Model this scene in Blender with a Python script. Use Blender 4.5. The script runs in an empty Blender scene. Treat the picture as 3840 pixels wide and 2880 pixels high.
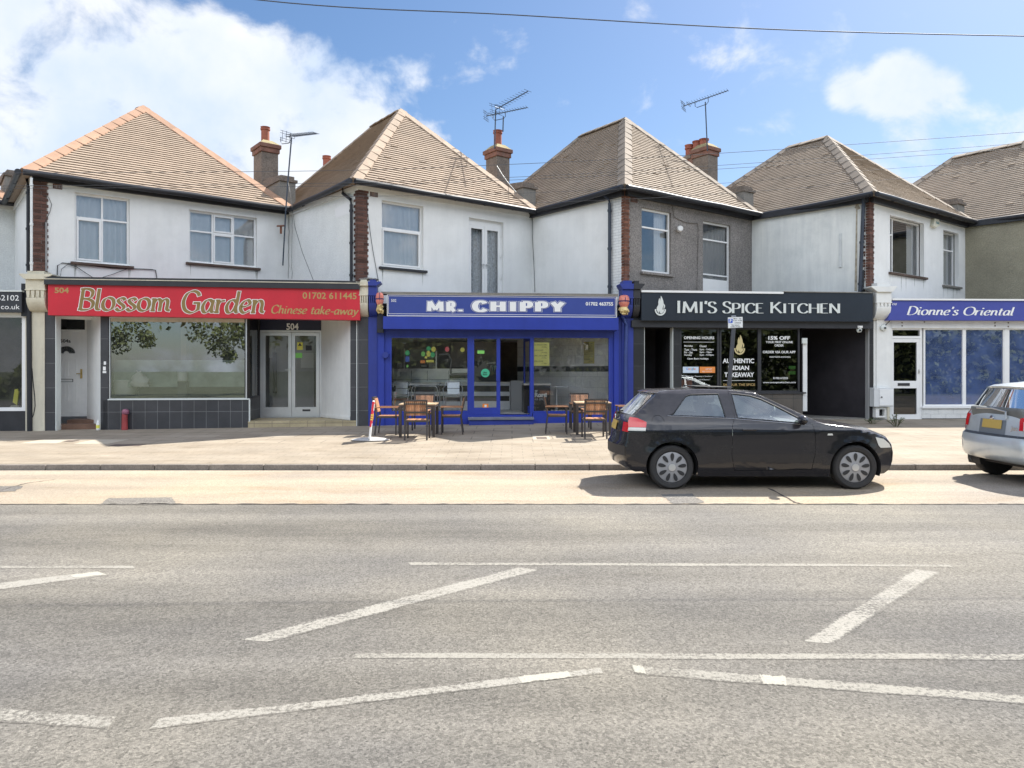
import bpy, bmesh, math, random
from mathutils import Vector, Matrix
from mathutils.geometry import tessellate_polygon
from math import radians as R, sin, cos, pi, sqrt, floor

random.seed(7)
sc = bpy.context.scene
COL = sc.collection
EXPOSURE, SKY_STRENGTH, SKY_VALUE, CLOUD = 1.36, .12, .47, 3.6

# ---------------------------------------------------------------- camera model (pixel units of a 2212 px wide picture)
F, CX, HV, CH = 1600.0, 1106.0, 800.0, 1.68
ZM = {1: (0, 350, .5425), 2: (0, 1000, .42194), 3: (350, 1000, .47468), 4: (1000, 350, .49729), 5: (1350, 1050, .47468),
      6: (1900, 350, .49729), 7: (2300, 1050, .51245), 8: (2650, 400, .53797), 9: (3150, 1000, .51225),
      'a': (1440, 1240, .23508), 'b': (1900, 1240, .26525), 'c': (2400, 1180, .31646), 'd': (3200, 1380, .28933),
      'e': (1320, 1040, .13562), 'f': (2250, 1040, .13562), 'g': (1000, 440, .21708), 'h': (1750, 300, .27726),
      'i': (2500, 330, .22305), 'k': (1340, 1440, .17179), 'l': (2280, 1440, .26515), 'm': (0, 560, .40988),
      'n': (2700, 1200, .27123), 'p': (0, 1550, .63291)}
S5 = 2212 / 3840.0

def zx(n, x): return (ZM[n][0] + x * ZM[n][2]) * S5
def zy(n, y): return (ZM[n][1] + y * ZM[n][2]) * S5
def zz(n, x, y): return zx(n, x), zy(n, y)

def at_depth(u, v, Y): return Vector(((u - CX) / F * Y, Y, CH + (HV - v) / F * Y))
def at_ground(u, v, z=0.0):
    Y = F * (CH - z) / (v - HV)
    return Vector(((u - CX) / F * Y, Y, z))

def interp(x, xs, ys):
    if x <= xs[0]: return ys[0]
    for i in range(len(xs) - 1):
        if x <= xs[i + 1]:
            f = (x - xs[i]) / (xs[i + 1] - xs[i])
            return ys[i] + f * (ys[i + 1] - ys[i])
    return ys[-1]

KERB_Y = 12.45
def pave_z(X, Y):
    s = interp(X, (-12, -4, 3, 10), (.0113, .0183, .0234, .0244))
    return .09 + max(0, Y - KERB_Y) * s

# ---------------------------------------------------------------- objects
def tag(o, label=None, cat=None, group=None, kind=None):
    if label: o['label'] = label
    if cat: o['category'] = cat
    if group: o['group'] = group
    if kind: o['kind'] = kind
    return o

def thing(name, label, cat, loc=(0, 0, 0), group=None, rz=0):
    o = bpy.data.objects.new(name, None)
    o.empty_display_size = .2
    COL.objects.link(o)
    o.location = loc
    o.rotation_euler = (0, 0, rz)
    return tag(o, label, cat, group)

def world_loc(o):
    p = Vector((0, 0, 0))
    while o is not None:
        p = p + o.location
        o = o.parent
    return p

class MB:
    def __init__(s): s.v, s.f, s.t = [], [], []
    def add(s, p, uv=None):
        s.v.append(tuple(p)); s.t.append(uv if uv is not None else (p[0], p[1])); return len(s.v) - 1
    def poly(s, pts, uvs=None):
        s.f.append([s.add(p, uvs[i] if uvs else None) for i, p in enumerate(pts)])
    def hexa(s, p, uvs=None):
        b = [s.add(q, uvs[i] if uvs else None) for i, q in enumerate(p)]
        for q in ((3, 2, 1, 0), (4, 5, 6, 7), (0, 1, 5, 4), (1, 2, 6, 5), (2, 3, 7, 6), (3, 0, 4, 7)):
            s.f.append([b[i] for i in q])
    def box(s, x0, x1, y0, y1, z0, z1):
        s.hexa([(x0, y0, z0), (x1, y0, z0), (x1, y1, z0), (x0, y1, z0), (x0, y0, z1), (x1, y0, z1), (x1, y1, z1), (x0, y1, z1)])
    def bar(s, a, b, w, h=None, up=(0, 0, 1)):
        a, b = Vector(a), Vector(b); h = h or w
        d = (b - a).normalized(); up = Vector(up)
        if abs(d.dot(up)) > .95: up = Vector((0, 1, 0))
        x = d.cross(up).normalized(); y = x.cross(d).normalized()
        x *= w / 2; y *= h / 2
        s.hexa([a - x - y, a + x - y, a + x + y, a - x + y, b - x - y, b + x - y, b + x + y, b - x + y])
    def tube(s, pts, r, n=8, cap=True, r2=None):
        pts = [Vector(p) for p in pts]; rings = []
        for i, p in enumerate(pts):
            d = (pts[min(i + 1, len(pts) - 1)] - pts[max(i - 1, 0)]).normalized()
            up = Vector((0, 0, 1)) if abs(d.z) < .9 else Vector((0, 1, 0))
            x = d.cross(up).normalized(); y = x.cross(d).normalized()
            rr = r if r2 is None else r + (r2 - r) * i / max(1, len(pts) - 1)
            rings.append([s.add(p + x * rr * cos(2 * pi * k / n) + y * rr * sin(2 * pi * k / n)) for k in range(n)])
        for i in range(len(rings) - 1):
            for k in range(n):
                s.f.append([rings[i][k], rings[i][(k + 1) % n], rings[i + 1][(k + 1) % n], rings[i + 1][k]])
        if cap:
            s.f.append(rings[0][::-1]); s.f.append(rings[-1][:])
    def lathe(s, prof, c=(0, 0, 0), n=20, ax='z'):
        c = Vector(c); rings = []
        for r, h in prof:
            ring = []
            for k in range(n):
                a = 2 * pi * k / n
                if ax == 'z': p = Vector((r * cos(a), r * sin(a), h))
                elif ax == 'y': p = Vector((r * cos(a), h, r * sin(a)))
                else: p = Vector((h, r * cos(a), r * sin(a)))
                ring.append(s.add(c + p))
            rings.append(ring)
        for i in range(len(rings) - 1):
            for k in range(n):
                s.f.append([rings[i][k], rings[i][(k + 1) % n], rings[i + 1][(k + 1) % n], rings[i + 1][k]])
        s.f.append(rings[0][::-1]); s.f.append(rings[-1][:])
    def grid(s, rows, uvs=None):
        idx = [[s.add(p, uvs[i][j] if uvs else None) for j, p in enumerate(r)] for i, r in enumerate(rows)]
        for i in range(len(idx) - 1):
            for j in range(len(idx[0]) - 1):
                s.f.append([idx[i][j], idx[i][j + 1], idx[i + 1][j + 1], idx[i + 1][j]])
    def build(s, name, mat, parent=None, smooth=False, bevel=0, recalc=True, merge=False, rec=True):
        me = bpy.data.meshes.new(name)
        off = Vector((0, 0, 0))
        if parent is not None:
            off = world_loc(parent)
        elif rec and s.v:
            xs = [p[0] for p in s.v]; ys = [p[1] for p in s.v]; zs = [p[2] for p in s.v]
            off = Vector(((min(xs) + max(xs)) / 2, (min(ys) + max(ys)) / 2, min(zs)))
        me.from_pydata([(p[0] - off.x, p[1] - off.y, p[2] - off.z) for p in s.v], [], s.f)
        uvl = me.uv_layers.new(name='UVMap')
        for lp in me.loops: uvl.data[lp.index].uv = s.t[lp.vertex_index]
        if recalc or merge:
            bm = bmesh.new(); bm.from_mesh(me)
            if merge: bmesh.ops.remove_doubles(bm, verts=bm.verts, dist=.0008)
            if recalc: bmesh.ops.recalc_face_normals(bm, faces=bm.faces)
            bm.to_mesh(me); bm.free()
        if mat: me.materials.append(mat)
        if smooth:
            for p in me.polygons: p.use_smooth = True
        o = bpy.data.objects.new(name, me); COL.objects.link(o)
        if parent is not None:
            o.parent = parent
        else: o.location = off
        if smooth and smooth != 'all':
            m = o.modifiers.new('es', 'EDGE_SPLIT'); m.split_angle = R(38)
        if bevel:
            m = o.modifiers.new('bv', 'BEVEL'); m.width = bevel; m.segments = 2; m.limit_method = 'ANGLE'; m.angle_limit = R(40)
        return o

def dup(o, parent=None, loc=None, rz=None, label=None):
    c = o.copy(); COL.objects.link(c)
    if parent is not None: c.parent = parent
    for ch in list(o.children): dup(ch, c)
    if loc is not None: c.location = loc
    if rz is not None: c.rotation_euler = (0, 0, rz)
    if label: c['label'] = label
    return c

# ---------------------------------------------------------------- vertical facade planes
class Plane:
    def __init__(s, p0, p1):
        s.p = Vector((p0[0], p0[1])); d = Vector((p1[0], p1[1])) - s.p
        s.L = d.length; s.d = d / s.L; s.n = Vector((s.d.y, -s.d.x))
    def tz(s, u, v, off=0.0):
        k = (u - CX) / F
        q = s.p + s.n * off
        # X = k*Y on the plane:  (q.x + d.x t) = k (q.y + d.y t)
        t = (k * q.y - q.x) / (s.d.x - k * s.d.y)
        Y = q.y + s.d.y * t
        return t, CH + (HV - v) / F * Y
    def W(s, t, z, off=0.0):
        q = s.p + s.d * t + s.n * off
        return Vector((q.x, q.y, z))
    def rect(s, u0, u1, vt, vb, off=0.0):
        t0 = s.tz(u0, 0, off)[0]; t1 = s.tz(u1, 0, off)[0]; um = (u0 + u1) / 2
        return t0, t1, s.tz(um, vb, off)[1], s.tz(um, vt, off)[1]
    def zrect(s, n, x0, x1, yt, yb, off=0.0):
        return s.rect(zx(n, x0), zx(n, x1), zy(n, yt), zy(n, yb), off)
    def box(s, mb, t0, t1, z0, z1, d0, d1):
        c = [(t0, z0, d0), (t1, z0, d0), (t1, z0, d1), (t0, z0, d1), (t0, z1, d0), (t1, z1, d0), (t1, z1, d1), (t0, z1, d1)]
        mb.hexa([s.W(a, b, e) for a, b, e in c], [(a, b) for a, b, e in c])
    def prism(s, mb, pts, d0, d1):
        n = len(pts)
        a = [mb.add(s.W(p[0], p[1], d0), (p[0], p[1])) for p in pts]; b = [mb.add(s.W(p[0], p[1], d1), (p[0], p[1])) for p in pts]
        mb.f.append(a[::-1]); mb.f.append(b)
        for i in range(n): mb.f.append([a[i], a[(i + 1) % n], b[(i + 1) % n], b[i]])
    def face(s, mb, t0, t1, z0, z1, d):
        mb.poly([s.W(t0, z0, d), s.W(t1, z0, d), s.W(t1, z1, d), s.W(t0, z1, d)], [(t0, z0), (t1, z0), (t1, z1), (t0, z1)])
    def frame(s, mb, t0, t1, z0, z1, w, d0, d1, wb=None, wt=None):
        wb = w if wb is None else wb; wt = w if wt is None else wt
        s.box(mb, t0, t0 + w, z0, z1, d0, d1); s.box(mb, t1 - w, t1, z0, z1, d0, d1)
        s.box(mb, t0 + w, t1 - w, z0, z0 + wb, d0, d1); s.box(mb, t0 + w, t1 - w, z1 - wt, z1, d0, d1)
    def wall(s, mb, t0, t1, z0, z1, holes=(), depth=.12, d=0.0):
        ts = sorted(set([t0, t1] + [min(max(h[i], t0), t1) for h in holes for i in (0, 1)]))
        zs = sorted(set([z0, z1] + [min(max(h[i], z0), z1) for h in holes for i in (2, 3)]))
        for i in range(len(ts) - 1):
            for j in range(len(zs) - 1):
                a, b = (ts[i] + ts[i + 1]) / 2, (zs[j] + zs[j + 1]) / 2
                if any(h[0] < a < h[1] and h[2] < b < h[3] for h in holes): continue
                s.face(mb, ts[i], ts[i + 1], zs[j], zs[j + 1], d)
        for h in holes:
            a0, a1, b0, b1 = h[:4]
            q = [(a0, b0), (a1, b0), (a1, b1), (a0, b1)]
            for i in range(4):
                p, r = q[i], q[(i + 1) % 4]
                mb.poly([s.W(p[0], p[1], d), s.W(r[0], r[1], d), s.W(r[0], r[1], d - depth), s.W(p[0], p[1], d - depth)],
                        [p, r, (r[0] + .1, r[1] + .1), (p[0] + .1, p[1] + .1)])
    def room(s, mb, t0, t1, z0, z1, d0, d1):
        A = lambda t, z, d: s.W(t, z, d)
        mb.poly([A(t0, z0, d1), A(t1, z0, d1), A(t1, z1, d1), A(t0, z1, d1)], [(t0, z0), (t1, z0), (t1, z1), (t0, z1)])
        for t in (t0, t1): mb.poly([A(t, z0, d0), A(t, z0, d1), A(t, z1, d1), A(t, z1, d0)], [(d0, z0), (d1, z0), (d1, z1), (d0, z1)])
        for z in (z0, z1): mb.poly([A(t0, z, d0), A(t1, z, d0), A(t1, z, d1), A(t0, z, d1)], [(t0, d0), (t1, d0), (t1, d1), (t0, d1)])

# ---------------------------------------------------------------- materials
MAT = {}
def nodes_of(name):
    m = bpy.data.materials.new(name); m.use_nodes = True
    nt = m.node_tree; return m, nt, nt.nodes['Principled BSDF']

def N(nt, kind, **kw):
    n = nt.nodes.new(kind)
    for k, v in kw.items():
        if k in n.inputs.keys(): n.inputs[k].default_value = v
        else: setattr(n, k, v)
    return n

def mixrgb(nt, blend, fac, a, b):
    n = nt.nodes.new('ShaderNodeMix'); n.data_type = 'RGBA'; n.blend_type = blend
    for sock, val in ((n.inputs[0], fac), (n.inputs[6], a), (n.inputs[7], b)):
        if hasattr(val, 'is_linked') or hasattr(val, 'links'): nt.links.new(val, sock)
        elif isinstance(val, (int, float)): sock.default_value = val
        else: sock.default_value = (val[0], val[1], val[2], 1)
    return n.outputs[2]

def ramp(nt, src, stops):
    n = nt.nodes.new('ShaderNodeValToRGB'); nt.links.new(src, n.inputs[0])
    e = n.color_ramp.elements
    while len(e) < len(stops): e.new(.5)
    for i, (p, c) in enumerate(stops):
        e[i].position = p
        e[i].color = (c, c, c, 1) if isinstance(c, (int, float)) else (c[0], c[1], c[2], 1)
    return n.outputs[0]

def M(name, col, rough=.6, metal=0, var=0, vs=3.0, spot=0, ss=60, bump=0, bs=60, island=0, streak=0, dirt=None, dirtamt=0, spec=.5, coat=0, bdist=.01, dirts=1.2):
    if name in MAT: return MAT[name]
    m, nt, b = nodes_of(name)
    b.inputs['Roughness'].default_value = rough; b.inputs['Metallic'].default_value = metal
    b.inputs['Specular IOR Level'].default_value = spec
    if coat: b.inputs['Coat Weight'].default_value = coat; b.inputs['Coat Roughness'].default_value = .04
    geo = N(nt, 'ShaderNodeNewGeometry'); pos = geo.outputs['Position']
    c = None
    rgb = N(nt, 'ShaderNodeRGB'); rgb.outputs[0].default_value = (*col, 1); c = rgb.outputs[0]
    if var:
        n = N(nt, 'ShaderNodeTexNoise', Scale=vs, Detail=6.0, Roughness=.6); nt.links.new(pos, n.inputs['Vector'])
        c = mixrgb(nt, 'MULTIPLY', 1.0, c, ramp(nt, n.outputs['Fac'], [(.3, 1 - var), (.7, 1 + var)]))
    if spot:
        n = N(nt, 'ShaderNodeTexNoise', Scale=ss, Detail=3.0, Roughness=.7); nt.links.new(pos, n.inputs['Vector'])
        c = mixrgb(nt, 'MULTIPLY', 1.0, c, ramp(nt, n.outputs['Fac'], [(.32, 1 - spot), (.68, 1 + spot)]))
    if island:
        r = ramp(nt, geo.outputs['Random Per Island'], [(0, 1 - island), (1, 1 + island)])
        c = mixrgb(nt, 'MULTIPLY', 1.0, c, r)
    if streak:
        mp = N(nt, 'ShaderNodeMapping'); mp.inputs['Scale'].default_value = (3.5, 3.5, .35); nt.links.new(pos, mp.inputs['Vector'])
        n = N(nt, 'ShaderNodeTexNoise', Scale=1.3, Detail=7.0, Roughness=.65); nt.links.new(mp.outputs[0], n.inputs['Vector'])
        c = mixrgb(nt, 'MULTIPLY', 1.0, c, ramp(nt, n.outputs['Fac'], [(.38, (1, 1, 1)), (.72, (1 - streak, 1 - streak * .95, 1 - streak * .85))]))
    if dirt:
        n = N(nt, 'ShaderNodeTexNoise', Scale=dirts, Detail=8.0, Roughness=.7); nt.links.new(pos, n.inputs['Vector'])
        c = mixrgb(nt, 'MIX', ramp(nt, n.outputs['Fac'], [(.5, 0.0), (.75, dirtamt)]), c, dirt)
    nt.links.new(c, b.inputs['Base Color'])
    if bump:
        n = N(nt, 'ShaderNodeTexNoise', Scale=bs, Detail=4.0, Roughness=.6); nt.links.new(pos, n.inputs['Vector'])
        bp = N(nt, 'ShaderNodeBump', Strength=bump, Distance=bdist); nt.links.new(n.outputs['Fac'], bp.inputs['Height'])
        nt.links.new(bp.outputs[0], b.inputs['Normal'])
    MAT[name] = m; return m

def brick_mat(name, c1, c2, mortar, w, h, gap=.006, offset=.5, rough=.6, bump=.4, var=.12, uv=True, spec=.5, vs=2.0, bias=0.0):
    if name in MAT: return MAT[name]
    m, nt, b = nodes_of(name)
    geo = N(nt, 'ShaderNodeNewGeometry'); tc = N(nt, 'ShaderNodeTexCoord')
    src = tc.outputs['UV'] if uv else geo.outputs['Position']
    br = N(nt, 'ShaderNodeTexBrick'); br.offset = offset
    for k, v in (('Color1', (*c1, 1)), ('Color2', (*c2, 1)), ('Mortar', (*mortar, 1)), ('Scale', 1.0), ('Mortar Size', gap), ('Mortar Smooth', .2), ('Bias', bias), ('Brick Width', w), ('Row Height', h)):
        br.inputs[k].default_value = v
    nt.links.new(src, br.inputs['Vector'])
    n = N(nt, 'ShaderNodeTexNoise', Scale=vs, Detail=7.0, Roughness=.65); nt.links.new(geo.outputs['Position'], n.inputs['Vector'])
    c = mixrgb(nt, 'MULTIPLY', 1.0, br.outputs['Color'], ramp(nt, n.outputs['Fac'], [(.3, 1 - var), (.7, 1 + var)]))
    n2 = N(nt, 'ShaderNodeTexNoise', Scale=90.0, Detail=3.0); nt.links.new(geo.outputs['Position'], n2.inputs['Vector'])
    c = mixrgb(nt, 'MULTIPLY', 1.0, c, ramp(nt, n2.outputs['Fac'], [(.3, .88), (.7, 1.12)]))
    if not uv:
        vo = N(nt, 'ShaderNodeTexVoronoi', Scale=1.6); nt.links.new(geo.outputs['Position'], vo.inputs['Vector'])
        c = mixrgb(nt, 'MULTIPLY', 1.0, c, ramp(nt, vo.outputs['Distance'], [(.035, .62), (.055, 1.0)]))
        mp = N(nt, 'ShaderNodeMapping'); mp.inputs['Scale'].default_value = (.7, 1.6, 1); nt.links.new(geo.outputs['Position'], mp.inputs['Vector'])
        n3 = N(nt, 'ShaderNodeTexNoise', Scale=1.0, Detail=8.0, Roughness=.7); nt.links.new(mp.outputs[0], n3.inputs['Vector'])
        c = mixrgb(nt, 'MULTIPLY', 1.0, c, ramp(nt, n3.outputs['Fac'], [(.42, (1.06, 1.06, 1.06)), (.58, (.93, .91, .88)), (.70, (.70, .66, .61))]))
    nt.links.new(c, b.inputs['Base Color'])
    b.inputs['Roughness'].default_value = rough; b.inputs['Specular IOR Level'].default_value = spec
    inv = N(nt, 'ShaderNodeMath', operation='SUBTRACT'); inv.inputs[0].default_value = 1; nt.links.new(br.outputs['Fac'], inv.inputs[1])
    bp = N(nt, 'ShaderNodeBump', Strength=bump, Distance=.006); nt.links.new(inv.outputs[0], bp.inputs['Height'])
    nt.links.new(bp.outputs[0], b.inputs['Normal'])
    MAT[name] = m; return m

def glass_mat(name, tint=(.9, .95, .95), refl=1.0, dust=0.0, base=.04, dustc=(.7, .72, .7)):
    """thin window pane: clear transmission and a Fresnel mirror, with a little dust on it"""
    if name in MAT: return MAT[name]
    m, nt, b = nodes_of(name); out = nt.nodes['Material Output']; nt.nodes.remove(b)
    tr = N(nt, 'ShaderNodeBsdfTransparent'); tr.inputs[0].default_value = (*tint, 1)
    gl = N(nt, 'ShaderNodeBsdfGlossy'); gl.inputs['Roughness'].default_value = .0; gl.inputs[0].default_value = (.95, .97, 1, 1)
    geo = N(nt, 'ShaderNodeNewGeometry')
    n = N(nt, 'ShaderNodeTexNoise', Scale=.9, Detail=2.0); nt.links.new(geo.outputs['Position'], n.inputs['Vector'])
    bp = N(nt, 'ShaderNodeBump', Strength=.02, Distance=.02); nt.links.new(n.outputs['Fac'], bp.inputs['Height']); nt.links.new(bp.outputs[0], gl.inputs['Normal'])
    lw = N(nt, 'ShaderNodeLayerWeight'); lw.inputs['Blend'].default_value = .35
    ma = N(nt, 'ShaderNodeMath', operation='MULTIPLY_ADD'); nt.links.new(lw.outputs['Fresnel'], ma.inputs[0]); ma.inputs[1].default_value = refl; ma.inputs[2].default_value = base
    ma.use_clamp = True
    mx = N(nt, 'ShaderNodeMixShader'); nt.links.new(ma.outputs[0], mx.inputs[0]); nt.links.new(tr.outputs[0], mx.inputs[1]); nt.links.new(gl.outputs[0], mx.inputs[2])
    last = mx.outputs[0]
    if dust:
        df = N(nt, 'ShaderNodeBsdfDiffuse'); df.inputs[0].default_value = (*dustc, 1)
        nn = N(nt, 'ShaderNodeTexNoise', Scale=2.5, Detail=5.0); nt.links.new(geo.outputs['Position'], nn.inputs['Vector'])
        m2 = N(nt, 'ShaderNodeMixShader'); nt.links.new(ramp(nt, nn.outputs['Fac'], [(.3, dust * .6), (.7, dust * 1.3)]), m2.inputs[0])
        nt.links.new(last, m2.inputs[1]); nt.links.new(df.outputs[0], m2.inputs[2]); last = m2.outputs[0]
    nt.links.new(last, out.inputs[0])
    MAT[name] = m; return m

# ---------------------------------------------------------------- lettering
def text_mesh(txt, bold=0.0, shear=0.0, sx=1.0):
    cu = bpy.data.curves.new('lettering', 'FONT'); cu.body = txt; cu.offset = bold; cu.shear = shear; cu.resolution_u = 3; cu.align_x = 'LEFT'
    o = bpy.data.objects.new('lettering', cu); COL.objects.link(o)
    dg = bpy.context.evaluated_depsgraph_get(); dg.update()
    me = o.evaluated_get(dg).to_mesh()
    vs = [(v.co.x, v.co.y) for v in me.vertices]; fs = [list(p.vertices) for p in me.polygons]
    o.evaluated_get(dg).to_mesh_clear(); bpy.data.objects.remove(o); bpy.data.curves.remove(cu)
    return vs, fs

def put_text(mb, P, txt, u0, u1, vt, vb, d, bold=0.0, shear=0.0, height_from=None):
    vs, fs = text_mesh(txt, bold, shear)
    if not vs: return
    x0 = min(v[0] for v in vs); x1 = max(v[0] for v in vs); y0 = min(v[1] for v in vs); y1 = max(v[1] for v in vs)
    t0, t1, z0, z1 = P.rect(u0, u1, vt, vb, d)
    base = len(mb.v)
    for x, y in vs:
        t = t0 + (x - x0) / (x1 - x0) * (t1 - t0); z = z0 + (y - y0) / max(1e-6, y1 - y0) * (z1 - z0)
        mb.add(P.W(t, z, d), (t, z))
    for f in fs: mb.f.append([i + base for i in f])

_st = lambda h=1, x=.1: ('l', [(x, 0), (x, h)])
GL = {
 'B': (.64, [_st(), ('c', [(.1, 1), (.33, .99), (.49, .88), (.47, .64), (.3, .54), (.1, .53)]), ('c', [(.1, .53), (.36, .51), (.56, .38), (.55, .13), (.36, .01), (.1, 0)])]),
 'C': (.74, [('c', [(.66, .78), (.58, .93), (.38, 1), (.15, .86), (.05, .5), (.15, .14), (.38, 0), (.58, .06), (.7, .22)])]),
 'D': (.78, [_st(), ('c', [(.1, 1), (.4, .98), (.64, .8), (.71, .5), (.64, .2), (.4, .02), (.1, 0)])]),
 'E': (.62, [_st(), ('l', [(.1, 1), (.54, 1)]), ('l', [(.1, .52), (.44, .52)]), ('l', [(.1, 0), (.57, 0)])]),
 'G': (.8, [('c', [(.66, .78), (.58, .93), (.38, 1), (.15, .86), (.05, .5), (.15, .14), (.38, 0), (.56, .05), (.68, .16)]), ('l', [(.68, .12), (.68, .45)]), ('l', [(.46, .45), (.74, .45)])]),
 'H': (.82, [_st(1, .12), _st(1, .7), ('l', [(.12, .52), (.7, .52)])]),
 'I': (.36, [_st(1, .18)]),
 'K': (.74, [_st(1, .12), ('l', [(.14, .42), (.6, 1)]), ('l', [(.28, .6), (.68, 0)])]),
 'M': (1.02, [('l', [(.12, 0), (.17, 1)]), ('l', [(.17, 1), (.51, .1)]), ('l', [(.51, .1), (.85, 1)]), ('l', [(.85, 1), (.9, 0)])]),
 'N': (.84, [_st(1, .12), ('l', [(.12, 1), (.7, 0)]), _st(1, .7)]),
 'O': (.86, [('c', [(.43, 1), (.15, .87), (.05, .5), (.15, .13), (.43, 0), (.71, .13), (.81, .5), (.71, .87), (.43, 1)])]),
 'P': (.62, [_st(), ('c', [(.1, 1), (.4, .98), (.55, .84), (.54, .6), (.38, .47), (.1, .45)])]),
 'R': (.68, [_st(), ('c', [(.1, 1), (.4, .98), (.54, .84), (.52, .6), (.36, .48), (.1, .47)]), ('l', [(.3, .47), (.62, 0)])]),
 'S': (.56, [('c', [(.47, .8), (.4, .95), (.24, .99), (.09, .89), (.1, .68), (.27, .55), (.44, .42), (.5, .22), (.4, .05), (.24, 0), (.1, .05), (.05, .22)])]),
 'T': (.72, [_st(1, .36), ('l', [(.04, 1), (.68, 1)])]),
 'Y': (.76, [('l', [(.38, 0), (.38, .45)]), ('l', [(.38, .45), (.07, 1)]), ('l', [(.38, .45), (.69, 1)])]),
 "'": (.22, [('l', [(.12, 1), (.09, .74)])]),
 '.': (.36, [('l', [(.16, .02), (.16, .22)])]),
 '-': (.42, [('l', [(.06, .3), (.36, .3)])]),
 ' ': (.38, []),
 '#': (1.42, [('l', [(.16, 0), (.20, 1)]), ('l', [(.24, 1), (.71, .16)]), ('l', [(.71, .16), (1.18, 1)]), ('l', [(1.22, 1), (1.26, 0)])]),
 'a': (.56, [('c', [(.43, .5), (.32, .6), (.16, .55), (.06, .3), (.12, .05), (.25, .02), (.38, .18), (.45, .42)]), ('c', [(.46, .6), (.43, .22), (.46, .04), (.57, .05)])]),
 'd': (.58, [('c', [(.43, .5), (.32, .6), (.16, .55), (.06, .3), (.12, .05), (.25, .02), (.38, .18), (.45, .42)]), ('c', [(.48, 1.02), (.46, .5), (.44, .2), (.48, .03), (.58, .05)])]),
 'e': (.5, [('c', [(.07, .28), (.3, .33), (.42, .45), (.34, .6), (.18, .55), (.06, .32), (.1, .1), (.24, .0), (.45, .12)])]),
 'h': (.58, [_st(), ('c', [(.1, .36), (.24, .57), (.38, .56), (.43, .4), (.43, .1), (.54, .02)])]),
 'i': (.28, [('c', [(.1, .6), (.1, .3), (.11, .06), (.24, .03)]), ('l', [(.11, .78), (.13, .9)])]),
 'k': (.54, [_st(), ('l', [(.12, .25), (.42, .6)]), ('l', [(.2, .36), (.48, 0)])]),
 'l': (.28, [('c', [(.1, 1.02), (.1, .5), (.11, .08), (.25, .03)])]),
 'm': (.88, [_st(.6), ('c', [(.1, .36), (.22, .57), (.33, .56), (.38, .42), (.38, 0)]), ('c', [(.38, .36), (.51, .57), (.63, .55), (.67, .4), (.67, .1), (.8, .03)])]),
 'n': (.58, [_st(.6), ('c', [(.1, .36), (.24, .57), (.38, .56), (.43, .4), (.43, .1), (.55, .03)])]),
 'o': (.56, [('c', [(.27, .6), (.11, .52), (.05, .3), (.11, .08), (.27, 0), (.43, .08), (.49, .3), (.43, .52), (.27, .6)])]),
 'r': (.42, [_st(.6), ('c', [(.1, .34), (.2, .53), (.38, .57)])]),
 's': (.44, [('c', [(.36, .5), (.28, .59), (.16, .58), (.09, .48), (.17, .36), (.3, .26), (.36, .14), (.28, .02), (.15, .0), (.04, .1)])]),
 't': (.38, [('c', [(.17, .82), (.14, .3), (.17, .05), (.35, .06)]), ('l', [(.02, .58), (.34, .58)])]),
 'w': (.82, [('l', [(.05, .6), (.2, 0)]), ('l', [(.2, 0), (.38, .55)]), ('l', [(.38, .55), (.57, 0)]), ('l', [(.57, 0), (.75, .6)])]),
 'y': (.56, [('l', [(.08, .6), (.26, .04)]), ('c', [(.48, .6), (.3, .06), (.16, -.22), (0, -.26)])]),
}
def catmull(p, n=6):
    out = []
    closed = (Vector(p[0]) - Vector(p[-1])).length < 1e-6
    for i in range(len(p) - 1):
        p1, p2 = Vector(p[i]), Vector(p[i + 1])
        p0 = Vector(p[i - 1]) if i > 0 else (Vector(p[-2]) if closed else p1)
        p3 = Vector(p[i + 2]) if i + 2 < len(p) else (Vector(p[1]) if closed else p2)
        for k in range(n):
            t = k / n
            out.append(.5 * ((2 * p1) + (p2 - p0) * t + (2 * p0 - 5 * p1 + 4 * p2 - p3) * t * t + (3 * p1 - p0 - 3 * p2 + p3) * t ** 3))
    out.append(Vector(p[-1])); return out

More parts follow.
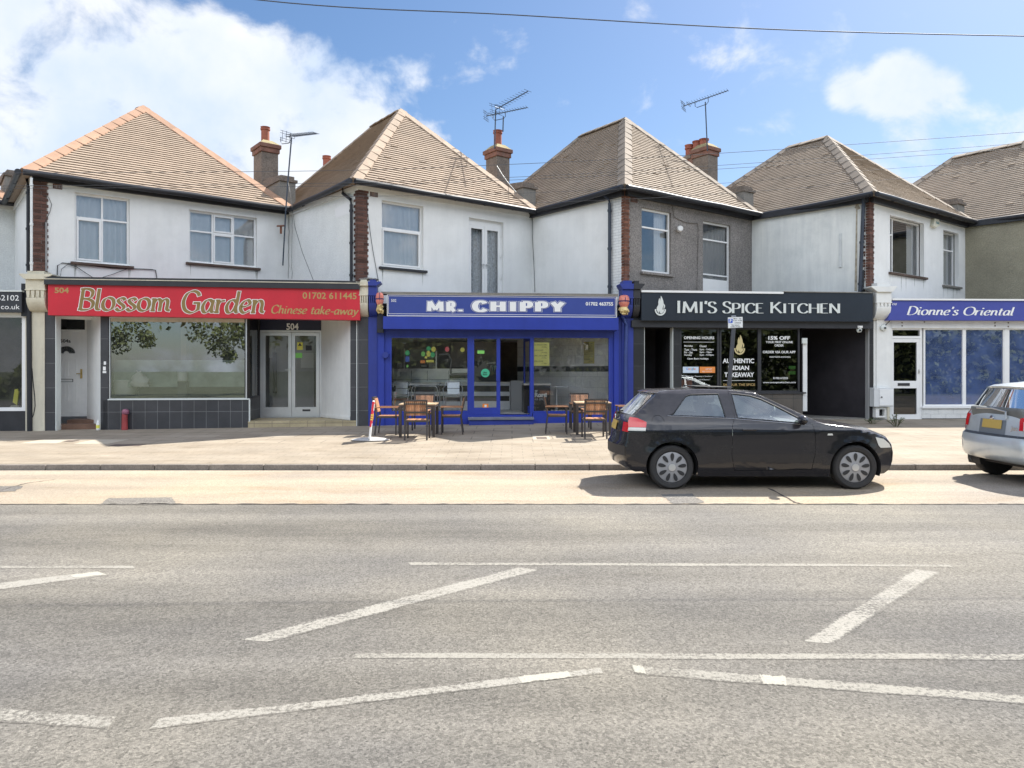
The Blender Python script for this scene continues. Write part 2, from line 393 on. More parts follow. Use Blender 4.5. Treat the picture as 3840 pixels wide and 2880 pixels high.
def sign_text(mb, P, txt, u0, u1, vt0, vb0, vt1, vb1, d, nib=(0, .16), thin=.05, shear=0, serif=0, extra=0, smallcap=None, track=0.0):
    """broad-nib lettering: every stroke is one ribbon laid on the sign board"""
    a = R(nib[0]); nv = Vector((cos(a), sin(a))) * nib[1] / 2
    strips = []; x = 0.0
    for ch in txt:
        k = 1.0; g = ch
        if smallcap and ch.islower(): g = ch.upper(); k = smallcap
        adv, strokes = GL[g]
        for kind, pts in strokes:
            q = catmull(pts) if kind == 'c' else [Vector(p) for p in pts]
            q = [Vector((p.x, p.y)) * k for p in q]
            serifs = []
            if kind == 'l' and serif and abs(q[0].y - q[-1].y) > .3 * k:
                for e in (q[0], q[-1]):
                    if min(abs(e.y), abs(e.y - k), abs(e.y - .6 * k)) < .03 and not (g in 'MN' and (e.y < .3) and abs(q[0].x - q[-1].x) > .2):
                        yy = e.y + (thin * .5 if e.y < .1 else -thin * .5)
                        serifs.append([Vector((e.x - serif, yy)), Vector((e.x + serif, yy))])
            for poly in [q] + serifs:
                if extra:
                    dd = (poly[0] - poly[1]).normalized(); poly = [poly[0] + dd * extra] + poly[1:]
                    dd = (poly[-1] - poly[-2]).normalized(); poly = poly[:-1] + [poly[-1] + dd * extra]
                L = []; prev = None
                for i, p in enumerate(poly):
                    tg = (poly[min(i + 1, len(poly) - 1)] - poly[max(i - 1, 0)]).normalized()
                    nm = Vector((-tg.y, tg.x)); s = nv if nv.dot(nm) >= 0 else -nv
                    o = nm * max(0, nm.dot(s)) + nm * (thin / 2 + extra)
                    L.append((p + o, p - o))
                strips.append([((l.x + x + shear * l.y), l.y, (r.x + x + shear * r.y), r.y) for l, r in L])
        x += adv * k + track
    W = x - track
    t0 = P.tz(u0, 0, d)[0]; t1 = P.tz(u1, 0, d)[0]
    def mp(px, py, dd):
        f = px / W
        t = t0 + f * (t1 - t0)
        zb = P.tz(u0, vb0, d)[1] * (1 - f) + P.tz(u1, vb1, d)[1] * f
        zt = P.tz(u0, vt0, d)[1] * (1 - f) + P.tz(u1, vt1, d)[1] * f
        z = zb + py * (zt - zb)
        return P.W(t, z, dd), (t, z)
    for i, s in enumerate(strips):
        dd = d + (i % 9) * .0003
        prev = None
        for lx, ly, rx, ry in s:
            a_ = mp(lx, ly, dd); b_ = mp(rx, ry, dd)
            ia = mb.add(*a_); ib = mb.add(*b_)
            if prev: mb.f.append([prev[0], ia, ib, prev[1]])
            prev = (ia, ib)


# ================================================================ camera, light, sky
cam = bpy.data.cameras.new('camera'); co = bpy.data.objects.new('camera', cam); COL.objects.link(co)
co.location = (0, 0, CH); co.rotation_euler = (R(90), 0, 0)
cam.sensor_width = 36; cam.lens = 36 * F / 2212; cam.shift_y = -29.5 / 2212; cam.clip_end = 3000; cam.clip_start = .05
sc.camera = co
sc.render.resolution_x, sc.render.resolution_y = 1024, 768
sc.view_settings.view_transform = 'Standard'; sc.view_settings.look = 'None'; sc.view_settings.exposure = EXPOSURE; sc.view_settings.gamma = 1
sc.cycles.max_bounces = 10; sc.cycles.diffuse_bounces = 5; sc.cycles.glossy_bounces = 5; sc.cycles.transparent_max_bounces = 16
sc.cycles.use_denoising = True
sc.cycles.sample_clamp_indirect = 8
sc.cycles.caustics_reflective = False; sc.cycles.caustics_refractive = False

SUNV = Vector((.62, .62, 1)).normalized()
elev = math.asin(SUNV.z); az = math.atan2(SUNV.x, SUNV.y)
ld = bpy.data.lights.new('sun', 'SUN'); ld.energy = 3.85; ld.angle = R(.53); ld.color = (1, .955, .87)
lo = bpy.data.objects.new('sun', ld); COL.objects.link(lo); lo.location = (20, 20, 40)
lo.rotation_euler = (-SUNV).to_track_quat('-Z', 'Y').to_euler()

w = bpy.data.worlds.new('World'); sc.world = w; w.use_nodes = True
nt = w.node_tree; bg = nt.nodes['Background']; bg.inputs[1].default_value = SKY_STRENGTH
sky = nt.nodes.new('ShaderNodeTexSky'); sky.sky_type = 'NISHITA'; sky.sun_disc = False
sky.sun_elevation = elev; sky.sun_rotation = az; sky.altitude = 20; sky.air_density = 1.0; sky.dust_density = .9; sky.ozone_density = 3.0
hs = nt.nodes.new('ShaderNodeHueSaturation'); hs.inputs['Saturation'].default_value = 1.14; hs.inputs['Hue'].default_value = .500; hs.inputs['Value'].default_value = SKY_VALUE
nt.links.new(sky.outputs[0], hs.inputs['Color'])
tc = nt.nodes.new('ShaderNodeTexCoord'); DIR = tc.outputs['Generated']
def blob(u, v, r_in, r_out, amp=1.0):
    d = Vector(((u - CX) / F, 1, (HV - v) / F)).normalized()
    dp = N(nt, 'ShaderNodeVectorMath', operation='DOT_PRODUCT'); nt.links.new(DIR, dp.inputs[0]); dp.inputs[1].default_value = d
    mr = N(nt, 'ShaderNodeMapRange', interpolation_type='SMOOTHSTEP'); nt.links.new(dp.outputs['Value'], mr.inputs['Value'])
    mr.inputs['From Min'].default_value = cos(r_out / F); mr.inputs['From Max'].default_value = cos(r_in / F); mr.inputs['To Max'].default_value = amp
    return mr.outputs[0]
acc = None
for a in ((60, 230, 60, 250, .95), (-80, 60, 60, 330, 1.0), (420, 230, 60, 230, .95), (620, 200, 20, 170, .85), (300, 350, 60, 330, .95), (640, 330, 50, 260, .95), (800, 300, 20, 200, .62),
          (870, 180, 5, 80, .42), (470, 110, 5, 130, .6), (1180, 230, 5, 90, .40), (1930, 190, 10, 100, .74), (1850, 195, 5, 75, .58), (2010, 215, 5, 90, .48), (1950, 360, 40, 130, .60), (1680, 330, 20, 120, .48), (2130, 350, 20, 150, .6), (960, 330, 10, 110, .5)):
    b_ = blob(*a)
    if acc is None: acc = b_
    else:
        mx = N(nt, 'ShaderNodeMath', operation='SMOOTH_MAX'); mx.inputs[2].default_value = .25; nt.links.new(acc, mx.inputs[0]); nt.links.new(b_, mx.inputs[1]); acc = mx.outputs[0]
# loose cloud over the half of the sky behind the viewer
sep = nt.nodes.new('ShaderNodeSeparateXYZ'); nt.links.new(DIR, sep.inputs[0])
mr = N(nt, 'ShaderNodeMapRange'); nt.links.new(sep.outputs['Y'], mr.inputs['Value']); mr.inputs['From Min'].default_value = .25; mr.inputs['From Max'].default_value = -.3; mr.inputs['To Max'].default_value = .36
ad = N(nt, 'ShaderNodeMath', operation='MAXIMUM'); nt.links.new(acc, ad.inputs[0]); nt.links.new(mr.outputs[0], ad.inputs[1]); acc = ad.outputs[0]
mp = N(nt, 'ShaderNodeMapping'); mp.inputs['Scale'].default_value = (1, 1, 1.35); nt.links.new(DIR, mp.inputs['Vector'])
no = N(nt, 'ShaderNodeTexNoise', Scale=8.5, Detail=10.0, Roughness=.58, Distortion=.25); nt.links.new(mp.outputs[0], no.inputs['Vector'])
m1 = N(nt, 'ShaderNodeMath', operation='MULTIPLY_ADD'); nt.links.new(no.outputs['Fac'], m1.inputs[0]); m1.inputs[1].default_value = 2.3; m1.inputs[2].default_value = -1.15
m2 = N(nt, 'ShaderNodeMath', operation='ADD'); nt.links.new(acc, m2.inputs[0]); nt.links.new(m1.outputs[0], m2.inputs[1])
cf = N(nt, 'ShaderNodeMapRange', interpolation_type='SMOOTHSTEP'); nt.links.new(m2.outputs[0], cf.inputs['Value'])
cf.inputs['From Min'].default_value = .30; cf.inputs['From Max'].default_value = .80; cf.inputs['To Max'].default_value = .97
no2 = N(nt, 'ShaderNodeTexNoise', Scale=5.0, Detail=6.0, Roughness=.55); nt.links.new(DIR, no2.inputs['Vector'])
ccol = mixrgb(nt, 'MIX', ramp(nt, no2.outputs['Fac'], [(.35, 0.0), (.65, 1.0)]), (CLOUD * .68, CLOUD * .79, CLOUD * .96), (CLOUD * 1.0, CLOUD * 1.0, CLOUD * 1.01))
# unseen band of extra bright cloud behind the viewer, added to light the shaded walls
bz = N(nt, 'ShaderNodeMapRange', interpolation_type='SMOOTHSTEP'); nt.links.new(sep.outputs['Z'], bz.inputs['Value']); bz.inputs['From Min'].default_value = .27; bz.inputs['From Max'].default_value = .45; bz.inputs['To Max'].default_value = 1.0
by = N(nt, 'ShaderNodeMapRange', interpolation_type='SMOOTHSTEP'); nt.links.new(sep.outputs['Y'], by.inputs['Value']); by.inputs['From Min'].default_value = .25; by.inputs['From Max'].default_value = -.25; by.inputs['To Max'].default_value = 1.0
bz2 = N(nt, 'ShaderNodeMapRange', interpolation_type='SMOOTHSTEP'); nt.links.new(sep.outputs['Z'], bz2.inputs['Value']); bz2.inputs['From Min'].default_value = .92; bz2.inputs['From Max'].default_value = .66; bz2.inputs['To Max'].default_value = 1.0
bzz = N(nt, 'ShaderNodeMath', operation='MULTIPLY'); nt.links.new(bz.outputs[0], bzz.inputs[0]); nt.links.new(bz2.outputs[0], bzz.inputs[1]); bz = bzz
bb = N(nt, 'ShaderNodeMath', operation='MULTIPLY'); nt.links.new(bz.outputs[0], bb.inputs[0]); nt.links.new(by.outputs[0], bb.inputs[1])
bm = N(nt, 'ShaderNodeMath', operation='MULTIPLY_ADD'); nt.links.new(bb.outputs[0], bm.inputs[0]); bm.inputs[1].default_value = 2.3; bm.inputs[2].default_value = 1.0
vm = N(nt, 'ShaderNodeVectorMath', operation='SCALE'); nt.links.new(ccol, vm.inputs[0]); nt.links.new(bm.outputs[0], vm.inputs['Scale'])
cf2 = N(nt, 'ShaderNodeMath', operation='MAXIMUM'); nt.links.new(cf.outputs[0], cf2.inputs[0])
bk_ = N(nt, 'ShaderNodeMath', operation='MULTIPLY'); nt.links.new(bb.outputs[0], bk_.inputs[0]); nt.links.new(ramp(nt, no2.outputs['Fac'], [(.40, 0.35), (.52, 1.0)]), bk_.inputs[1]); nt.links.new(bk_.outputs[0], cf2.inputs[1])
fin = mixrgb(nt, 'MIX', cf2.outputs[0], hs.outputs[0], vm.outputs[0])
nt.links.new(fin, bg.inputs[0])

# ================================================================ materials
RENDER = M('white_render', (.80, .80, .78), .9, var=.05, vs=1.2, streak=.06, bump=.25, bs=35, dirt=(.5, .5, .46), dirtamt=.25, dirts=1.0)
RENDER2 = M('rough_render', (.78, .79, .77), .95, var=.05, vs=2, spot=.10, ss=35, streak=.05, bump=.9, bs=40, bdist=.015)
RENDERC = M('aged_render', (.74, .75, .72), .9, var=.08, vs=1.0, streak=.16, bump=.3, bs=30, dirt=(.38, .42, .42), dirtamt=.45, dirts=.8)
DASH = M('grey_pebbledash', (.235, .215, .20), .95, var=.12, vs=1.2, spot=.42, ss=26, bump=1.0, bs=45, bdist=.02, streak=.12)
OLIVE = M('olive_pebbledash', (.27, .25, .185), .95, var=.16, vs=1.0, spot=.18, ss=30, bump=1.0, bs=40, bdist=.02)
TILE = M('clay_roof_tile', (.345, .265, .20), .85, island=.04, var=.10, vs=1.3, spot=.05, ss=30, dirt=(.22, .19, .15), dirtamt=.35, dirts=2.2)
TILE_B = M('weathered_roof_tile', (.335, .27, .21), .85, island=.04, var=.10, vs=1.3, spot=.05, ss=30, dirt=(.19, .17, .14), dirtamt=.4, dirts=2.5)
RIDGE_O = M('orange_ridge_tile', (.36, .215, .14), .8, island=.10, var=.10, vs=4, bump=.2, bs=40)
RIDGE_T = M('tan_ridge_tile', (.32, .238, .172), .8, island=.08, var=.12, vs=4, bump=.2, bs=40)
RIDGE_G = M('grey_ridge_tile', (.215, .175, .138), .85, island=.14, var=.15, vs=4, bump=.2, bs=40)
BRICK = M('old_brick', (.115, .056, .042), .9, island=.45, var=.3, vs=6, bump=.4, bs=50, dirt=(.03, .025, .03), dirtamt=.7, dirts=3)
BRICK_O = M('orange_brick', (.165, .072, .046), .9, island=.45, var=.3, vs=6, bump=.4, bs=50, dirt=(.08, .05, .05), dirtamt=.7, dirts=4)
MORTAR = M('brick_mortar', (.22, .19, .17), .95, spot=.2)
STONE = M('cream_stone_paint', (.66, .61, .48), .85, var=.08, streak=.22, dirt=(.30, .27, .2), dirtamt=.6, dirts=3, bump=.3, bs=30)
STONE_W = M('white_stone_paint', (.78, .78, .75), .8, var=.05, streak=.08, bump=.15, bs=30)
BLUE = M('blue_gloss_paint', (.022, .045, .33), .38, var=.08, vs=1.5, streak=.12, bump=.05, bs=20)
BLUE_D = M('blue_pier_paint', (.022, .042, .27), .5, var=.12, vs=1.5, streak=.25, bump=.15, bs=20)
BLUESIGN = M('blue_sign_panel', (.04, .065, .28), .35, var=.05)
RED = M('red_sign_panel', (.56, .018, .034), .45, var=.07, vs=.9, streak=.08, spot=.04)
NAVYSIGN = M('violet_blue_sign_panel', (.055, .07, .32), .45, var=.06)
BLACKSIGN = M('black_gloss_sign', (.022, .027, .037), .28, var=.2, vs=.7)
BLACK = M('black_paint', (.026, .026, .030), .5, var=.2, spot=.1)
GUTTER = M('black_gutter_plastic', (.016, .017, .022), .45, var=.2)
WHITE = M('white_plastic_frame', (.80, .80, .79), .35, var=.03)
WPAINT = M('white_gloss_paint', (.78, .78, .76), .45, var=.05, streak=.10)
ALU = M('silver_aluminium', (.60, .61, .62), .35, metal=.7, var=.06)
STEEL = M('stainless_steel', (.60, .60, .58), .3, metal=.9, var=.1, vs=4)
WOOD_SILL = M('brown_sill', (.085, .055, .042), .8, var=.2)
DARKWOOD = M('dark_void', (.012, .012, .013), .9)
GOLD = M('gold_letter', (.25, .165, .05), .45, var=.08)
GOLD_P = M('pale_gold_letter', (.42, .28, .10), .5)
LETTER = M('white_letter', (.82, .82, .80), .45)
LETTER_G = M('pale_grey_letter', (.66, .69, .66), .45)
CURTAIN = M('net_curtain', (.90, .91, .92), .9, var=.04)
CURTAIN2 = M('lace_curtain', (.55, .60, .65), .9, var=.35, vs=18)
SLATE = brick_mat('black_slate_tile', (.040, .041, .046), (.050, .050, .055), (.14, .14, .14), .62, .62, gap=.006, offset=0, rough=.45, var=.2)
SLATE_S = brick_mat('black_riser_tile', (.040, .041, .046), (.050, .050, .055), (.16, .16, .16), .30, .62, gap=.006, offset=0, rough=.4, var=.2)
BLACKTILE = brick_mat('black_pier_tile', (.018, .018, .020), (.023, .023, .025), (.06, .06, .06), .6, .6, gap=.005, offset=0, rough=.35, var=.2)
BROWNTILE = brick_mat('brown_riser_tile', (.085, .075, .065), (.10, .085, .07), (.03, .03, .03), .6, .45, gap=.006, offset=0, rough=.5, var=.25)
GRANITE = M('polished_black_granite', (.012, .011, .013), .2, spot=.4, ss=70)
CONC = M('concrete_render', (.22, .21, .19), .9, var=.18, vs=2, spot=.2, ss=30, bump=.8, bs=30, dirt=(.1, .09, .08), dirtamt=.6, dirts=2)
LEAD = M('lead_flashing', (.24, .27, .31), .5, metal=.4, var=.2)
CHIM = M('chimney_roughcast', (.19, .16, .135), .95, var=.3, vs=2.5, spot=.35, ss=25, bump=1, bs=30, bdist=.02, dirt=(.12, .10, .09), dirtamt=.7, dirts=2.5)
CHIMB = M('chimney_brick', (.20, .10, .075), .95, var=.3, vs=4, spot=.2, bump=.6, bs=30, dirt=(.16, .15, .13), dirtamt=.7, dirts=3)
POT = M('terracotta_pot', (.30, .095, .06), .75, var=.15, vs=4)
GLASS_UP = glass_mat('upstairs_window_glass', (.99, 1.0, 1.0), .9, base=.15)
GLASS = glass_mat('shop_window_glass', (.97, .98, .975), .9, dust=.02, base=.03)
GLASS_DK = glass_mat('smoked_shop_glass', (.5, .52, .53), .9, base=.025)
GLASS_R = glass_mat('takeaway_window_glass', (.88, .92, .91), .9, dust=.02, base=.22)
GLASS_BL = glass_mat('blue_film_glass', (.10, .18, .55), .9, dust=.36, base=.16, dustc=(.15, .23, .50))
FROST = glass_mat('frosted_film', (.50, .57, .52), .5, dust=.5, base=.02, dustc=(.66, .76, .69))
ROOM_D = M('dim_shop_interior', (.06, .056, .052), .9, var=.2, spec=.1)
ROOM_W = M('white_shop_interior', (.8, .79, .76), .8, var=.06)

# ================================================================ ground
def asphalt_mat(name, col, patch=.16, grain=.5, tint=(1.0, .96, .88)):
    m, nt, b = nodes_of(name)
    geo = N(nt, 'ShaderNodeNewGeometry'); pos = geo.outputs['Position']
    n1 = N(nt, 'ShaderNodeTexNoise', Scale=.35, Detail=4.0); nt.links.new(pos, n1.inputs['Vector'])
    mp = N(nt, 'ShaderNodeMapping'); mp.inputs['Scale'].default_value = (.12, 1.1, 1); nt.links.new(pos, mp.inputs['Vector'])
    n1b = N(nt, 'ShaderNodeTexNoise', Scale=1.0, Detail=4.0, Roughness=.6); nt.links.new(mp.outputs[0], n1b.inputs['Vector'])
    vo = N(nt, 'ShaderNodeTexVoronoi', Scale=62.0); nt.links.new(pos, vo.inputs['Vector'])
    n2 = N(nt, 'ShaderNodeTexNoise', Scale=70.0, Detail=5.0, Roughness=.75); nt.links.new(pos, n2.inputs['Vector'])
    c = mixrgb(nt, 'MULTIPLY', 1.0, col, ramp(nt, n1.outputs['Fac'], [(.3, tuple(t * (1 - patch) for t in (1, 1, 1.05))), (.7, tuple(t * (1 + patch) for t in tint))]))
    c = mixrgb(nt, 'MULTIPLY', 1.0, c, ramp(nt, n1b.outputs['Fac'], [(.3, 1 - patch * 1.3), (.7, 1 + patch * .8)]))
    g = N(nt, 'ShaderNodeRGBToBW'); nt.links.new(vo.outputs['Color'], g.inputs[0])
    c = mixrgb(nt, 'MULTIPLY', 1.0, c, ramp(nt, g.outputs[0], [(.15, 1 - grain), (.5, 1.0), (.85, 1 + grain)]))
    vp = N(nt, 'ShaderNodeTexVoronoi', Scale=26.0); nt.links.new(pos, vp.inputs['Vector'])
    c = mixrgb(nt, 'MULTIPLY', 1.0, c, ramp(nt, vp.outputs['Distance'], [(.10, 1 - grain * 1.6), (.22, 1.0)]))
    mo = N(nt, 'ShaderNodeMapping'); mo.inputs['Scale'].default_value = (.45, 1.3, 1); nt.links.new(pos, mo.inputs['Vector'])
    no_ = N(nt, 'ShaderNodeTexNoise', Scale=1.0, Detail=7.0, Roughness=.68); nt.links.new(mo.outputs[0], no_.inputs['Vector'])
    c = mixrgb(nt, 'MULTIPLY', 1.0, c, ramp(nt, no_.outputs['Fac'], [(.55, (1, 1, 1)), (.72, (.86, .76, .64) if col[0] > .3 else (.80, .79, .78))]))
    c = mixrgb(nt, 'MULTIPLY', 1.0, c, ramp(nt, n2.outputs['Fac'], [(.34, 1 - grain * 1.3), (.5, 1.0), (.68, 1 + grain * 1.2)]))
    nt.links.new(c, b.inputs['Base Color']); b.inputs['Roughness'].default_value = .85; b.inputs['Specular IOR Level'].default_value = .3
    bp = N(nt, 'ShaderNodeBump', Strength=.8, Distance=.012); nt.links.new(n2.outputs['Fac'], bp.inputs['Height']); nt.links.new(bp.outputs[0], b.inputs['Normal'])
    MAT[name] = m; return m, nt, b, c

ROAD, _, _, _ = asphalt_mat('road_asphalt', (.178, .169, .152), patch=.25, grain=.27)
BAY, _, _, _ = asphalt_mat('bay_buff_surfacing', (.37, .318, .25), patch=.16, grain=.16, tint=(1.0, .95, .86))
PATCH, _, _, _ = asphalt_mat('old_tarmac_patch', (.20, .19, .175), patch=.2, grain=.3)

def paint_mat(name, wear, pc=(.33, .312, .275)):
    m, nt, b, c = asphalt_mat(name, (.178, .169, .152), patch=.25, grain=.27)
    geo = N(nt, 'ShaderNodeNewGeometry'); pos = geo.outputs['Position']
    n = N(nt, 'ShaderNodeTexNoise', Scale=34.0, Detail=5.0, Roughness=.75); nt.links.new(pos, n.inputs['Vector'])
    n3 = N(nt, 'ShaderNodeTexNoise', Scale=1.6, Detail=2.0); nt.links.new(pos, n3.inputs['Vector'])
    ad = N(nt, 'ShaderNodeMath', operation='MULTIPLY_ADD'); nt.links.new(n3.outputs['Fac'], ad.inputs[0]); ad.inputs[1].default_value = .40; nt.links.new(n.outputs['Fac'], ad.inputs[2])
    tcn = N(nt, 'ShaderNodeTexCoord'); sx = N(nt, 'ShaderNodeSeparateXYZ'); nt.links.new(tcn.outputs['UV'], sx.inputs[0])
    ed = N(nt, 'ShaderNodeMath', operation='PINGPONG'); nt.links.new(sx.outputs['Y'], ed.inputs[0]); ed.inputs[1].default_value = .5
    er = N(nt, 'ShaderNodeMapRange', interpolation_type='SMOOTHSTEP'); nt.links.new(ed.outputs[0], er.inputs['Value']); er.inputs['From Max'].default_value = .20; er.inputs['To Min'].default_value = -.20; er.inputs['To Max'].default_value = 0
    a2 = N(nt, 'ShaderNodeMath', operation='ADD'); nt.links.new(ad.outputs[0], a2.inputs[0]); nt.links.new(er.outputs[0], a2.inputs[1]); ad = a2
    f = ramp(nt, ad.outputs[0], [(wear - .07, 0.0), (wear + .07, 1.0)])
    cc = mixrgb(nt, 'MIX', f, c, pc)
    nt.links.new(cc, b.inputs['Base Color'])
    return m
PAINT = paint_mat('worn_road_paint', .66)
PAINT_F = paint_mat('faint_road_paint', .655, (.31, .293, .255))
PAINT_G = paint_mat('fresh_road_paint', .56, (.40, .38, .325))

def sheet(name, x0, x1, y0, y1, z, mat, nx=1, ny=1):
    mb = MB()
    zf = z if callable(z) else (lambda x, y: z)
    xs = [x0 + (x1 - x0) * i / nx for i in range(nx + 1)]; ys = [y0 + (y1 - y0) * i / ny for i in range(ny + 1)]
    mb.grid([[(x, y, zf(x, y)) for x in xs] for y in ys])
    o = mb.build(name, mat, rec=False); o['kind'] = 'structure'; return o

GROUND = M('rough_grass_ground', (.09, .10, .05), .95, var=.3, vs=.5, spot=.3, ss=8)
g = sheet('ground', -900, 900, -900, 900, -.03, GROUND)
BAY_Y = 9.28
road = sheet('road', -60, 60, -5.5, BAY_Y, 0, ROAD)
bay = sheet('parking_bay', -60, 60, BAY_Y, KERB_Y, .002, BAY)
FLAG = brick_mat('concrete_flagstones', (.285, .243, .19), (.315, .272, .215), (.17, .146, .118), .9, .6, gap=.012, offset=.5, rough=.85, uv=False, var=.12, bump=.25, vs=1.1, spec=.25)
PAVER = brick_mat('buff_block_paving', (.28, .238, .186), (.305, .262, .205), (.205, .174, .138), .40, .20, gap=.007, offset=.5, rough=.85, uv=False, var=.13, bump=.3, vs=.9, spec=.25)
TARPAVE = M('dark_tarmac_paving', (.30, .27, .225), .9, var=.14, vs=1.2, spot=.2, ss=30, bump=.6, bs=50)
FL_Y = 15.65
pav = sheet('pavement', -60, 60, KERB_Y + .13, FL_Y, pave_z, PAVER, 40, 6)
pav2 = sheet('pavement_flagstones', -60, 60, FL_Y, 30, lambda x, y: pave_z(x, y), FLAG, 40, 12)
KERB = M('granite_kerb', (.20, .175, .15), .85, var=.2, vs=3, spot=.25, ss=40, bump=.5, bs=40, island=.12)
mb = MB()
x = -60.0
while x < 60:
    z1 = pave_z(x, KERB_Y) + .002
    dz = random.uniform(-.004, .004)
    a = .012 + dz
    mb.hexa([(x + .004, KERB_Y, -.1), (x + .911, KERB_Y, -.1), (x + .911, KERB_Y + .13, -.1), (x + .004, KERB_Y + .13, -.1),
             (x + .004, KERB_Y + .012, z1 + dz), (x + .911, KERB_Y + .012, z1 + dz), (x + .911, KERB_Y + .13, z1 + dz), (x + .004, KERB_Y + .13, z1 + dz)])
    x += .915
k = mb.build('kerb', KERB, rec=False, bevel=.012); k['kind'] = 'structure'

# painted lines on the road
def marking(name, pts, mat, zoff=.0015, sub=14):
    mb = MB()
    # pts: four picture corners (near-left, near-right, far-right, far-left) on the road
    q = [at_ground(u, v, 0) for u, v in pts]
    rows = []
    for j in (0, 1):
        a, b = (q[0], q[1]) if j == 0 else (q[3], q[2])
        r = []
        for i in range(sub + 1):
            f = i / sub; p = a.lerp(b, f)
            wob = random.uniform(-.007, .007)
            r.append((p.x, p.y + wob, zoff))
        rows.append(r)
    mb.grid(rows, [[(i, j) for i in range(sub + 1)] for j in (0, 1)])
    return mb.build(name, mat, road)
Zr = lambda x, y: (x, 1152 + y)
marking('edge_line', [Zr(-400, 76), Zr(293, 76), Zr(286, 70), Zr(-400, 69)], PAINT_F)
marking('edge_line', [Zr(888, 69), Zr(2060, 73), Zr(2045, 67), Zr(880, 62)], PAINT_F)
marking('hatch_stripe', [Zr(-300, 163), Zr(232, 91), Zr(205, 82), Zr(-300, 140)], PAINT)
marking('hatch_stripe', [Zr(585, 236), Zr(1168, 80), Zr(1114, 73), Zr(515, 229)], PAINT)
marking('hatch_stripe', [Zr(1798, 240), Zr(2033, 85), Zr(1973, 77), Zr(1731, 233)], PAINT)
marking('centre_line', [Zr(764, 271), Zr(2900, 276), Zr(2900, 260), Zr(768, 258)], PAINT_F)
marking('warning_line', [Zr(322, 424), Zr(1303, 303), Zr(1296, 289), Zr(345, 399)], PAINT)
marking('warning_line', [Zr(1372, 305), Zr(2700, 408), Zr(2700, 384), Zr(1363, 284)], PAINT_F)
marking('warning_line', [Zr(-300, 389), Zr(232, 423), Zr(253, 394), Zr(-300, 352)], PAINT)
marking('fresh_paint_patch', [Zr(1127, 324), Zr(1235, 312), Zr(1225, 297), Zr(1118, 310)], PAINT_G, .003)
marking('fresh_paint_patch', [Zr(1649, 326), Zr(1700, 330), Zr(1697, 309), Zr(1640, 305)], PAINT_G, .003)
marking('fresh_paint_patch', [Zr(1373, 303), Zr(1396, 305), Zr(1388, 286), Zr(1365, 284)], PAINT_G, .003)
marking('fresh_paint_patch', [Zr(160, 97), Zr(231, 90), Zr(208, 83), Zr(150, 90)], PAINT_G, .003)

def ground_patch(name, pts, mat, z, parent, jag=.02):
    mb = MB(); q = [at_ground(u, v, z) for u, v in pts]; out = []
    for i in range(len(q)):
        a, b = q[i], q[(i + 1) % len(q)]
        for k in range(7):
            p = a.lerp(b, k / 7); out.append((p.x + random.uniform(-jag, jag), p.y + random.uniform(-jag, jag) * .6, z))
    mb.poly(out); return mb.build(name, mat, parent)
ground_patch('tarmac_patch', [(213, 1090), (385, 1090), (372, 1074), (236, 1076)], PATCH, .006, bay)
ground_patch('tarmac_patch', [(1452, 1088), (1522, 1086), (1494, 1066), (1428, 1068)], PATCH, .006, bay)
ground_patch('tarmac_patch', [(-60, 1064), (30, 1061), (52, 1050), (-60, 1050)], PATCH, .006, bay)
CRACK = M('dark_crack', (.06, .05, .045), .95)
def crack(pts, w):
    mb = MB(); L = []
    q = [at_ground(u, v, .007) for u, v in pts]; r = []
    for i in range(len(q) - 1):
        for k in range(5): r.append(q[i].lerp(q[i + 1], k / 5) + Vector((random.uniform(-.015, .015), random.uniform(-.015, .015), 0)))
    r.append(q[-1])
    mb.grid([[(p.x - w * (.4 + random.random()), p.y, .007) for p in r], [(p.x + w * (.4 + random.random()), p.y + .004, .007) for p in r]])
    mb.build('crack', CRACK, bay)
crack([(1660, 1054), (1695, 1072), (1716, 1085), (1735, 1088)], .018)
crack([(0, 1059), (60, 1043), (120, 1035)], .012)
# ragged edge where the bay meets the road
mb = MB(); xx = -14.0; rows = [[], []]
while xx < 14:
    rows[0].append((xx, BAY_Y - .006 - random.random() * .012, .006)); rows[1].append((xx, BAY_Y + .004 + random.random() ** 3 * .05, .006)); xx += .09
mb.grid(rows); mb.build('crack', CRACK, bay)
# covers let into the footway
IRON = M('rusty_iron_cover', (.12, .09, .075), .7, var=.2, spot=.3)
COVC = M('concrete_cover', (.42, .37, .29), .85, var=.1)
def pave_rect(name, u0, u1, vt, vb, mat, lift=.004):
    mb = MB(); um = (u0 + u1) / 2
    z = pave_z(0, 16.0)
    for _ in range(4):
        a = at_ground(um, vb, z); b = at_ground(um, vt, z); z = pave_z(a.x, (a.y + b.y) / 2)
    x0 = (u0 - CX) / F * a.y; x1 = (u1 - CX) / F * a.y
    mb.grid([[(x0, a.y, pave_z(x0, a.y) + lift), (x1, a.y, pave_z(x1, a.y) + lift)], [(x0, b.y, pave_z(x0, b.y) + lift), (x1, b.y, pave_z(x1, b.y) + lift)]])
    return mb.build(name, mat, pav2)
pave_rect('drain_cover', zx('p', 635), zx('p', 820), zy('p', 184), zy('p', 194), IRON, .006)
pave_rect('drain_cover', zx('p', 360), zx('p', 430), zy('p', 161), zy('p', 168), IRON, .006)
pave_rect('pale_slab', zx('p', 110), zx('p', 330), zy('p', 155), zy('p', 178), COVC)
pave_rect('pale_slab', zx('p', 430), zx('p', 640), zy('p', 157), zy('p', 180), COVC)
pave_rect('pale_slab', zx('b', 375), zx('b', 620), zy('b', 1497), zy('b', 1537), COVC)
pave_rect('drain_cover', zx('b', 425), zx('b', 575), zy('b', 1508), zy('b', 1532), IRON, .006)

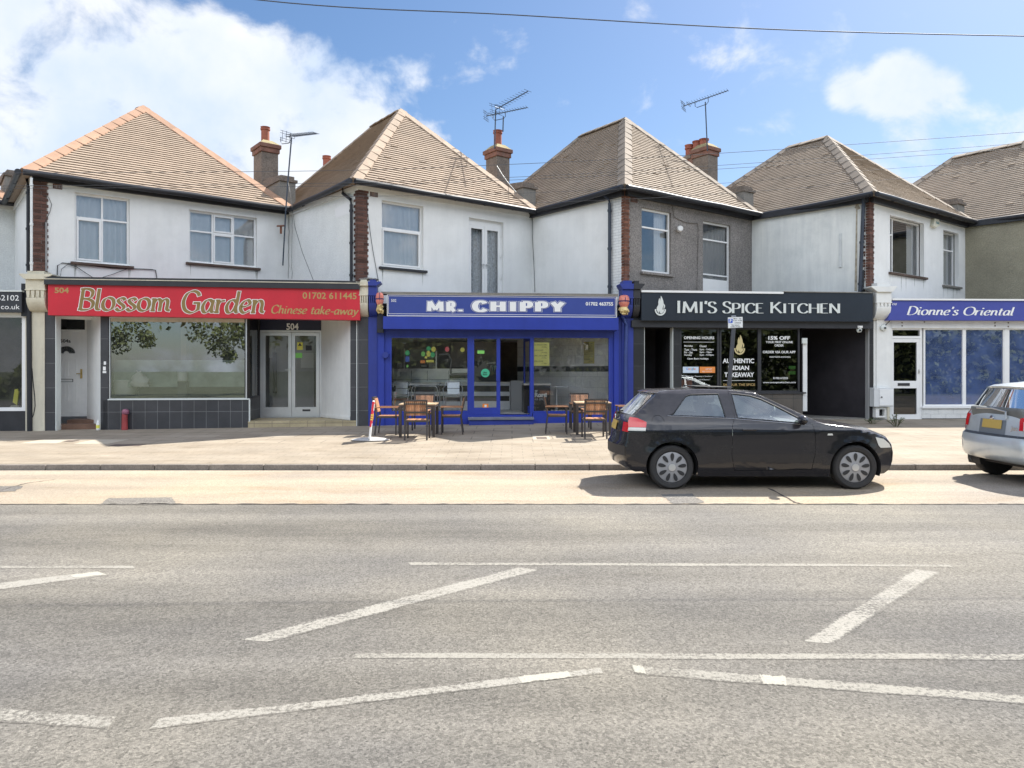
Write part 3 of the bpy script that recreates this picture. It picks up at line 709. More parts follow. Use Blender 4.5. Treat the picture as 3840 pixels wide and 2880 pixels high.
# ================================================================ houses
WALL_TOP = CH + 4.89
C4, V4 = (-12.05, 18.63), (-6.84, 22.74)
C2, V2 = (-4.06, 19.51), (.62, 23.08)
C0, V0 = (3.07, 20.16), (7.6, 23.47)
C8, V8 = (10.1, 20.92), (15.1, 24.68)
V6 = (-14.8, 22.04); C6 = (-19.95, 17.95)
C9, V9 = (17.55, 22.05), (22.6, 25.8)
V6L = (-22.5, 21.2)
PA = Plane(C4, C2); PB = Plane(C2, C0); PC = Plane(C0, C8); PD = Plane(C8, (17.3, 21.25)); PL = Plane(C6, C4)

def v3(p, z): return Vector((p[0], p[1], z))

def tiled_face(mb, e0, e1, t0, t1, n, tw=.21):
    e0, e1, t0, t1 = map(Vector, (e0, e1, t0, t1))
    nr = (e1 - e0).cross(t0 - e0).normalized()
    if nr.z < 0: nr = -nr
    ph = random.random() * 10
    for k in range(n):
        f0, f1 = k / n, min(1, (k + 1.15) / n)
        P0, P1, Q0, Q1 = e0.lerp(t0, f0), e1.lerp(t1, f0), e0.lerp(t0, f1), e1.lerp(t1, f1)
        m = max(1, round((P1 - P0).length / tw)); off = (.5 if k % 2 else 0)
        ss = [0.0] + [(j + off) / m for j in range(0 if off else 1, m) if .02 < (j + off) / m < .98] + [1.0]
        row = .0008 * sin(k * 1.7 + ph)
        for j in range(len(ss) - 1):
            l = .036 + row + random.gauss(0, .0004) + (.014 if random.random() < .008 else 0)
            a, b = P0.lerp(P1, ss[j]), P0.lerp(P1, ss[j + 1]); c, d = Q0.lerp(Q1, ss[j + 1]), Q0.lerp(Q1, ss[j])
            ia = [mb.add(p) for p in (a + nr * l, b + nr * l, c + nr * .005, d + nr * .005, a - nr * .002, b - nr * .002)]
            mb.f.append([ia[0], ia[1], ia[2], ia[3]]); mb.f.append([ia[4], ia[5], ia[1], ia[0]])

def ridge_line(mb, p, q, w=.20, seg=.45, lift=.06, drop=.62):
    p, q = Vector(p), Vector(q); d = q - p; L = d.length; d.normalize(); s = d.cross(Vector((0, 0, 1))).normalized()
    up = s.cross(d).normalized(); n = max(1, round(L / seg))
    for i in range(n):
        a = p + d * (L * i / n + .006); b = p + d * (L * (i + 1) / n + .03)
        ring = []
        for c, k in ((a, 1.08), (b, .96)):
            ring.append([c + up * (lift * k + random.uniform(0, .003)), c + s * w * k + up * (lift * k - w * drop), c + s * w * k + up * (lift * k - w * drop - .03), c - s * w * k + up * (lift * k - w * drop - .03), c - s * w * k + up * (lift * k - w * drop)])
        ia = [[mb.add(x) for x in r] for r in ring]
        for k in range(5): mb.f.append([ia[0][k], ia[0][(k + 1) % 5], ia[1][(k + 1) % 5], ia[1][k]])
        mb.f.append(ia[0][::-1]); mb.f.append(ia[1])

def make_roof(house, C, V, ridge_h, D=7.7, tmat=None, rmat=None, rmat_left=None, o=.24, nf=39):
    e = (Vector(V) - Vector(C)); L0 = e.length; e.normalize(); n = Vector((-e.y, e.x)); C_ = Vector(C); V_ = Vector(V)
    zE = WALL_TOP + .05
    a = C_ - e * o - n * o; b = V_ - n * o + e * .02; c = V_ + e * .02 + n * D; d = C_ - e * o + n * D
    L = (b - a).length; A1 = (a + b) / 2 + n * (L / 2); A2 = (c + d) / 2 - n * (L / 2); zR = CH + ridge_h
    a3, b3, c3, d3, r1, r2 = v3(a, zE), v3(b, zE), v3(c, zE), v3(d, zE), v3(A1, zR), v3(A2, zR)
    mb = MB()
    tiled_face(mb, a3, b3, r1, r1, nf)
    tiled_face(mb, d3, a3, r2, r1, nf)
    mb.poly([b3, c3, r2, r1]); mb.poly([c3, d3, r2])
    dn = Vector((0, 0, -.03)); mb.poly([a3 + dn, b3 + dn, c3 + dn, d3 + dn])
    rf = mb.build('roof', tmat, house, recalc=False)
    mb = MB(); ridge_line(mb, a3, r1); ridge_line(mb, r1, b3 + (r1 - b3) * .02); ridge_line(mb, d3, r2); ridge_line(mb, r1, r2)
    mb.build('ridge_tiles', rmat, rf)
    # gutter and eaves board along front and left side
    mb = MB(); g = .075
    f0 = a - n * .02; f1 = b - n * .02; l1 = a - e * .02; l0 = a + n * (4.3) - e * .02
    for p, q, nn in ((f0, f1, -n), (l0, l1, -e)):
        dd = (q - p).normalized(); N_ = max(2, int((q - p).length / .9))
        pts = [p + dd * ((q - p).length * i / N_) for i in range(N_ + 1)]
        mb.tube([v3(x + nn * g, zE - .055 + .01 * sin(i * 1.9)) for i, x in enumerate(pts)], g, 10)
        for i, x in enumerate(pts[1:-1]):
            mb.bar(v3(x + nn * .01, zE - .11), v3(x + nn * (g + .01), zE - .14), .03, .02)
    mb.build('gutter', GUTTER, house, smooth=True)
    return dict(a=a, b=b, c=c, d=d, e=e, n=n, zE=zE)

def shell(house, C, V, n, e, D, mat, front_holes, left_plane, left_mat, front_mat, zb=3.0, left_label=None, front_label=None):
    fp = Plane(C, V)
    mb = MB(); fp.wall(mb, 0, fp.L, zb, WALL_TOP, front_holes, .13)
    fw = mb.build('wall', front_mat, house)
    if front_label: fw['label'] = front_label
    if left_plane is not None:
        mb = MB(); left_plane.wall(mb, 0, left_plane.L, zb, WALL_TOP)
        lw = mb.build('wall', left_mat, house)
        if left_label: lw['label'] = left_label
    mb = MB(); c = Vector(V) + n * D; d = Vector(C) + n * D
    for p, q in ((V, c), (c, d), (d, C)):
        mb.poly([v3(p, 3.3), v3(q, 3.3), v3(q, WALL_TOP), v3(p, WALL_TOP)])
    mb.build('rear_wall', CONC, house)
    return fp

def quoin(house, C, e, n, z0, z1, wf=.25, wl=.22, orange=.2, name='brick_quoin', mat=None):
    mb = MB(); C = Vector(C); z = z0; k = 0
    mo = MB(); s = .02
    def obox(m, a0, a1, b0, b1, za, zb):
        P = lambda a, b, zz: v3(C + e * a + n * b, zz)
        m.hexa([P(a0, b0, za), P(a1, b0, za), P(a1, b1, za), P(a0, b1, za), P(a0, b0, zb), P(a1, b0, zb), P(a1, b1, zb), P(a0, b1, zb)])
    while z < z1 - .02:
        h = min(.066, z1 - z); j = lambda: random.uniform(-.006, .006)
        if k % 2 == 0:
            obox(mb, -s + j(), wf * .52, -s + j(), .1, z, z + h); obox(mb, wf * .52 + .012, wf + j(), -s + j(), .1, z, z + h); obox(mb, -s + j(), .08, .112, wl * .6 + j(), z, z + h)
        else:
            obox(mb, -s + j(), wf * .86 + j(), -s + j(), .1, z, z + h); obox(mb, -s + j(), .08, .112, wl + j(), z, z + h)
        z += .077; k += 1
    obox(mo, -.008, wf - .02, -.008, wl - .03, z0, z1)
    q = mb.build(name, mat or BRICK, house); mo.build('mortar', MORTAR, q)
    return q

def window(P, rect, house, cols, recess=.09, fw=.055, curtain=None, glass=None, sill=None, sash=(), room=True, drape=None, fmat=None, name='window', bottom_panel=0, sill_over=.09):
    t0, t1, z0, z1 = rect
    mb = MB(); d1 = -recess; d0 = -recess - .06
    P.frame(mb, t0, t1, z0, z1, fw, d0, d1, wb=fw * 1.2)
    pane = MB(); it0, it1, iz0, iz1 = t0 + fw, t1 - fw, z0 + fw * 1.2, z1 - fw
    W_ = it1 - it0; H_ = iz1 - iz0; m = fw * .8; acc = 0
    for ci, (cf, rows) in enumerate(cols):
        ca, cb = it0 + acc * W_, it0 + (acc + cf) * W_; acc += cf
        if ci > 0: P.box(mb, ca - m / 2, ca + m / 2, iz0, iz1, d0, d1)
        a0 = ca + (m / 2 if ci > 0 else 0); a1 = cb - (m / 2 if ci < len(cols) - 1 else 0); racc = 0
        for ri, rf in enumerate(rows):
            ra, rb = iz0 + racc * H_, iz0 + (racc + rf) * H_; racc += rf
            if ri > 0: P.box(mb, a0, a1, ra - m / 2, ra + m / 2, d0, d1)
            b0 = ra + (m / 2 if ri > 0 else 0); b1 = rb - (m / 2 if ri < len(rows) - 1 else 0)
            if (ci, ri) in sash:
                P.frame(mb, a0 + .004, a1 - .004, b0 + .004, b1 - .004, .045, d0 + .01, d1 + .018)
            P.face(pane, a0, a1, b0, b1, d0 + .025)
    w_ = mb.build(name, fmat or WHITE, house)
    pane.build('pane', glass or GLASS_UP, w_, recalc=False)
    if curtain:
        cm = MB(); n = 60; top = []; bot = []
        for i in range(n + 1):
            f = i / n; t = t0 + f * (t1 - t0); dd = d0 - .06 + .022 * sin(f * 46 + sin(f * 9) * 2)
            top.append(P.W(t, z1 + .05, dd)); bot.append(P.W(t, z0 - .02, dd))
        cm.grid([bot, top]); cm.build('curtain', curtain, w_, smooth='all')
    if drape:
        cm = MB()
        for f0, f1 in drape:
            n = 16; top = []; bot = []
            for i in range(n + 1):
                f = f0 + (f1 - f0) * i / n; t = t0 + f * (t1 - t0); dd = d0 - .12 + .03 * sin(i * 1.7)
                top.append(P.W(t, z1 + .05, dd)); bot.append(P.W(t, z0 - .02, dd))
            cm.grid([bot, top])
        cm.build('curtain', CURTAIN, w_, smooth='all')
    if room:
        rm = MB(); P.room(rm, t0 - .03, t1 + .03, z0 - .03, z1 + .08, d0 - .012, d0 - 1.3); rm.build('room_lining', ROOM_UP, w_)
    if sill:
        sm = MB(); P.box(sm, t0 - sill_over, t1 + sill_over, z0 - .07, z0 - .002, -.1, .085); sm.build('sill', sill, w_, bevel=.008)
    return w_
ROOM_UP = M('upstairs_room', (.20, .20, .21), .9, var=.2)

def side_prism(P, mb, t0, t1, prof):
    """profile of (depth, height) swept along the facade"""
    n = len(prof)
    a = [mb.add(P.W(t0, z, d), (t0, z)) for d, z in prof]; b = [mb.add(P.W(t1, z, d), (t1, z)) for d, z in prof]
    mb.f.append(a); mb.f.append(b[::-1])
    for i in range(n): mb.f.append([a[i], b[i], b[(i + 1) % n], a[(i + 1) % n]])

def pilaster(P, house, mat, u0, u1, cu0, cu1, vt, vcap, vblk, vden, vscr, vbase, mat_col=None, flip=False, rubble=None):
    """console bracket (cap, block, dentils, scroll) on a plain pier; all v are picture rows of its breaks"""
    mb = MB(); d = .30
    um = (u0 + u1) / 2
    Z = lambda v: P.tz(um, v, d)[1]
    t0, t1 = P.tz(u0, 0, d)[0], P.tz(u1, 0, d)[0]; c0, c1 = P.tz(cu0, 0, d)[0], P.tz(cu1, 0, d)[0]
    zt, zc, zb, zd, zs = Z(vt), Z(vcap), Z(vblk), Z(vden), Z(vscr)
    P.box(mb, t0 + .03, t1 - .03, (zt + zc) / 2 + .03, zt, -.1, d - .02)
    pts = [(c0, (zt + zc) / 2 + .03), (c0, (zt + zc) / 2), (t0, zc), (t1, zc), (c1, (zt + zc) / 2), (c1, (zt + zc) / 2 + .03)]
    P.prism(mb, pts, -.1, d + .06)
    P.box(mb, t0, t1, zb, zc, -.1, d); P.box(mb, t0 - .015, t1 + .015, zb - .012, zb + .012, -.1, d + .012)
    n = 4; w = (t1 - t0) / n
    P.box(mb, t0 + .01, t1 - .01, zd, zb - .012, -.1, d - .05)
    for i in range(n):
        a = t0 + i * w; P.prism(mb, [(a + .01, zb - .012), (a + w * .28, zd), (a + w * .78, zd), (a + w - .01, zb - .012)], d - .05, d)
    prof = [(-.1, zd), (-.1, zs)]
    for i in range(9):
        f = i / 8; prof.append((.06 + (d - .06) * sin(f * pi / 2), zs + (zd - zs) * (1 - cos(f * pi / 2)) ** .8))
    side_prism(P, mb, t0 + .01, t1 - .01, prof)
    p = mb.build('pilaster', mat, house, bevel=.006)
    if rubble:
        rb = MB()
        for i in range(16):
            a = t0 + (t1 - t0) * random.random(); s_ = random.uniform(.03, .07); dd = random.uniform(.0, d - .05)
            q = P.W(a, zt, dd); rb.lathe([(s_ * .5, 0), (s_, s_ * .4), (s_ * .6, s_ * .9), (.005, s_)], q, 6)
        rb.build('broken_mortar', rubble, p)
    cm = MB(); tt0, tt1 = P.tz(u0, 0, .06)[0], P.tz(u1, 0, .06)[0]
    P.box(cm, tt0, tt1, -.05, zs - .002, -.2, .06)
    cm.build('pier', mat_col or mat, p)
    return p

def downpipe(house, pts, r=.042, name='downpipe', mat=None):
    mb = MB(); mb.tube(pts, r, 10)
    a, b = Vector(pts[-2]), Vector(pts[-1])
    for f in (.08, .5, .92):
        p = a.lerp(b, f); mb.tube([p - Vector((0, 0, .03)), p + Vector((0, 0, .03))], r * 1.35, 10)
    return mb.build(name, mat or GUTTER, house, smooth=True)

H4 = thing('brick_house', 'white rendered house with orange ridge tiles above the red fronted takeaway', 'building', (C4[0], C4[1], 0), 'terrace of stepped houses with shops below')
H2 = thing('brick_house', 'white house with upstairs french doors above the bright blue shopfront', 'building', (C2[0], C2[1], 0), 'terrace of stepped houses with shops below')
H0 = thing('brick_house', 'house with grey pebbledash front above the black fronted shop', 'building', (C0[0], C0[1], 0), 'terrace of stepped houses with shops below')
H8 = thing('brick_house', 'white house with an alarm box above the white shopfront with blue windows', 'building', (C8[0], C8[1], 0), 'terrace of stepped houses with shops below')
H6 = thing('brick_house', 'house cut off by the left picture edge with a dark sign and white window', 'building', (C6[0], C6[1], 0), 'terrace of stepped houses with shops below')
H9 = thing('brick_house', 'house with olive pebbledash side wall at the right picture edge', 'building', (C9[0], C9[1], 0), 'terrace of stepped houses with shops below')

r4 = make_roof(H4, C4, V4, 8.22, tmat=TILE, rmat=RIDGE_O)
r2 = make_roof(H2, C2, V2, 8.24, tmat=TILE, rmat=RIDGE_T)
r0 = make_roof(H0, C0, V0, 8.12, tmat=TILE_B, rmat=RIDGE_G)
r8 = make_roof(H8, C8, V8, 7.92, tmat=TILE_B, rmat=RIDGE_G)
r6 = make_roof(H6, C6, V6, 8.1, tmat=TILE, rmat=RIDGE_O)
r9 = make_roof(H9, C9, V9, 8.1, tmat=TILE_B, rmat=RIDGE_G, D=8.6)

F4, F2, F0, F8, F6 = Plane(C4, V4), Plane(C2, V2), Plane(C0, V0), Plane(C8, V8), Plane(C6, V6)
S4, S2, S0, S8, S9 = Plane(V6, C4), Plane(V4, C2), Plane(V2, C0), Plane(V0, C8), Plane(V8, C9)

w4a = F4.zrect(1, 515, 897, 706, 1180); w4b = F4.zrect(1, 1307, 1776, 832, 1188)
w2a = F2.zrect(4, 868, 1182, 828, 1322); w2b = F2.zrect(4, 1525, 1785, 955, 1640)
w0a = F0.zrect(6, 1018, 1240, 880, 1356); w0b = F0.zrect(6, 1480, 1688, 978, 1600)
w8a = F8.zrect(8, 1278, 1516, 785, 1172); w8b = F8.zrect(8, 1650, 1757, 872, 1250)
shell(H4, C4, V4, r4['n'], r4['e'], 7.7, None, [w4a, w4b], S4, RENDER, RENDER)
shell(H2, C2, V2, r2['n'], r2['e'], 7.7, None, [w2a, w2b], S2, RENDER2, RENDER, left_label='rough white rendered side wall')
shell(H0, C0, V0, r0['n'], r0['e'], 7.7, None, [w0a, w0b], S0, RENDER, DASH, front_label='grey pebbledashed front wall')
shell(H8, C8, V8, r8['n'], r8['e'], 7.7, None, [w8a, w8b], S8, RENDERC, RENDER, left_label='stained white side wall')
shell(H6, C6, V6, r6['n'], r6['e'], 7.7, None, [], None, None, RENDER2)
shell(H9, C9, V9, r9['n'], r9['e'], 7.7, None, [], S9, OLIVE, OLIVE)

window(F4, w4a, H4, [(.5, [.66, .34]), (.5, [.66, .34])], curtain=CURTAIN, sill=WOOD_SILL, sash=((0, 0),))
window(F4, w4b, H4, [(.335, [.62, .38]), (.33, [.62, .38]), (.335, [.62, .38])], curtain=CURTAIN, sill=WOOD_SILL, sash=((1, 0), (1, 1)))
window(F2, w2a, H2, [(1.0, [.6, .4])], curtain=CURTAIN, sill=GUTTER, sash=((0, 0),), recess=.10)
window(F0, w0a, H0, [(1.0, [.72, .28])], sill=DASH, recess=.07, drape=((.62, .98),), sill_over=.06)
window(F0, w0b, H0, [(1.0, [.36, .44, .20])], recess=.07, curtain=M('grey_roller_blind', (.20, .21, .23), .8, var=.05))
pm = MB(); F0.box(pm, w0b[0] + .06, w0b[1] - .06, w0b[2] + .06, F0.tz(zx(6, 1570), zy(6, 1405), -.1)[1], -.125, -.09); pm.build('door_panel', WHITE, H0)
window(F8, w8a, H8, [(.2, [.70, .30]), (.8, [1.0])], sill=WOOD_SILL, recess=.16, drape=((.80, .98),))
window(F8, w8b, H8, [(1.0, [.68, .32])], sill=CONC, recess=.16, drape=((.5, .98),))
# french doors of the blue-fronted house
t0, t1, z0, z1 = w2b
zt = F2.tz(zx(4, 1640), zy(4, 1005), -.09)[1]
fd = MB(); F2.frame(fd, t0, t1, z0, z1, .05, -.15, -.09); F2.box(fd, t0 + .05, t1 - .05, zt, z1 - .05, -.14, -.10)
fdo = fd.build('french_doors', WHITE, H2); tm = (t0 + t1) / 2
for a, b in ((t0 + .055, tm - .004), (tm + .004, t1 - .055)):
    lf = MB(); F2.frame(lf, a, b, z0 + .05, zt - .005, .085, -.14, -.085, wb=.18); l_ = lf.build('door_leaf', WHITE, fdo)
    pn = MB(); F2.face(pn, a + .085, b - .085, z0 + .23, zt - .09, -.115); pn.build('pane', GLASS_UP, fdo, recalc=False)
hm = MB()
zh = F2.tz(zx(4, 1620), zy(4, 1290), -.08)[1]
for s in (-1, 1): hm.bar(F2.W(tm + s * .05, zh, -.08), F2.W(tm + s * .05, zh, -.03), .02); hm.bar(F2.W(tm + s * .05, zh, -.035), F2.W(tm + s * .15, zh, -.035), .02); F2.box(hm, tm + s * .05 - .014, tm + s * .05 + .014, zh - .12, zh + .03, -.085, -.078)
hm.build('handle', ALU, fdo)
hg = MB()
for y in (1065, 1222, 1385):
    zq = F2.tz(zx(4, 1748), zy(4, y), -.08)[1]; F2.box(hg, t1 - .07, t1 - .03, zq - .06, zq + .06, -.088, -.06)
hg.build('hinge', WHITE, fdo)
cm = MB(); n = 70; top = []; bot = []
for i in range(n + 1):
    f = i / n; t = t0 + f * (t1 - t0); dd = -.24 + .025 * sin(f * 60); top.append(F2.W(t, zt, dd)); bot.append(F2.W(t, z0, dd))
cm.grid([bot, top]); cm.build('curtain', CURTAIN2, fdo, smooth='all')
rm = MB(); F2.room(rm, t0, t1, z0, z1, -.17, -1.3); rm.build('room_lining', ROOM_UP, fdo)
# lintel vents
def vent(F, house, n, x0, x1, y0, y1, mat=BRICK):
    t0, t1, z0, z1 = F.zrect(n, x0, x1, y0, y1); mb = MB(); F.frame(mb, t0, t1, z0, z1, .02, -.02, .012)
    for i in range(5):
        a = t0 + .02 + (t1 - t0 - .04) * i / 5; F.box(mb, a, a + (t1 - t0) / 9, z0 + .02, z1 - .02, -.02, .006)
    mb.build('air_brick', mat, house)
vent(F4, H4, 1, 365, 430, 628, 662); vent(F2, H2, 4, 780, 837, 736, 780); vent(F0, H0, 6, 935, 985, 785, 822)

quoin(H4, C4, r4['e'], r4['n'], 3.35, WALL_TOP - .02, .33, .10)
quoin(H2, C2, r2['e'], r2['n'], 3.45, WALL_TOP - .02, .30, .22)
quoin(H0, C0, r0['e'], r0['n'], 3.45, WALL_TOP - .02, .17, .05, mat=BRICK_O)
quoin(H8, C8, r8['e'], r8['n'], 3.45, WALL_TOP - .02, .22, .30)
# white painted brickwork beside the quoin of the grey house
WBRICK = brick_mat('white_painted_brick', (.76, .77, .76), (.72, .73, .72), (.55, .56, .56), .225, .077, gap=.008, rough=.7, bump=.8)
mb = MB(); L = S0.L; S0.face(mb, L - .62, L - .07, 3.45, WALL_TOP - .12, .004); mb.build('painted_brickwork', WBRICK, H0)
# pale eaves boards
mb = MB()
for Fp, Sp, r, h, both in ((F2, S2, r2, H2, True), (F6, None, r6, H6, False), (F4, S4, r4, H4, None)):
    eb = MB()
    if both is not None: Fp.box(eb, -.02, Fp.L, WALL_TOP - .13, WALL_TOP - .01, .003, .035)
    if Sp is not None: Sp.box(eb, 0, Sp.L + .02, WALL_TOP - .15, WALL_TOP - .01, .003, .05)
    eb.build('eaves_board', WPAINT, h)
for Fp, Sp, h in ((F0, S0, H0), (F8, S8, H8)):
    eb = MB(); Fp.box(eb, .0, Fp.L, WALL_TOP - .15, WALL_TOP - .01, .003, .12); Sp.box(eb, 0, Sp.L, WALL_TOP - .15, WALL_TOP - .01, .003, .12); eb.build('eaves_board', GUTTER, h)
eb = MB(); S9.box(eb, 0, S9.L, WALL_TOP - .14, WALL_TOP - .01, .003, .10); eb.build('eaves_board', GUTTER, H9)
eb = MB(); F4.box(eb, -.02, F4.L, WALL_TOP - .12, WALL_TOP - .01, .003, .10); eb.build('eaves_board', GUTTER, H4)

# downpipes
def pipe_on(P, house, n, pts, d=.09, r=.042, mat=None):
    q = []
    for x, y in pts:
        t, z = P.tz(zx(n, x), zy(n, y), d); q.append(P.W(t, z, d))
    return downpipe(house, q, r, mat=mat)
PIPE = M('dark_blue_grey_pipe', (.035, .045, .065), .5, var=.2)
pipe_on(S4, H4, 1, [(185, 560), (190, 600), (195, 640), (195, 1235)], .07)
pipe_on(S4, H4, 'm', [(288, 260), (288, 1110)], .07, .03, WPAINT)
pipe_on(S2, H2, 4, [(572, 705), (574, 755), (632, 800), (638, 840), (638, 1418)], .09)
pipe_on(S0, H0, 6, [(738, 745), (742, 775), (772, 800), (776, 830), (776, 1512)], .09, .045, PIPE)
pipe_on(S8, H8, 8, [(1096, 600), (1068, 1290)], .09, .05, PIPE)
pipe_on(S8, H8, 8, [(1088, 1140), (1088, 1285)], .05, .035)

# party-wall upstands, chimneys
def upstand(house, V, n, e, h, w=.42, l0=.12, l1=1.7):
    mb = MB(); V = Vector(V)
    P = lambda a, b, z: v3(V + e * a + n * b, z)
    def bx(m, a0, a1, b0, b1, z0, z1, rise=0):
        m.hexa([P(a0, b0, z0), P(a1, b0, z0), P(a1, b1, z0), P(a0, b1, z0), P(a0, b0, z1), P(a1, b0, z1), P(a1, b1, z1 + rise), P(a0, b1, z1 + rise)])
    bx(mb, -w / 2, w / 2, l0, l1, WALL_TOP - .1, h - .13, .18)
    o = mb.build('party_wall', CONC, house)
    mc = MB(); bx(mc, -w / 2 - .04, w / 2 + .05, l0 - .05, l1, h - .128, h - .05, .18); bx(mc, -w / 2 + .05, w / 2 - .03, l0 + .02, l1, h - .048, h + .06, .18)
    mc.build('coping', CHIM, o)
    ml = MB(); bx(ml, -w / 2 - .02, -w / 2 - .004, l0 - .012, l0 + .5, WALL_TOP + .02, WALL_TOP + .22); bx(ml, w / 2 + .004, w / 2 + .02, l0 - .012, l0 + .5, WALL_TOP + .02, WALL_TOP + .22)
    bx(ml, -w / 2, w / 2, l0 - .14, l0 - .004, WALL_TOP - .02, WALL_TOP + .12); ml.build('lead_flashing', LEAD, o)
upstand(H4, V4, r4['n'], r4['e'], 7.62, w=.5)
upstand(H2, V2, r2['n'], r2['e'], 7.50, w=.5)
upstand(H0, V0, r0['n'], r0['e'], 7.48, w=.5)
upstand(H8, V8, r8['n'], r8['e'], 7.35, w=.5)
upstand(H6, V6, r6['n'], r6['e'], 7.6, w=.45)

def chimney(house, V, n, e, t, top, L=.75, W=.55, pots=((0, 0),), ph=.55, low=None, pr=.13):
    V = Vector(V); c = V + n * t
    P = lambda a, b, z: v3(c + e * a + n * b, z)
    def bx(m, a0, a1, b0, b1, z0, z1):
        m.hexa([P(a0, b0, z0), P(a1, b0, z0), P(a1, b1, z0), P(a0, b1, z0), P(a0, b0, z1), P(a1, b0, z1), P(a1, b1, z1), P(a0, b1, z1)])
    m = MB(); bx(m, -W / 2, W / 2, -L / 2, L / 2, 6.4, top - .38); ch = m.build('chimney', CHIM, house, bevel=.01)
    m = MB(); bx(m, -W / 2 - .04, W / 2 + .04, -L / 2 - .04, L / 2 + .04, top - .377, top - .23); bx(m, -W / 2 - .08, W / 2 + .08, -L / 2 - .08, L / 2 + .08, top - .227, top - .10)
    m.build('chimney_cap', CHIMB, ch, bevel=.012)
    m = MB(); m.hexa([P(-W / 2 - .05, -L / 2 - .05, top - .098), P(W / 2 + .05, -L / 2 - .05, top - .098), P(W / 2 + .05, L / 2 + .05, top - .098), P(-W / 2 - .05, L / 2 + .05, top - .098),
            P(-.16, -.2, top + .06), P(.16, -.2, top + .06), P(.16, .2, top + .06), P(-.16, .2, top + .06)])
    m.build('mortar_flaunching', M('yellow_lichen_mortar', (.30, .25, .13), .95, var=.3, vs=6), ch)
    for a, b in pots:
        m = MB(); m.lathe([(pr * 1.02, top - .02), (pr, ph * .8 + top), (pr * 1.18, ph * .82 + top), (pr * 1.2, ph * .9 + top), (pr * 1.02, ph * .91 + top), (pr * 1.2, ph + top), (pr * .9, ph + top), (pr * .85, top + ph - .2)], P(a, b, 0), 18)
        m.build('chimney_pot', POT, ch, smooth=True)
    if low:
        m = MB(); bx(m, -W / 2, W / 2, L / 2 + .002, L / 2 + low, 6.4, top - .34); m.build('lower_stack', CHIMB, ch)
        m = MB(); bx(m, -W / 2 - .04, W / 2 + .04, L / 2 + .06, L / 2 + low + .05, top - .337, top - .22); m.build('chimney_cap', CHIM, ch)
        m = MB(); t2 = top - .24; m.lathe([(pr, t2), (pr * .95, t2 + .30), (pr * 1.15, t2 + .31), (pr * 1.15, t2 + .36), (pr, t2 + .37), (pr * 1.2, t2 + .45), (pr * .9, t2 + .45), (pr * .85, t2 + .3)], P(0, L / 2 + low * .55, 0), 18)
        m.build('chimney_pot', POT, ch, smooth=True)
    return ch
chimney(H4, V4, r4['n'], r4['e'], 2.0, 9.12, pots=((0, .05),))
chimney(H2, V2, r2['n'], r2['e'], 1.80, 9.05, L=.62, W=.52, pots=((0, 0),), ph=.56)
chimney(H0, V0, r0['n'], r0['e'], 1.85, 9.22, L=.66, W=.50, pots=((0, .05), (0, .34)), ph=.26, low=.62, pr=.14)
ch = chimney(H2, (-6.63, 26.5), r2['n'], r2['e'], 0, 8.74, pots=((0, 0),), ph=.60)

# flat roofs over the shops
def flat_roof(house, pts, z):
    mb = MB(); n = len(pts); a = [mb.add(v3(p, z)) for p in pts]; b = [mb.add(v3(p, z + .1)) for p in pts]
    mb.f.append(a[::-1]); mb.f.append(b)
    for i in range(n): mb.f.append([a[i], a[(i + 1) % n], b[(i + 1) % n], b[i]])
    mb.build('flat_roof', M('roofing_felt', (.08, .08, .085), .9, var=.2), house)
flat_roof(H4, [C4, C2, (V4[0], V4[1] - .01)], 3.35); flat_roof(H2, [C2, C0, V2], 3.35); flat_roof(H0, [C0, C8, V0], 3.35); flat_roof(H8, [C8, (17.3, 21.25), V8], 3.3); flat_roof(H6, [C6, C4, V6], 3.3)
# walls between the shops, below
for h, P, d in ((H4, PA, r4), (H2, PB, r2), (H0, PC, r0), (H8, PD, r8), (H6, PL, r6)):
    mb = MB(); q = P.W(0.02, 0, 0); q2 = q + Vector((d['n'].x, d['n'].y, 0)) * (2.8 if h is H0 else 9)
    mb.poly([(q.x, q.y, 0), (q2.x, q2.y, 0), (q2.x, q2.y, 3.3), (q.x, q.y, 3.3)]); mb.build('party_wall', M('brown_black_porch_tile', (.034, .031, .035), .75, var=.25, vs=1.5, spec=.12), h)

# marks on the walls: repaired patch, drip streaks, old batten, cracks
DRIP = M('brown_drip_stain', (.36, .32, .25), .95, var=.4, vs=8)
GREYP = M('pale_repair_patch', (.80, .80, .80), .9)
def wall_mark(F_, house, n, pts, mat, name, d=.004):
    mb = MB(); F_.prism(mb, [F_.tz(zx(n, x), zy(n, y), d) for x, y in pts], -.001, d); mb.build(name, mat, house)
wall_mark(S2, H2, 4, [(512, 872), (520, 940), (622, 905), (622, 812)], GREYP, 'repair_patch')
wall_mark(S8, H8, 8, [(1041, 680), (1038, 900), (1030, 1285), (1048, 1285), (1050, 900), (1052, 680)], DRIP, 'drip_stain')
wall_mark(S8, H8, 8, [(1030, 705), (1050, 668), (1072, 710), (1050, 720)], DRIP, 'drip_stain', .006)
mb = MB(); S8.box(mb, *S8.zrect(8, 924, 944, 885, 1120), .002, .03); mb.build('timber_batten', M('pale_batten', (.55, .57, .57), .9, var=.15), H8)
for F_, h_, n_, x_, y0_, y1_ in ((F4, H4, 1, 1995, 830, 1280), (S2, H2, 4, 190, 905, 1400), (F0, H0, 6, 1843, 945, 1490), (F8, H8, 8, 1806, 835, 1330)):
    pts = []
    for i in range(12): pts.append((x_ + random.uniform(-4, 4), y0_ + (y1_ - y0_) * i / 11))
    mb = MB(); mb.tube([F_.W(*F_.tz(zx(n_, x), zy(n_, y), .004), .004) for x, y in pts], .006, 5); mb.build('wall_crack', M('dark_crack_line', (.14, .14, .13), .9), h_)
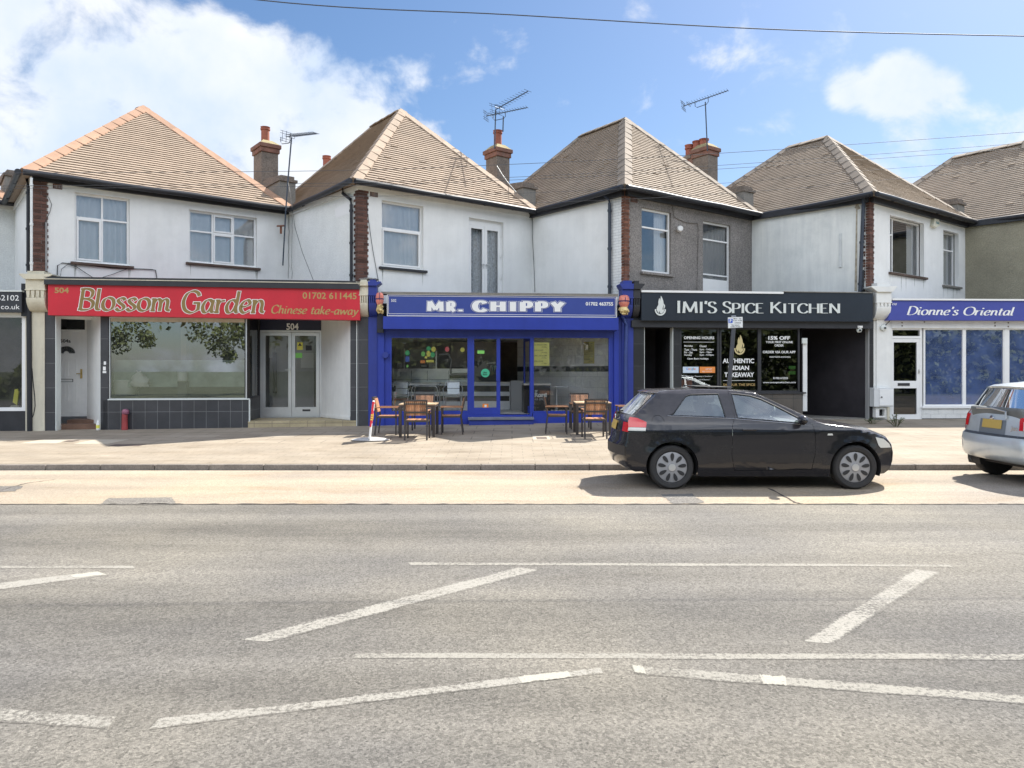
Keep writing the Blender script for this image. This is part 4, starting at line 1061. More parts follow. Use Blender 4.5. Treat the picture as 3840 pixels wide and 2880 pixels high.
SOOT = M('grey_sill_drip', (.52, .53, .50), .95, var=.2, vs=10)
for F_, h_, r_ in ((F4, H4, w4a), (F4, H4, w4b), (F8, H8, w8a), (F8, H8, w8b), (F2, H2, w2a)):
    for i in range(5):
        t_ = r_[0] + (r_[1] - r_[0]) * random.choice((0, .02, .98, 1.0, random.random())); w_ = random.uniform(.015, .04); l_ = random.uniform(.12, .5); z_ = r_[2] - .07
        mb = MB(); F_.prism(mb, [(t_ - w_, z_), (t_ + w_, z_), (t_ + w_ * .4, z_ - l_ * .7), (t_, z_ - l_), (t_ - w_ * .5, z_ - l_ * .6)], -.001, .0025); mb.build('drip_stain', SOOT, h_)

# ================================================================ shopfronts
def pbox(P, n, x0, x1, yt, yb, d0, d1, name, mat, parent, bevel=0, ref=None):
    t0, t1, z0, z1 = P.zrect(n, x0, x1, yt, yb, d1 if ref is None else ref)
    mb = MB(); P.box(mb, t0, t1, z0, z1, d0, d1); return mb.build(name, mat, parent, bevel=bevel)
def ppane(P, n, x0, x1, yt, yb, d, name, mat, parent):
    t0, t1, z0, z1 = P.zrect(n, x0, x1, yt, yb, d); mb = MB(); P.face(mb, t0, t1, z0, z1, d); return mb.build(name, mat, parent, recalc=False)
def pframe(P, n, x0, x1, yt, yb, w, d0, d1, name, mat, parent, wb=None, wt=None):
    t0, t1, z0, z1 = P.zrect(n, x0, x1, yt, yb, d1); mb = MB(); P.frame(mb, t0, t1, z0, z1, w, d0, d1, wb, wt); return mb.build(name, mat, parent)
def disc(P, n, x, y, r, d, name, mat, parent, ry=None):
    mb = MB(); c = zz(n, x, y); ry = ry or r; k = ZM[n][2] * S5
    pts = [P.tz(c[0] + r * k * cos(a * pi / 12), c[1] + ry * k * sin(a * pi / 12), d) for a in range(24)]
    mb.poly([P.W(t, z, d) for t, z in pts]); return mb.build(name, mat, parent, recalc=False)
def ptext(P, n, txt, x0, x1, yt, yb, d, mb, **kw): put_text(mb, P, txt, zx(n, x0), zx(n, x1), zy(n, yt), zy(n, yb), d, **kw)
def ground_at(P, t, d=0):
    q = P.W(t, 0, d); return pave_z(q.x, q.y)

STICK = {k: M('sticker_' + k, c, .5) for k, c in dict(green=(.05, .48, .17), lime=(.22, .62, .12), yellow=(.80, .75, .12), pink=(.75, .09, .13), orange=(.80, .24, .03), mint=(.06, .45, .25), white=(.75, .76, .76), blue=(.04, .11, .50), black=(.02, .02, .02)).items()}
PALEY = M('yellow_poster_paper', (.86, .83, .26), .8, var=.04)
INK = M('black_ink', (.015, .015, .02), .7)

# ---------------------------------------------------------------- red takeaway
pilaster(PA, H4, STONE, zx('m', 232), zx('m', 408), zx('m', 186), zx('m', 488), zy('m', 1112), zy('m', 1190), zy('m', 1285), zy('m', 1356), zy('m', 1482), 0)
pilaster(PA, H4, STONE, zx('e', 200), zx('e', 447), zx('e', 105), zx('e', 447), zy('e', 60), zy('e', 237), zy('e', 492), zy('e', 705), zy('e', 1075), 0, mat_col=SLATE, rubble=CONC)
def tall(P, n, x0, x1, d0, d1, name, mat, parent, ytop):
    t0, t1, z0, z1 = P.zrect(n, x0, x1, ytop, ytop + 10, d1); mb = MB(); P.box(mb, t0, t1, -.05, z1, d0, d1); return mb.build(name, mat, parent)
tall(PA, 2, 370, 492, -.2, .04, 'tiled_pier', SLATE, H4, 400)
tall(PA, 2, 893, 960, -.2, .02, 'tiled_pier', SLATE, H4, 420)
tall(PA, 3, 2030, 2078, -.2, .02, 'tiled_pier', SLATE, H4, 400)
tall(PA, 3, 2084, 2120, -.2, .045, 'tiled_pier', SLATE, H4, 380)
tall(PA, 3, 2078, 2084, -.2, .05, 'edge_trim', LETTER_G, H4, 400)
tall(PA, 2, 492, 499, -.2, .045, 'edge_trim', LETTER_G, H4, 420)
t0, t1, z0, z1 = PA.zrect(3, 75, 1232, 1052, 1260, .02)
mb = MB(); PA.box(mb, t0, t1, -.05, z1, -.2, .02); mb.build('stall_riser', SLATE_S, H4)
pbox(PA, 3, 112, 1234, 1044, 1053, -.03, .04, 'window_bar', LETTER_G, H4)
pbox(PA, 3, 1228, 1236, 1050, 1225, -.03, .035, 'edge_trim', LETTER_G, H4)
# shop window with its splayed return to the doors
zsil = PA.zrect(3, 120, 1210, 405, 1048)[2]; zhead = PA.zrect(3, 120, 1210, 400, 1048)[3]
tL = PA.tz(zx(3, 122), 0, 0)[0]; tR = PA.tz(zx(3, 1212), 0, 0)[0]
DD = 1.35
tRi = PA.tz(zx(3, 1316), 0, -DD)[0]; tDr = PA.tz(zx(3, 1800), 0, -DD)[0]; tOr = PA.tz(zx(3, 2030), 0, 0)[0]
sw = MB(); PA.frame(sw, tL, tR, zsil, zhead, .03, -.06, -.01)
swo = sw.build('shop_window', ALU, H4)
ppane(PA, 3, 128, 1206, 438, 1046, -.04, 'pane', GLASS_R, swo)
pbox(PA, 3, 128, 1206, 402, 438, -.07, -.03, 'header_panel', STONE, swo)
ppane(PA, 3, 120, 1212, 738, 950, -.36, 'frosted_band', FROST, swo)
q0, q1 = PA.W(tR, 0, -.02), PA.W(tRi, 0, -DD)
RP = Plane((q0.x, q0.y), (q1.x, q1.y))   # the angled side of the window bay, beside the doors
mb = MB(); RP.box(mb, 0, RP.L, -.05, zsil, -.12, .0); mb.build('stall_riser', SLATE, H4)
mb = MB(); RP.frame(mb, .0, RP.L, zsil, zhead + .1, .05, -.06, .0); so = mb.build('shop_window', BLACK, H4)
mb = MB(); RP.face(mb, .05, RP.L - .05, zsil + .05, zhead + .05, -.03); mb.build('pane', GLASS_DK, so, recalc=False)
# white splayed wall right of the doors
q0, q1 = PA.W(tDr, 0, -DD), PA.W(tOr, 0, 0)
WP = Plane((q0.x, q0.y), (q1.x, q1.y))
mb = MB(); WP.box(mb, 0, WP.L, .1, 3.3, -.1, 0); mb.build('porch_wall', WPAINT, H4)
mb = MB(); WP.box(mb, 0, WP.L, .38, .46, .003, .02); mb.build('skirting', WPAINT, H4)
# step
STEP = brick_mat('beige_step_tile', (.36, .30, .18), (.42, .35, .22), (.22, .18, .12), .45, .3, gap=.008, offset=0, rough=.6, var=.25)
zst = PA.tz(zx(3, 1650), zy(3, 1218), .03)[1]
stt0, stt1 = PA.tz(zx(3, 1222), 0, .03)[0], PA.tz(zx(3, 2076), 0, .03)[0]
mb = MB(); PA.prism(mb, [(stt0, -.05), (stt1, -.05), (stt1, zst), (stt0, zst)], -DD - .3, .03); mb.build('entrance_step', STEP, H4)
# glazed double doors
DP = Plane(PA.W(0, 0, -DD)[:2], PA.W(10, 0, -DD)[:2])
a0, a1 = DP.tz(zx(3, 1318), 0)[0], DP.tz(zx(3, 1802), 0)[0]
zb = zst + .004; zdt = DP.tz(zx(3, 1560), zy(3, 520))[1]; zpt = DP.tz(zx(3, 1560), zy(3, 415))[1]
mb = MB(); DP.frame(mb, a0, a1, zb, zdt + .06, .05, -.1, 0, wb=.03); DP.box(mb, a0, a1, zpt, 3.3, -.1, 0)
dfr = mb.build('door_frame', ALU, H4)
mb = MB(); DP.box(mb, a0, a1, zdt + .062, zpt - .002, -.08, -.01); fl = mb.build('number_panel', M('navy_panel', (.012, .015, .045), .35), H4)
mb = MB(); put_text(mb, DP, '504', zx(3, 1525), zx(3, 1621), zy(3, 447), zy(3, 500), .0, bold=.03); mb.build('lettering', LETTER, fl, recalc=False)
am = DP.tz(zx(3, 1568), 0)[0]
for i, (a, b) in enumerate(((a0 + .055, am - .005), (am + .005, a1 - .055))):
    mb = MB(); DP.frame(mb, a, b, zb + .03, zdt, .09, -.07, .012, wb=.26, wt=.09); dl = mb.build('shop_door', ALU, H4)
    mb = MB(); DP.face(mb, a + .09, b - .09, zb + .29, zdt - .09, -.03); mb.build('pane', GLASS, dl, recalc=False)
    if i == 1:
        pbox(DP, 3, 1652, 1714, 1127, 1142, .0, .018, 'letterbox', BLACK, dl)
        pbox(DP, 3, 1610, 1655, 597, 657, -.026, -.02, 'sticker', STICK['yellow'], dl)
        pbox(DP, 3, 1592, 1650, 682, 720, -.026, -.02, 'sticker', STICK['lime'], dl)
        pbox(DP, 3, 1678, 1726, 622, 662, -.026, -.02, 'sticker', STICK['black'], dl)
        mb = MB()
        t_, z_ = DP.tz(zx(3, 1632), zy(3, 612), -.018); mb.poly([DP.W(t_ - .05, z_ - .05, -.018), DP.W(t_ + .05, z_ - .05, -.018), DP.W(t_, z_ + .045, -.018)]); mb.build('sticker_mark', STICK['black'], dl, recalc=False)
    else:
        t_, z_ = DP.tz(zx(3, 1556), zy(3, 815), .02); mb = MB(); mb.bar(DP.W(t_, z_, .01), DP.W(t_, z_, .06), .025); mb.bar(DP.W(t_, z_, .055), DP.W(t_ - .13, z_, .055), .022); DP.box(mb, t_ - .02, t_ + .02, z_ - .17, z_ + .04, .012, .018); mb.build('handle', STEEL, dl)
# interior
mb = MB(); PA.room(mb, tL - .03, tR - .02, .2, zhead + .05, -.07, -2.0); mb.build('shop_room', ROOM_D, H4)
mb = MB(); DP.room(mb, a0, a1, .2, zpt, -.11, -1.2); mb.build('shop_room', M('grey_lobby_wall', (.42, .42, .41), .9, var=.1), H4)
for x0_, x1_, y0_, y1_ in ((1640, 1740, 680, 800), (1370, 1440, 600, 720)): pbox(DP, 3, x0_, x1_, y0_, y1_, -1.18, -1.15, 'notice_board', LETTER_G, H4, ref=-1.15)
pbox(DP, 3, 1420, 1450, 680, 1000, -.9, -.86, 'lobby_post', BLACK, H4, ref=-.9)
mb = MB(); PA.box(mb, tL, tR, .2, zsil - .01, -.9, -.08); mb.build('window_shelf', BLACK, H4)
pbox(PA, 3, 700, 745, 440, 1046, -1.3, -1.1, 'shop_column', M('brown_column', (.20, .13, .10), .8), H4, ref=-1.2)
# soffit under the sign
mb = MB(); PA.box(mb, PA.tz(zx(2, 428), 0)[0], PA.tz(zx(3, 2076), 0)[0], zhead + .1, zhead + .16, -DD - .1, .05); mb.build('soffit', WPAINT, H4)
# flat entrance, left
D2 = 1.15
DQ = Plane(PA.W(0, 0, -D2)[:2], PA.W(10, 0, -D2)[:2])
b0, b1 = DQ.tz(zx(2, 500), 0)[0], DQ.tz(zx(2, 772), 0)[0]
zdb, zdp = DQ.tz(zx(2, 600), zy(2, 1330))[1], DQ.tz(zx(2, 600), zy(2, 566))[1]; zft = DQ.tz(zx(2, 600), zy(2, 430))[1]
bd = DQ.tz(zx(2, 703), 0)[0]
mb = MB(); DQ.frame(mb, b0, b1, zdb, zft, .05, -.08, 0, wb=.10); DQ.box(mb, bd + .02, b1 - .05, zdb + .1, zdp, -.07, -.01); DQ.box(mb, b0 + .05, b1 - .05, zdp - .03, zdp + .02, -.07, .0)
fr = mb.build('door_frame', WPAINT, H4)
mb = MB(); DQ.face(mb, b0 + .05, b1 - .05, zdp + .02, zft - .05, -.03); mb.build('pane', GLASS_DK, fr, recalc=False)
mb = MB(); DQ.room(mb, b0, b1, zdp, zft, -.09, -.6); mb.build('hall_lining', ROOM_D, fr)
mb = MB(); DQ.box(mb, b0 + .055, bd + .018, zdb + .105, zdp - .034, -.06, -.02); fdr = mb.build('flat_door', WPAINT, H4)
mb = MB()
for x0, x1, y0, y1 in ((510, 580, 825, 975), (604, 684, 825, 975), (510, 580, 1045, 1200), (604, 684, 1045, 1200)):
    tt = DQ.zrect(2, x0, x1, y0, y1, -.02); DQ.frame(mb, *tt, .022, -.02, -.004)
mb.build('moulding', WPAINT, fdr)
mb = MB(); cx_, cz_ = DQ.tz(zx(2, 590), zy(2, 770), -.015); pts = [(cx_ + .22 * cos(pi * i / 14), cz_ + .19 * sin(pi * i / 14)) for i in range(15)] + [(cx_ + .07 * cos(pi - pi * i / 8), cz_ + .06 * sin(pi - pi * i / 8)) for i in range(9)]
DQ.prism(mb, pts, -.02, -.012); mb.build('fanlight', GLASS_DK, fdr)
mb = MB(); ptext(DQ, 2, '504a', 535, 628, 645, 675, -.012, mb, bold=.02); mb.build('lettering', INK, fdr, recalc=False)
pframe(DQ, 2, 513, 648, 998, 1025, .012, -.02, -.008, 'letterbox', BLACK, fdr)
t_, z_ = DQ.tz(zx(2, 722), zy(2, 950), 0); mb = MB(); DQ.box(mb, t_ - .025, t_ + .025, z_ - .13, z_ + .12, -.01, .008); mb.bar(DQ.W(t_, z_, .008), DQ.W(t_, z_, .05), .02); mb.bar(DQ.W(t_, z_, .05), DQ.W(t_ - .1, z_, .05), .02); mb.build('handle', M('brass', (.55, .40, .15), .35, metal=.8), fdr)
q0, q1 = PA.W(PA.tz(zx(2, 893), 0)[0], 0, 0), DQ.W(b1, 0, 0)
EP = Plane((q1.x, q1.y), (q0.x, q0.y)); mb = MB(); EP.box(mb, 0, EP.L, -.05, 3.3, -.08, 0); mb.build('porch_wall', WPAINT, H4)
q0, q1 = PA.W(PA.tz(zx(2, 497), 0)[0], 0, 0), DQ.W(b0, 0, 0)
EP2 = Plane((q0.x, q0.y), (q1.x, q1.y)); mb = MB(); EP2.box(mb, 0, EP2.L, -.05, 3.3, -.08, 0); mb.build('porch_wall', WPAINT, H4)
REDSTEP = M('worn_red_step', (.16, .09, .06), .8, var=.3, spot=.2)
mb = MB(); PA.prism(mb, [(PA.tz(zx(2, 500), 0)[0], -.05), (PA.tz(zx(2, 893), 0)[0], -.05), (PA.tz(zx(2, 893), 0)[0], zdb - .06), (PA.tz(zx(2, 500), 0)[0], zdb - .06)], -D2 - .1, -.55); mb.build('entrance_step', REDSTEP, H4)
mb = MB(); tt = PA.zrect(2, 500, 893, 1395, 1440, -.25); PA.box(mb, tt[0], tt[1], -.05, PA.tz(zx(2, 690), zy(2, 1400), -.25)[1], -.55, -.2); mb.build('entrance_step', REDSTEP, H4)
# the sign
sg = thing('shop_sign', 'long red fascia sign with gold and white script lettering', 'sign', PA.W(4, 2.9, .2), 'fascia signs along the parade')
cor = [(103.5, 613.5), (777.5, 625.5), (777.5, 691.5), (103.5, 680.5)]
fs = .30
qq = [PA.tz(u, v, fs) for u, v in cor]
mb = MB(); PA.prism(mb, [qq[3], qq[2], qq[1], qq[0]], -.05, fs); bd_ = mb.build('sign_board', RED, sg)
def sgtext(txt, n, x0, x1, yt0, yb0, yt1, yb1, mats, **kw):
    for i, (mat, ex, dz) in enumerate(mats):
        mb = MB(); sign_text(mb, PA, txt, zx(n, x0), zx(n, x1), zy(n, yt0), zy(n, yb0), zy(n, yt1), zy(n, yb1), fs + dz, extra=ex, **kw); mb.build('lettering', mat, bd_, recalc=False)
sgtext('Blossom', 2, 690, 1525, 195, 382, 215, 396, ((LETTER, .028, .004), (GOLD, 0, .009)), nib=(28, .108), thin=.042, shear=.13, serif=.09)
sgtext('Garden', 3, 690, 1352, 192, 362, 200, 366, ((LETTER, .028, .004), (GOLD, 0, .009)), nib=(28, .108), thin=.042, shear=.13, serif=.09)
sgtext('Chinese take-away', 3, 1400, 2090, 303, 368, 318, 380, ((GOLD_P, 0, .005),), nib=(30, .09), thin=.07, shear=.22)
mb = MB(); put_text(mb, PA, '504', zx(2, 485), zx(2, 612), zy(2, 185), zy(2, 235), fs + .004, bold=.03); mb.build('lettering', GOLD_P, bd_, recalc=False); mb = MB()
put_text(mb, PA, '01702 611445', zx(3, 1653), zx(3, 2080), zy(3, 203), zy(3, 256), fs + .004, bold=.02); mb.build('lettering', GOLD_P, bd_, recalc=False)
qq2 = [PA.tz(u, v, .36) for u, v in ((95, 597), (777, 607), (777, 625), (95, 614))]
mb = MB(); PA.prism(mb, [qq2[3], qq2[2], qq2[1], qq2[0]], -.05, .36); mb.build('shutter_box', BLACK, sg)
mb = MB(); PA.prism(mb, [(qq2[0][0], qq2[0][1] - .07), (qq2[1][0], qq2[1][1] - .07), (qq2[1][0], qq2[1][1] - .05), (qq2[0][0], qq2[0][1] - .05)], .362, .372); mb.build('edge_strip', STONE, sg)
# loose cables on the flat roof edge
mb = MB()
def wire(P, n, pts, d, r=.012): mb.tube([P.W(*P.tz(zx(n, x), zy(n, y), d), d) for x, y in pts], r, 6)
wire(F4, 1, [(395, 1262), (398, 1190), (430, 1172), (520, 1180), (640, 1192), (780, 1208), (1000, 1215), (1050, 1218), (1075, 1222), (1085, 1280)], .03)
wire(F4, 1, [(418, 1262), (425, 1215), (470, 1180), (530, 1200), (590, 1240), (640, 1272)], .05, .008)
wire(F4, 1, [(700, 1275), (780, 1250), (880, 1212)], .05, .008)
wire(F4, 1, [(300, 708), (335, 715), (358, 770), (345, 820), (312, 890), (305, 930)], .03, .007)
mb.build('wall_cable', GUTTER, H4)
mb = MB(); F4.box(mb, *F4.zrect(1, 312, 326, 892, 1228), .003, .03); mb.build('timber_batten', M('grey_weathered_timber', (.27, .27, .27), .9, var=.2), H4)

# ---------------------------------------------------------------- blue fish bar
pilaster(PB, H2, BLUE_D, zx('e', 450), zx('e', 688), zx('e', 445), zx('e', 800), zy('e', 60), zy('e', 237), zy('e', 492), zy('e', 705), zy('e', 1075), 0, rubble=CONC)
pilaster(PB, H2, BLUE_D, zx('f', 615), zx('f', 922), zx('f', 545), zx('f', 922), zy('f', 88), zy('f', 330), zy('f', 570), zy('f', 760), zy('f', 1110), 0)
tall(PB, 5, 112, 190, -.2, .03, 'pier', BLUE, H2, 285)
tall(PB, 5, 190, 237, -.2, -.03, 'window_post', BLUE, H2, 380)
tall(PB, 5, 2008, 2045, -.2, .03, 'pier', BLUE, H2, 290)
tall(PB, 5, 1976, 2010, -.2, -.03, 'window_post', BLUE, H2, 380)
tall(PB, 5, 2045, 2100, -.2, .0, 'pier', BLUE_D, H2, 280)
pbox(PB, 5, 182, 2043, 293, 392, -.15, .34, 'shutter_box', BLUE, H2, bevel=.01)
pbox(PB, 5, 237, 2010, 392, 446, -.15, .0, 'door_head', BLUE_D, H2)
sb = thing('shop_sign', 'blue fascia sign with white slab lettering and a thin white border', 'sign', PB.W(3.5, 3, .2), 'fascia signs along the parade')
bs = pbox(PB, 5, 213, 2029, 119, 291, -.05, .30, 'sign_board', BLUESIGN, sb)
mb = MB(); PB.frame(mb, *PB.zrect(5, 213, 2029, 119, 291, .30), .018, .301, .312); PB.frame(mb, *PB.zrect(5, 224, 2018, 132, 274, .30), .010, .301, .306); mb.build('sign_border', LETTER, bs)
pbox(PB, 5, 165, 2040, 101, 118, -.05, .33, 'flashing', CONC, sb)
for mat, ex, dz in ((LETTER, .075, .304), (BLUESIGN, .050, .309), (LETTER, 0, .314)):
    for word, x0, x1 in (('#R.', 532, 812), ('CHIPPY', 902, 1608)):
        mb = MB(); sign_text(mb, PB, word, zx(5, x0), zx(5, x1), zy(5, 169), zy(5, 245), zy(5, 177), zy(5, 250), dz, nib=(0, .20), thin=.19, serif=.05, extra=ex, track=.34); mb.build('lettering', mat, bs, recalc=False)
mb = MB(); ptext(PB, 5, '502', 246, 287, 151, 173, .304, mb, bold=.01); mb.build('lettering', LETTER, bs, recalc=False); mb = MB(); ptext(PB, 5, '01702 463755', 1783, 2000, 174, 203, .304, mb, bold=.03); mb.build('lettering', LETTER, bs, recalc=False)
# stall risers, step
for x0, x1 in ((190, 868), (1365, 2010)):
    t0, t1, _, z1 = PB.zrect(5, x0, x1, 1046, 1100, -.02); mb = MB(); PB.box(mb, t0, t1, -.05, z1, -.15, -.02); mb.build('stall_riser', BLUE, H2)
pbox(PB, 5, 855, 1376, 1087, 1106, -.4, .32, 'step_slab', M('grey_step', (.17, .18, .22), .8, var=.2), H2, bevel=.01)
t0, t1, _, z1 = PB.zrect(5, 862, 1372, 1106.5, 1150, .28); mb = MB(); PB.box(mb, t0, t1, -.05, z1, -.4, .28); mb.build('entrance_step', BLUE_D, H2)
# windows
for x0, x1, post in ((236, 862, 0), (1360, 1978, 1)):
    o = pframe(PB, 5, x0, x1, 444, 1047, .045, -.08, -.02, 'shop_window', BLUE, H2)
    ppane(PB, 5, x0 + 6, x1 - 6, 448, 1044, -.05, 'pane', GLASS, o)
    if post == 0: sw_l = o
    else: sw_r = o
zsill = PB.zrect(5, 870, 1107, 445, 1066, -.02)[2]
mb = MB(); tt = PB.zrect(5, 862, 1360, 445, 1085, -.02); PB.frame(mb, *tt, .055, -.1, -.01, wb=.07); mb.build('door_frame', BLUE, H2)
dl = pframe(PB, 5, 872, 1108, 450, 1064, .1, -.07, -.02, 'shop_door', BLUE, H2, wb=.19, wt=.05)
ppane(PB, 5, 890, 1088, 450, 1030, -.045, 'pane', GLASS, dl)
pbox(PB, 5, 1076, 1102, 705, 798, -.02, .02, 'handle', BLUE, dl)
disc(PB, 5, 990, 735, 34, -.035, 'sticker', STICK['mint'], dl)
mb = MB(); ptext(PB, 5, 'Uber', 971, 1006, 724, 737, -.03, mb, bold=.02); ptext(PB, 5, 'Eats', 971, 1006, 741, 752, -.03, mb, bold=.02); mb.build('lettering', INK, dl, recalc=False)
pbox(PB, 5, 925, 986, 545, 585, -.042, -.036, 'sticker', STICK['black'], dl); pbox(PB, 5, 928, 983, 557, 582, -.036, -.032, 'sticker', STICK['lime'], dl)
pbox(PB, 5, 968, 1015, 978, 1025, -.042, -.036, 'sticker', STICK['orange'], dl)
mb = MB(); tt = PB.zrect(5, 984, 1000, 986, 1004, -.034); PB.box(mb, tt[0], tt[1], tt[2], tt[3], -.036, -.034); tt = PB.zrect(5, 977, 1006, 1008, 1013, -.034); PB.box(mb, *tt, -.036, -.034); mb.build('sticker_mark', STICK['white'], dl)
# second leaf standing open, edge on
hq = PB.W(PB.tz(zx(5, 1345), 0)[0], 0, -.06); dep = .86
k_ = (zx(5, 1290) - CX) / F; ey = hq.y + dep
OP = Plane((k_ * ey, ey), (hq.x, hq.y))
mb = MB(); OP.frame(mb, 0, OP.L, zsill + .03, PB.zrect(5, 900, 1100, 452, 1000, 0)[3], .09, -.045, 0, wb=.19)
ol = mb.build('shop_door', BLUE, H2); mb = MB(); OP.face(mb, .09, OP.L - .09, zsill + .2, PB.zrect(5, 900, 1100, 470, 1000, 0)[3], -.02); mb.build('pane', GLASS, ol, recalc=False)
for x, y, r, ry, c in ((373, 355, 37, 42, 'green'), (712, 285, 36, 36, 'green'), (790, 298, 37, 42, 'yellow'), (1006, 296, 34, 42, 'pink'), (1252, 305, 34, 36, 'yellow'), (625, 370, 34, 42, 'lime'), (775, 385, 38, 42, 'green'), (710, 370, 34, 50, 'yellow'), (374, 565, 18, 24, 'lime')):
    disc(PB, 'a', x, y, r, -.058 - random.random() * .004, 'sticker', STICK[c], sw_l, ry)
for x0, x1, y0, y1, c in ((342, 405, 410, 498, 'blue'), (672, 796, 466, 505, 'yellow'), (580, 655, 470, 520, 'orange'), (650, 690, 405, 445, 'yellow')):
    pbox(PB, 'a', x0, x1, y0, y1, -.066, -.06, 'sticker', STICK[c], sw_l)
# room inside
FLOORZ = zsill + .02
RZ1 = PB.zrect(5, 237, 2000, 440, 1000, 0)[3] + .02
tl0, tr0 = PB.tz(zx(5, 237), 0)[0] - .02, PB.tz(zx(5, 1978), 0)[0] + .02
SP = PB.W(tr0, 0, -.09); EPt = (.17, 23.45)
RW = Plane(EPt, (SP.x, SP.y))
LWp = PB.W(tl0, 0, -.09); LW = Plane((LWp.x, LWp.y), (LWp.x - 1.2, 27.6))
WTILE = brick_mat('white_wall_tile', (.84, .83, .80), (.80, .79, .76), (.58, .57, .55), .6, .3, gap=.006, offset=.5, rough=.3, bump=.2, var=.04)
mb = MB(); RW.box(mb, 0, RW.L, FLOORZ, RZ1, -.08, 0); mb.build('tiled_wall', WTILE, H2)
mb = MB(); RW.box(mb, 0, RW.L - .05, 1.645, 1.795, .002, .006); mb.build('dark_tile_band', SLATE, H2)
mb = MB(); RW.box(mb, 0, RW.L - .02, FLOORZ, FLOORZ + .1, .002, .01); mb.build('skirting', BLACK, H2)
mb = MB(); LW.box(mb, 0, LW.L, FLOORZ, RZ1, -.08, 0); mb.build('tiled_wall', M('dark_shop_wall', (.45, .43, .41), .8, var=.2), H2)
BK = Plane((-7, 25.2), (3.5, 25.2)); mb = MB(); BK.box(mb, 0, BK.L, FLOORZ, RZ1, -.1, 0); mb.build('tiled_wall', M('brown_back_wall', (.34, .29, .25), .8, var=.25), H2)
mb = MB(); mb.poly([(LWp.x, LWp.y, FLOORZ), (SP.x, SP.y, FLOORZ), (EPt[0], EPt[1], FLOORZ), (3.4, 27.6, FLOORZ), (-7, 27.6, FLOORZ)]); mb.build('shop_floor', brick_mat('grey_floor_tile', (.58, .58, .57), (.62, .62, .61), (.35, .35, .35), .4, .4, offset=0, uv=False, rough=.4), H2)
mb = MB(); mb.poly([(LWp.x, LWp.y, RZ1), (SP.x, SP.y, RZ1), (EPt[0], EPt[1], RZ1), (3.4, 27.6, RZ1), (-7, 27.6, RZ1)]); mb.build('shop_ceiling', M('shop_ceiling_paint', (.85, .84, .82), .8), H2)
mb = MB(); mb.box(.25, 3.4, 23.5, 23.6, FLOORZ, RZ1); mb.build('tiled_wall', M('brown_partition', (.55, .50, .46), .7, var=.1), H2)
# counter
KP = Plane((-5, 22.3), (2, 22.3))
ctr = thing('shop_counter', 'long counter faced with white and black tile stripes inside blue shop', 'counter', (-1.5, 22.3, FLOORZ))
WP_ = M('counter_white_tile', (.86, .86, .84), .35, var=.05); BP_ = M('counter_black_tile', (.02, .02, .025), .25, var=.3)
mb = MB(); tt = KP.zrect(5, 255, 1186, 812, 1000); KP.box(mb, tt[0], tt[1], FLOORZ, tt[3], -.5, 0); mb.build('counter_front', WP_, ctr)
for y0, y1 in ((835, 882), (916, 956)):
    tt = KP.zrect(5, 255, 1180, y0, y1); mb = MB(); KP.box(mb, *tt, .002, .008); mb.build('dark_tile_band', BP_, ctr)
mb = MB(); tt = KP.zrect(5, 1190, 1290, 795, 1000, .25); KP.box(mb, tt[0], tt[1], FLOORZ, tt[3], -.5, .25); mb.build('counter_end', M('grey_counter_panel', (.45, .45, .44), .5), ctr)
mb = MB(); tt = KP.zrect(5, 255, 1186, 806, 812, .06); KP.box(mb, tt[0], tt[1], tt[2] + .001, tt[3], -.5, .06); mb.build('worktop', STEEL, ctr)
rg = thing('frying_range', 'stainless steel frying range with curved glass guard behind the striped counter', 'range', (-1.5, 23.0, FLOORZ))
KR = Plane((-5, 22.82), (2, 22.82))
mb = MB(); tt = KR.zrect(5, 262, 890, 700, 835); KR.box(mb, tt[0], tt[1], FLOORZ, tt[3], -.7, 0); mb.build('range_body', STEEL, rg)
mb = MB()
for x in (405, 530, 700):
    tt = KR.zrect(5, x, x + 3, 715, 800, .002); KR.box(mb, *tt, .001, .006)
tt = KR.zrect(5, 262, 860, 786, 789, .002); KR.box(mb, *tt, .001, .006); mb.build('panel_joint', BLACK, rg)
mb = MB(); KR.box(mb, *KR.zrect(5, 708, 858, 745, 778), .002, .05); mb.build('dark_hood', BLACK, rg)
mb = MB(); mb.tube([KR.W(*KR.tz(zx(5, x), zy(5, y), .1), .1) for x, y in ((625, 590), (680, 582), (705, 592), (715, 630), (715, 742), (858, 742))], .035, 8); mb.build('curved_rail', STEEL, rg, smooth=True)
pbox(KR, 5, 345, 354, 535, 700, -.05, 0, 'post', STEEL, rg); pbox(KR, 5, 597, 607, 560, 700, -.05, 0, 'post', STEEL, rg)
mb = MB(); KR.box(mb, *KR.zrect(5, 700, 1080, 480, 690), -1.6, -.75); mb.build('canopy', M('brown_canopy', (.22, .19, .16), .5, metal=.3, var=.2), rg)
pbox(BK, 5, 390, 540, 545, 640, .0, .03, 'menu_board', M('white_menu_board', (.70, .72, .72), .6), H2)
pbox(BK, 5, 530, 572, 555, 660, .03, .05, 'menu_board', LETTER, H2)
def small_box(name, label, n, x0, x1, y0, y1, mat, cat, depth=.15, group=None, PL_=None):
    PP = PL_ or KR; o = thing(name, label, cat, PP.W(*PP.tz(zx(n, (x0 + x1) / 2), zy(n, y1), -.2), -.2), group)
    tt = PP.zrect(n, x0, x1, y0, y1, -.1); mb = MB(); PP.box(mb, tt[0], tt[1], tt[2], tt[3], -.1 - depth, -.1); mb.build('carton', mat, o, bevel=.006)
    mb = MB(); PP.box(mb, tt[0] + .015, tt[1] - .015, tt[2] + .02, tt[3] - .03, -.098, -.096); mb.build('front_label', M('carton_front', (.45, .45, .44), .6, var=.3, vs=14), o)
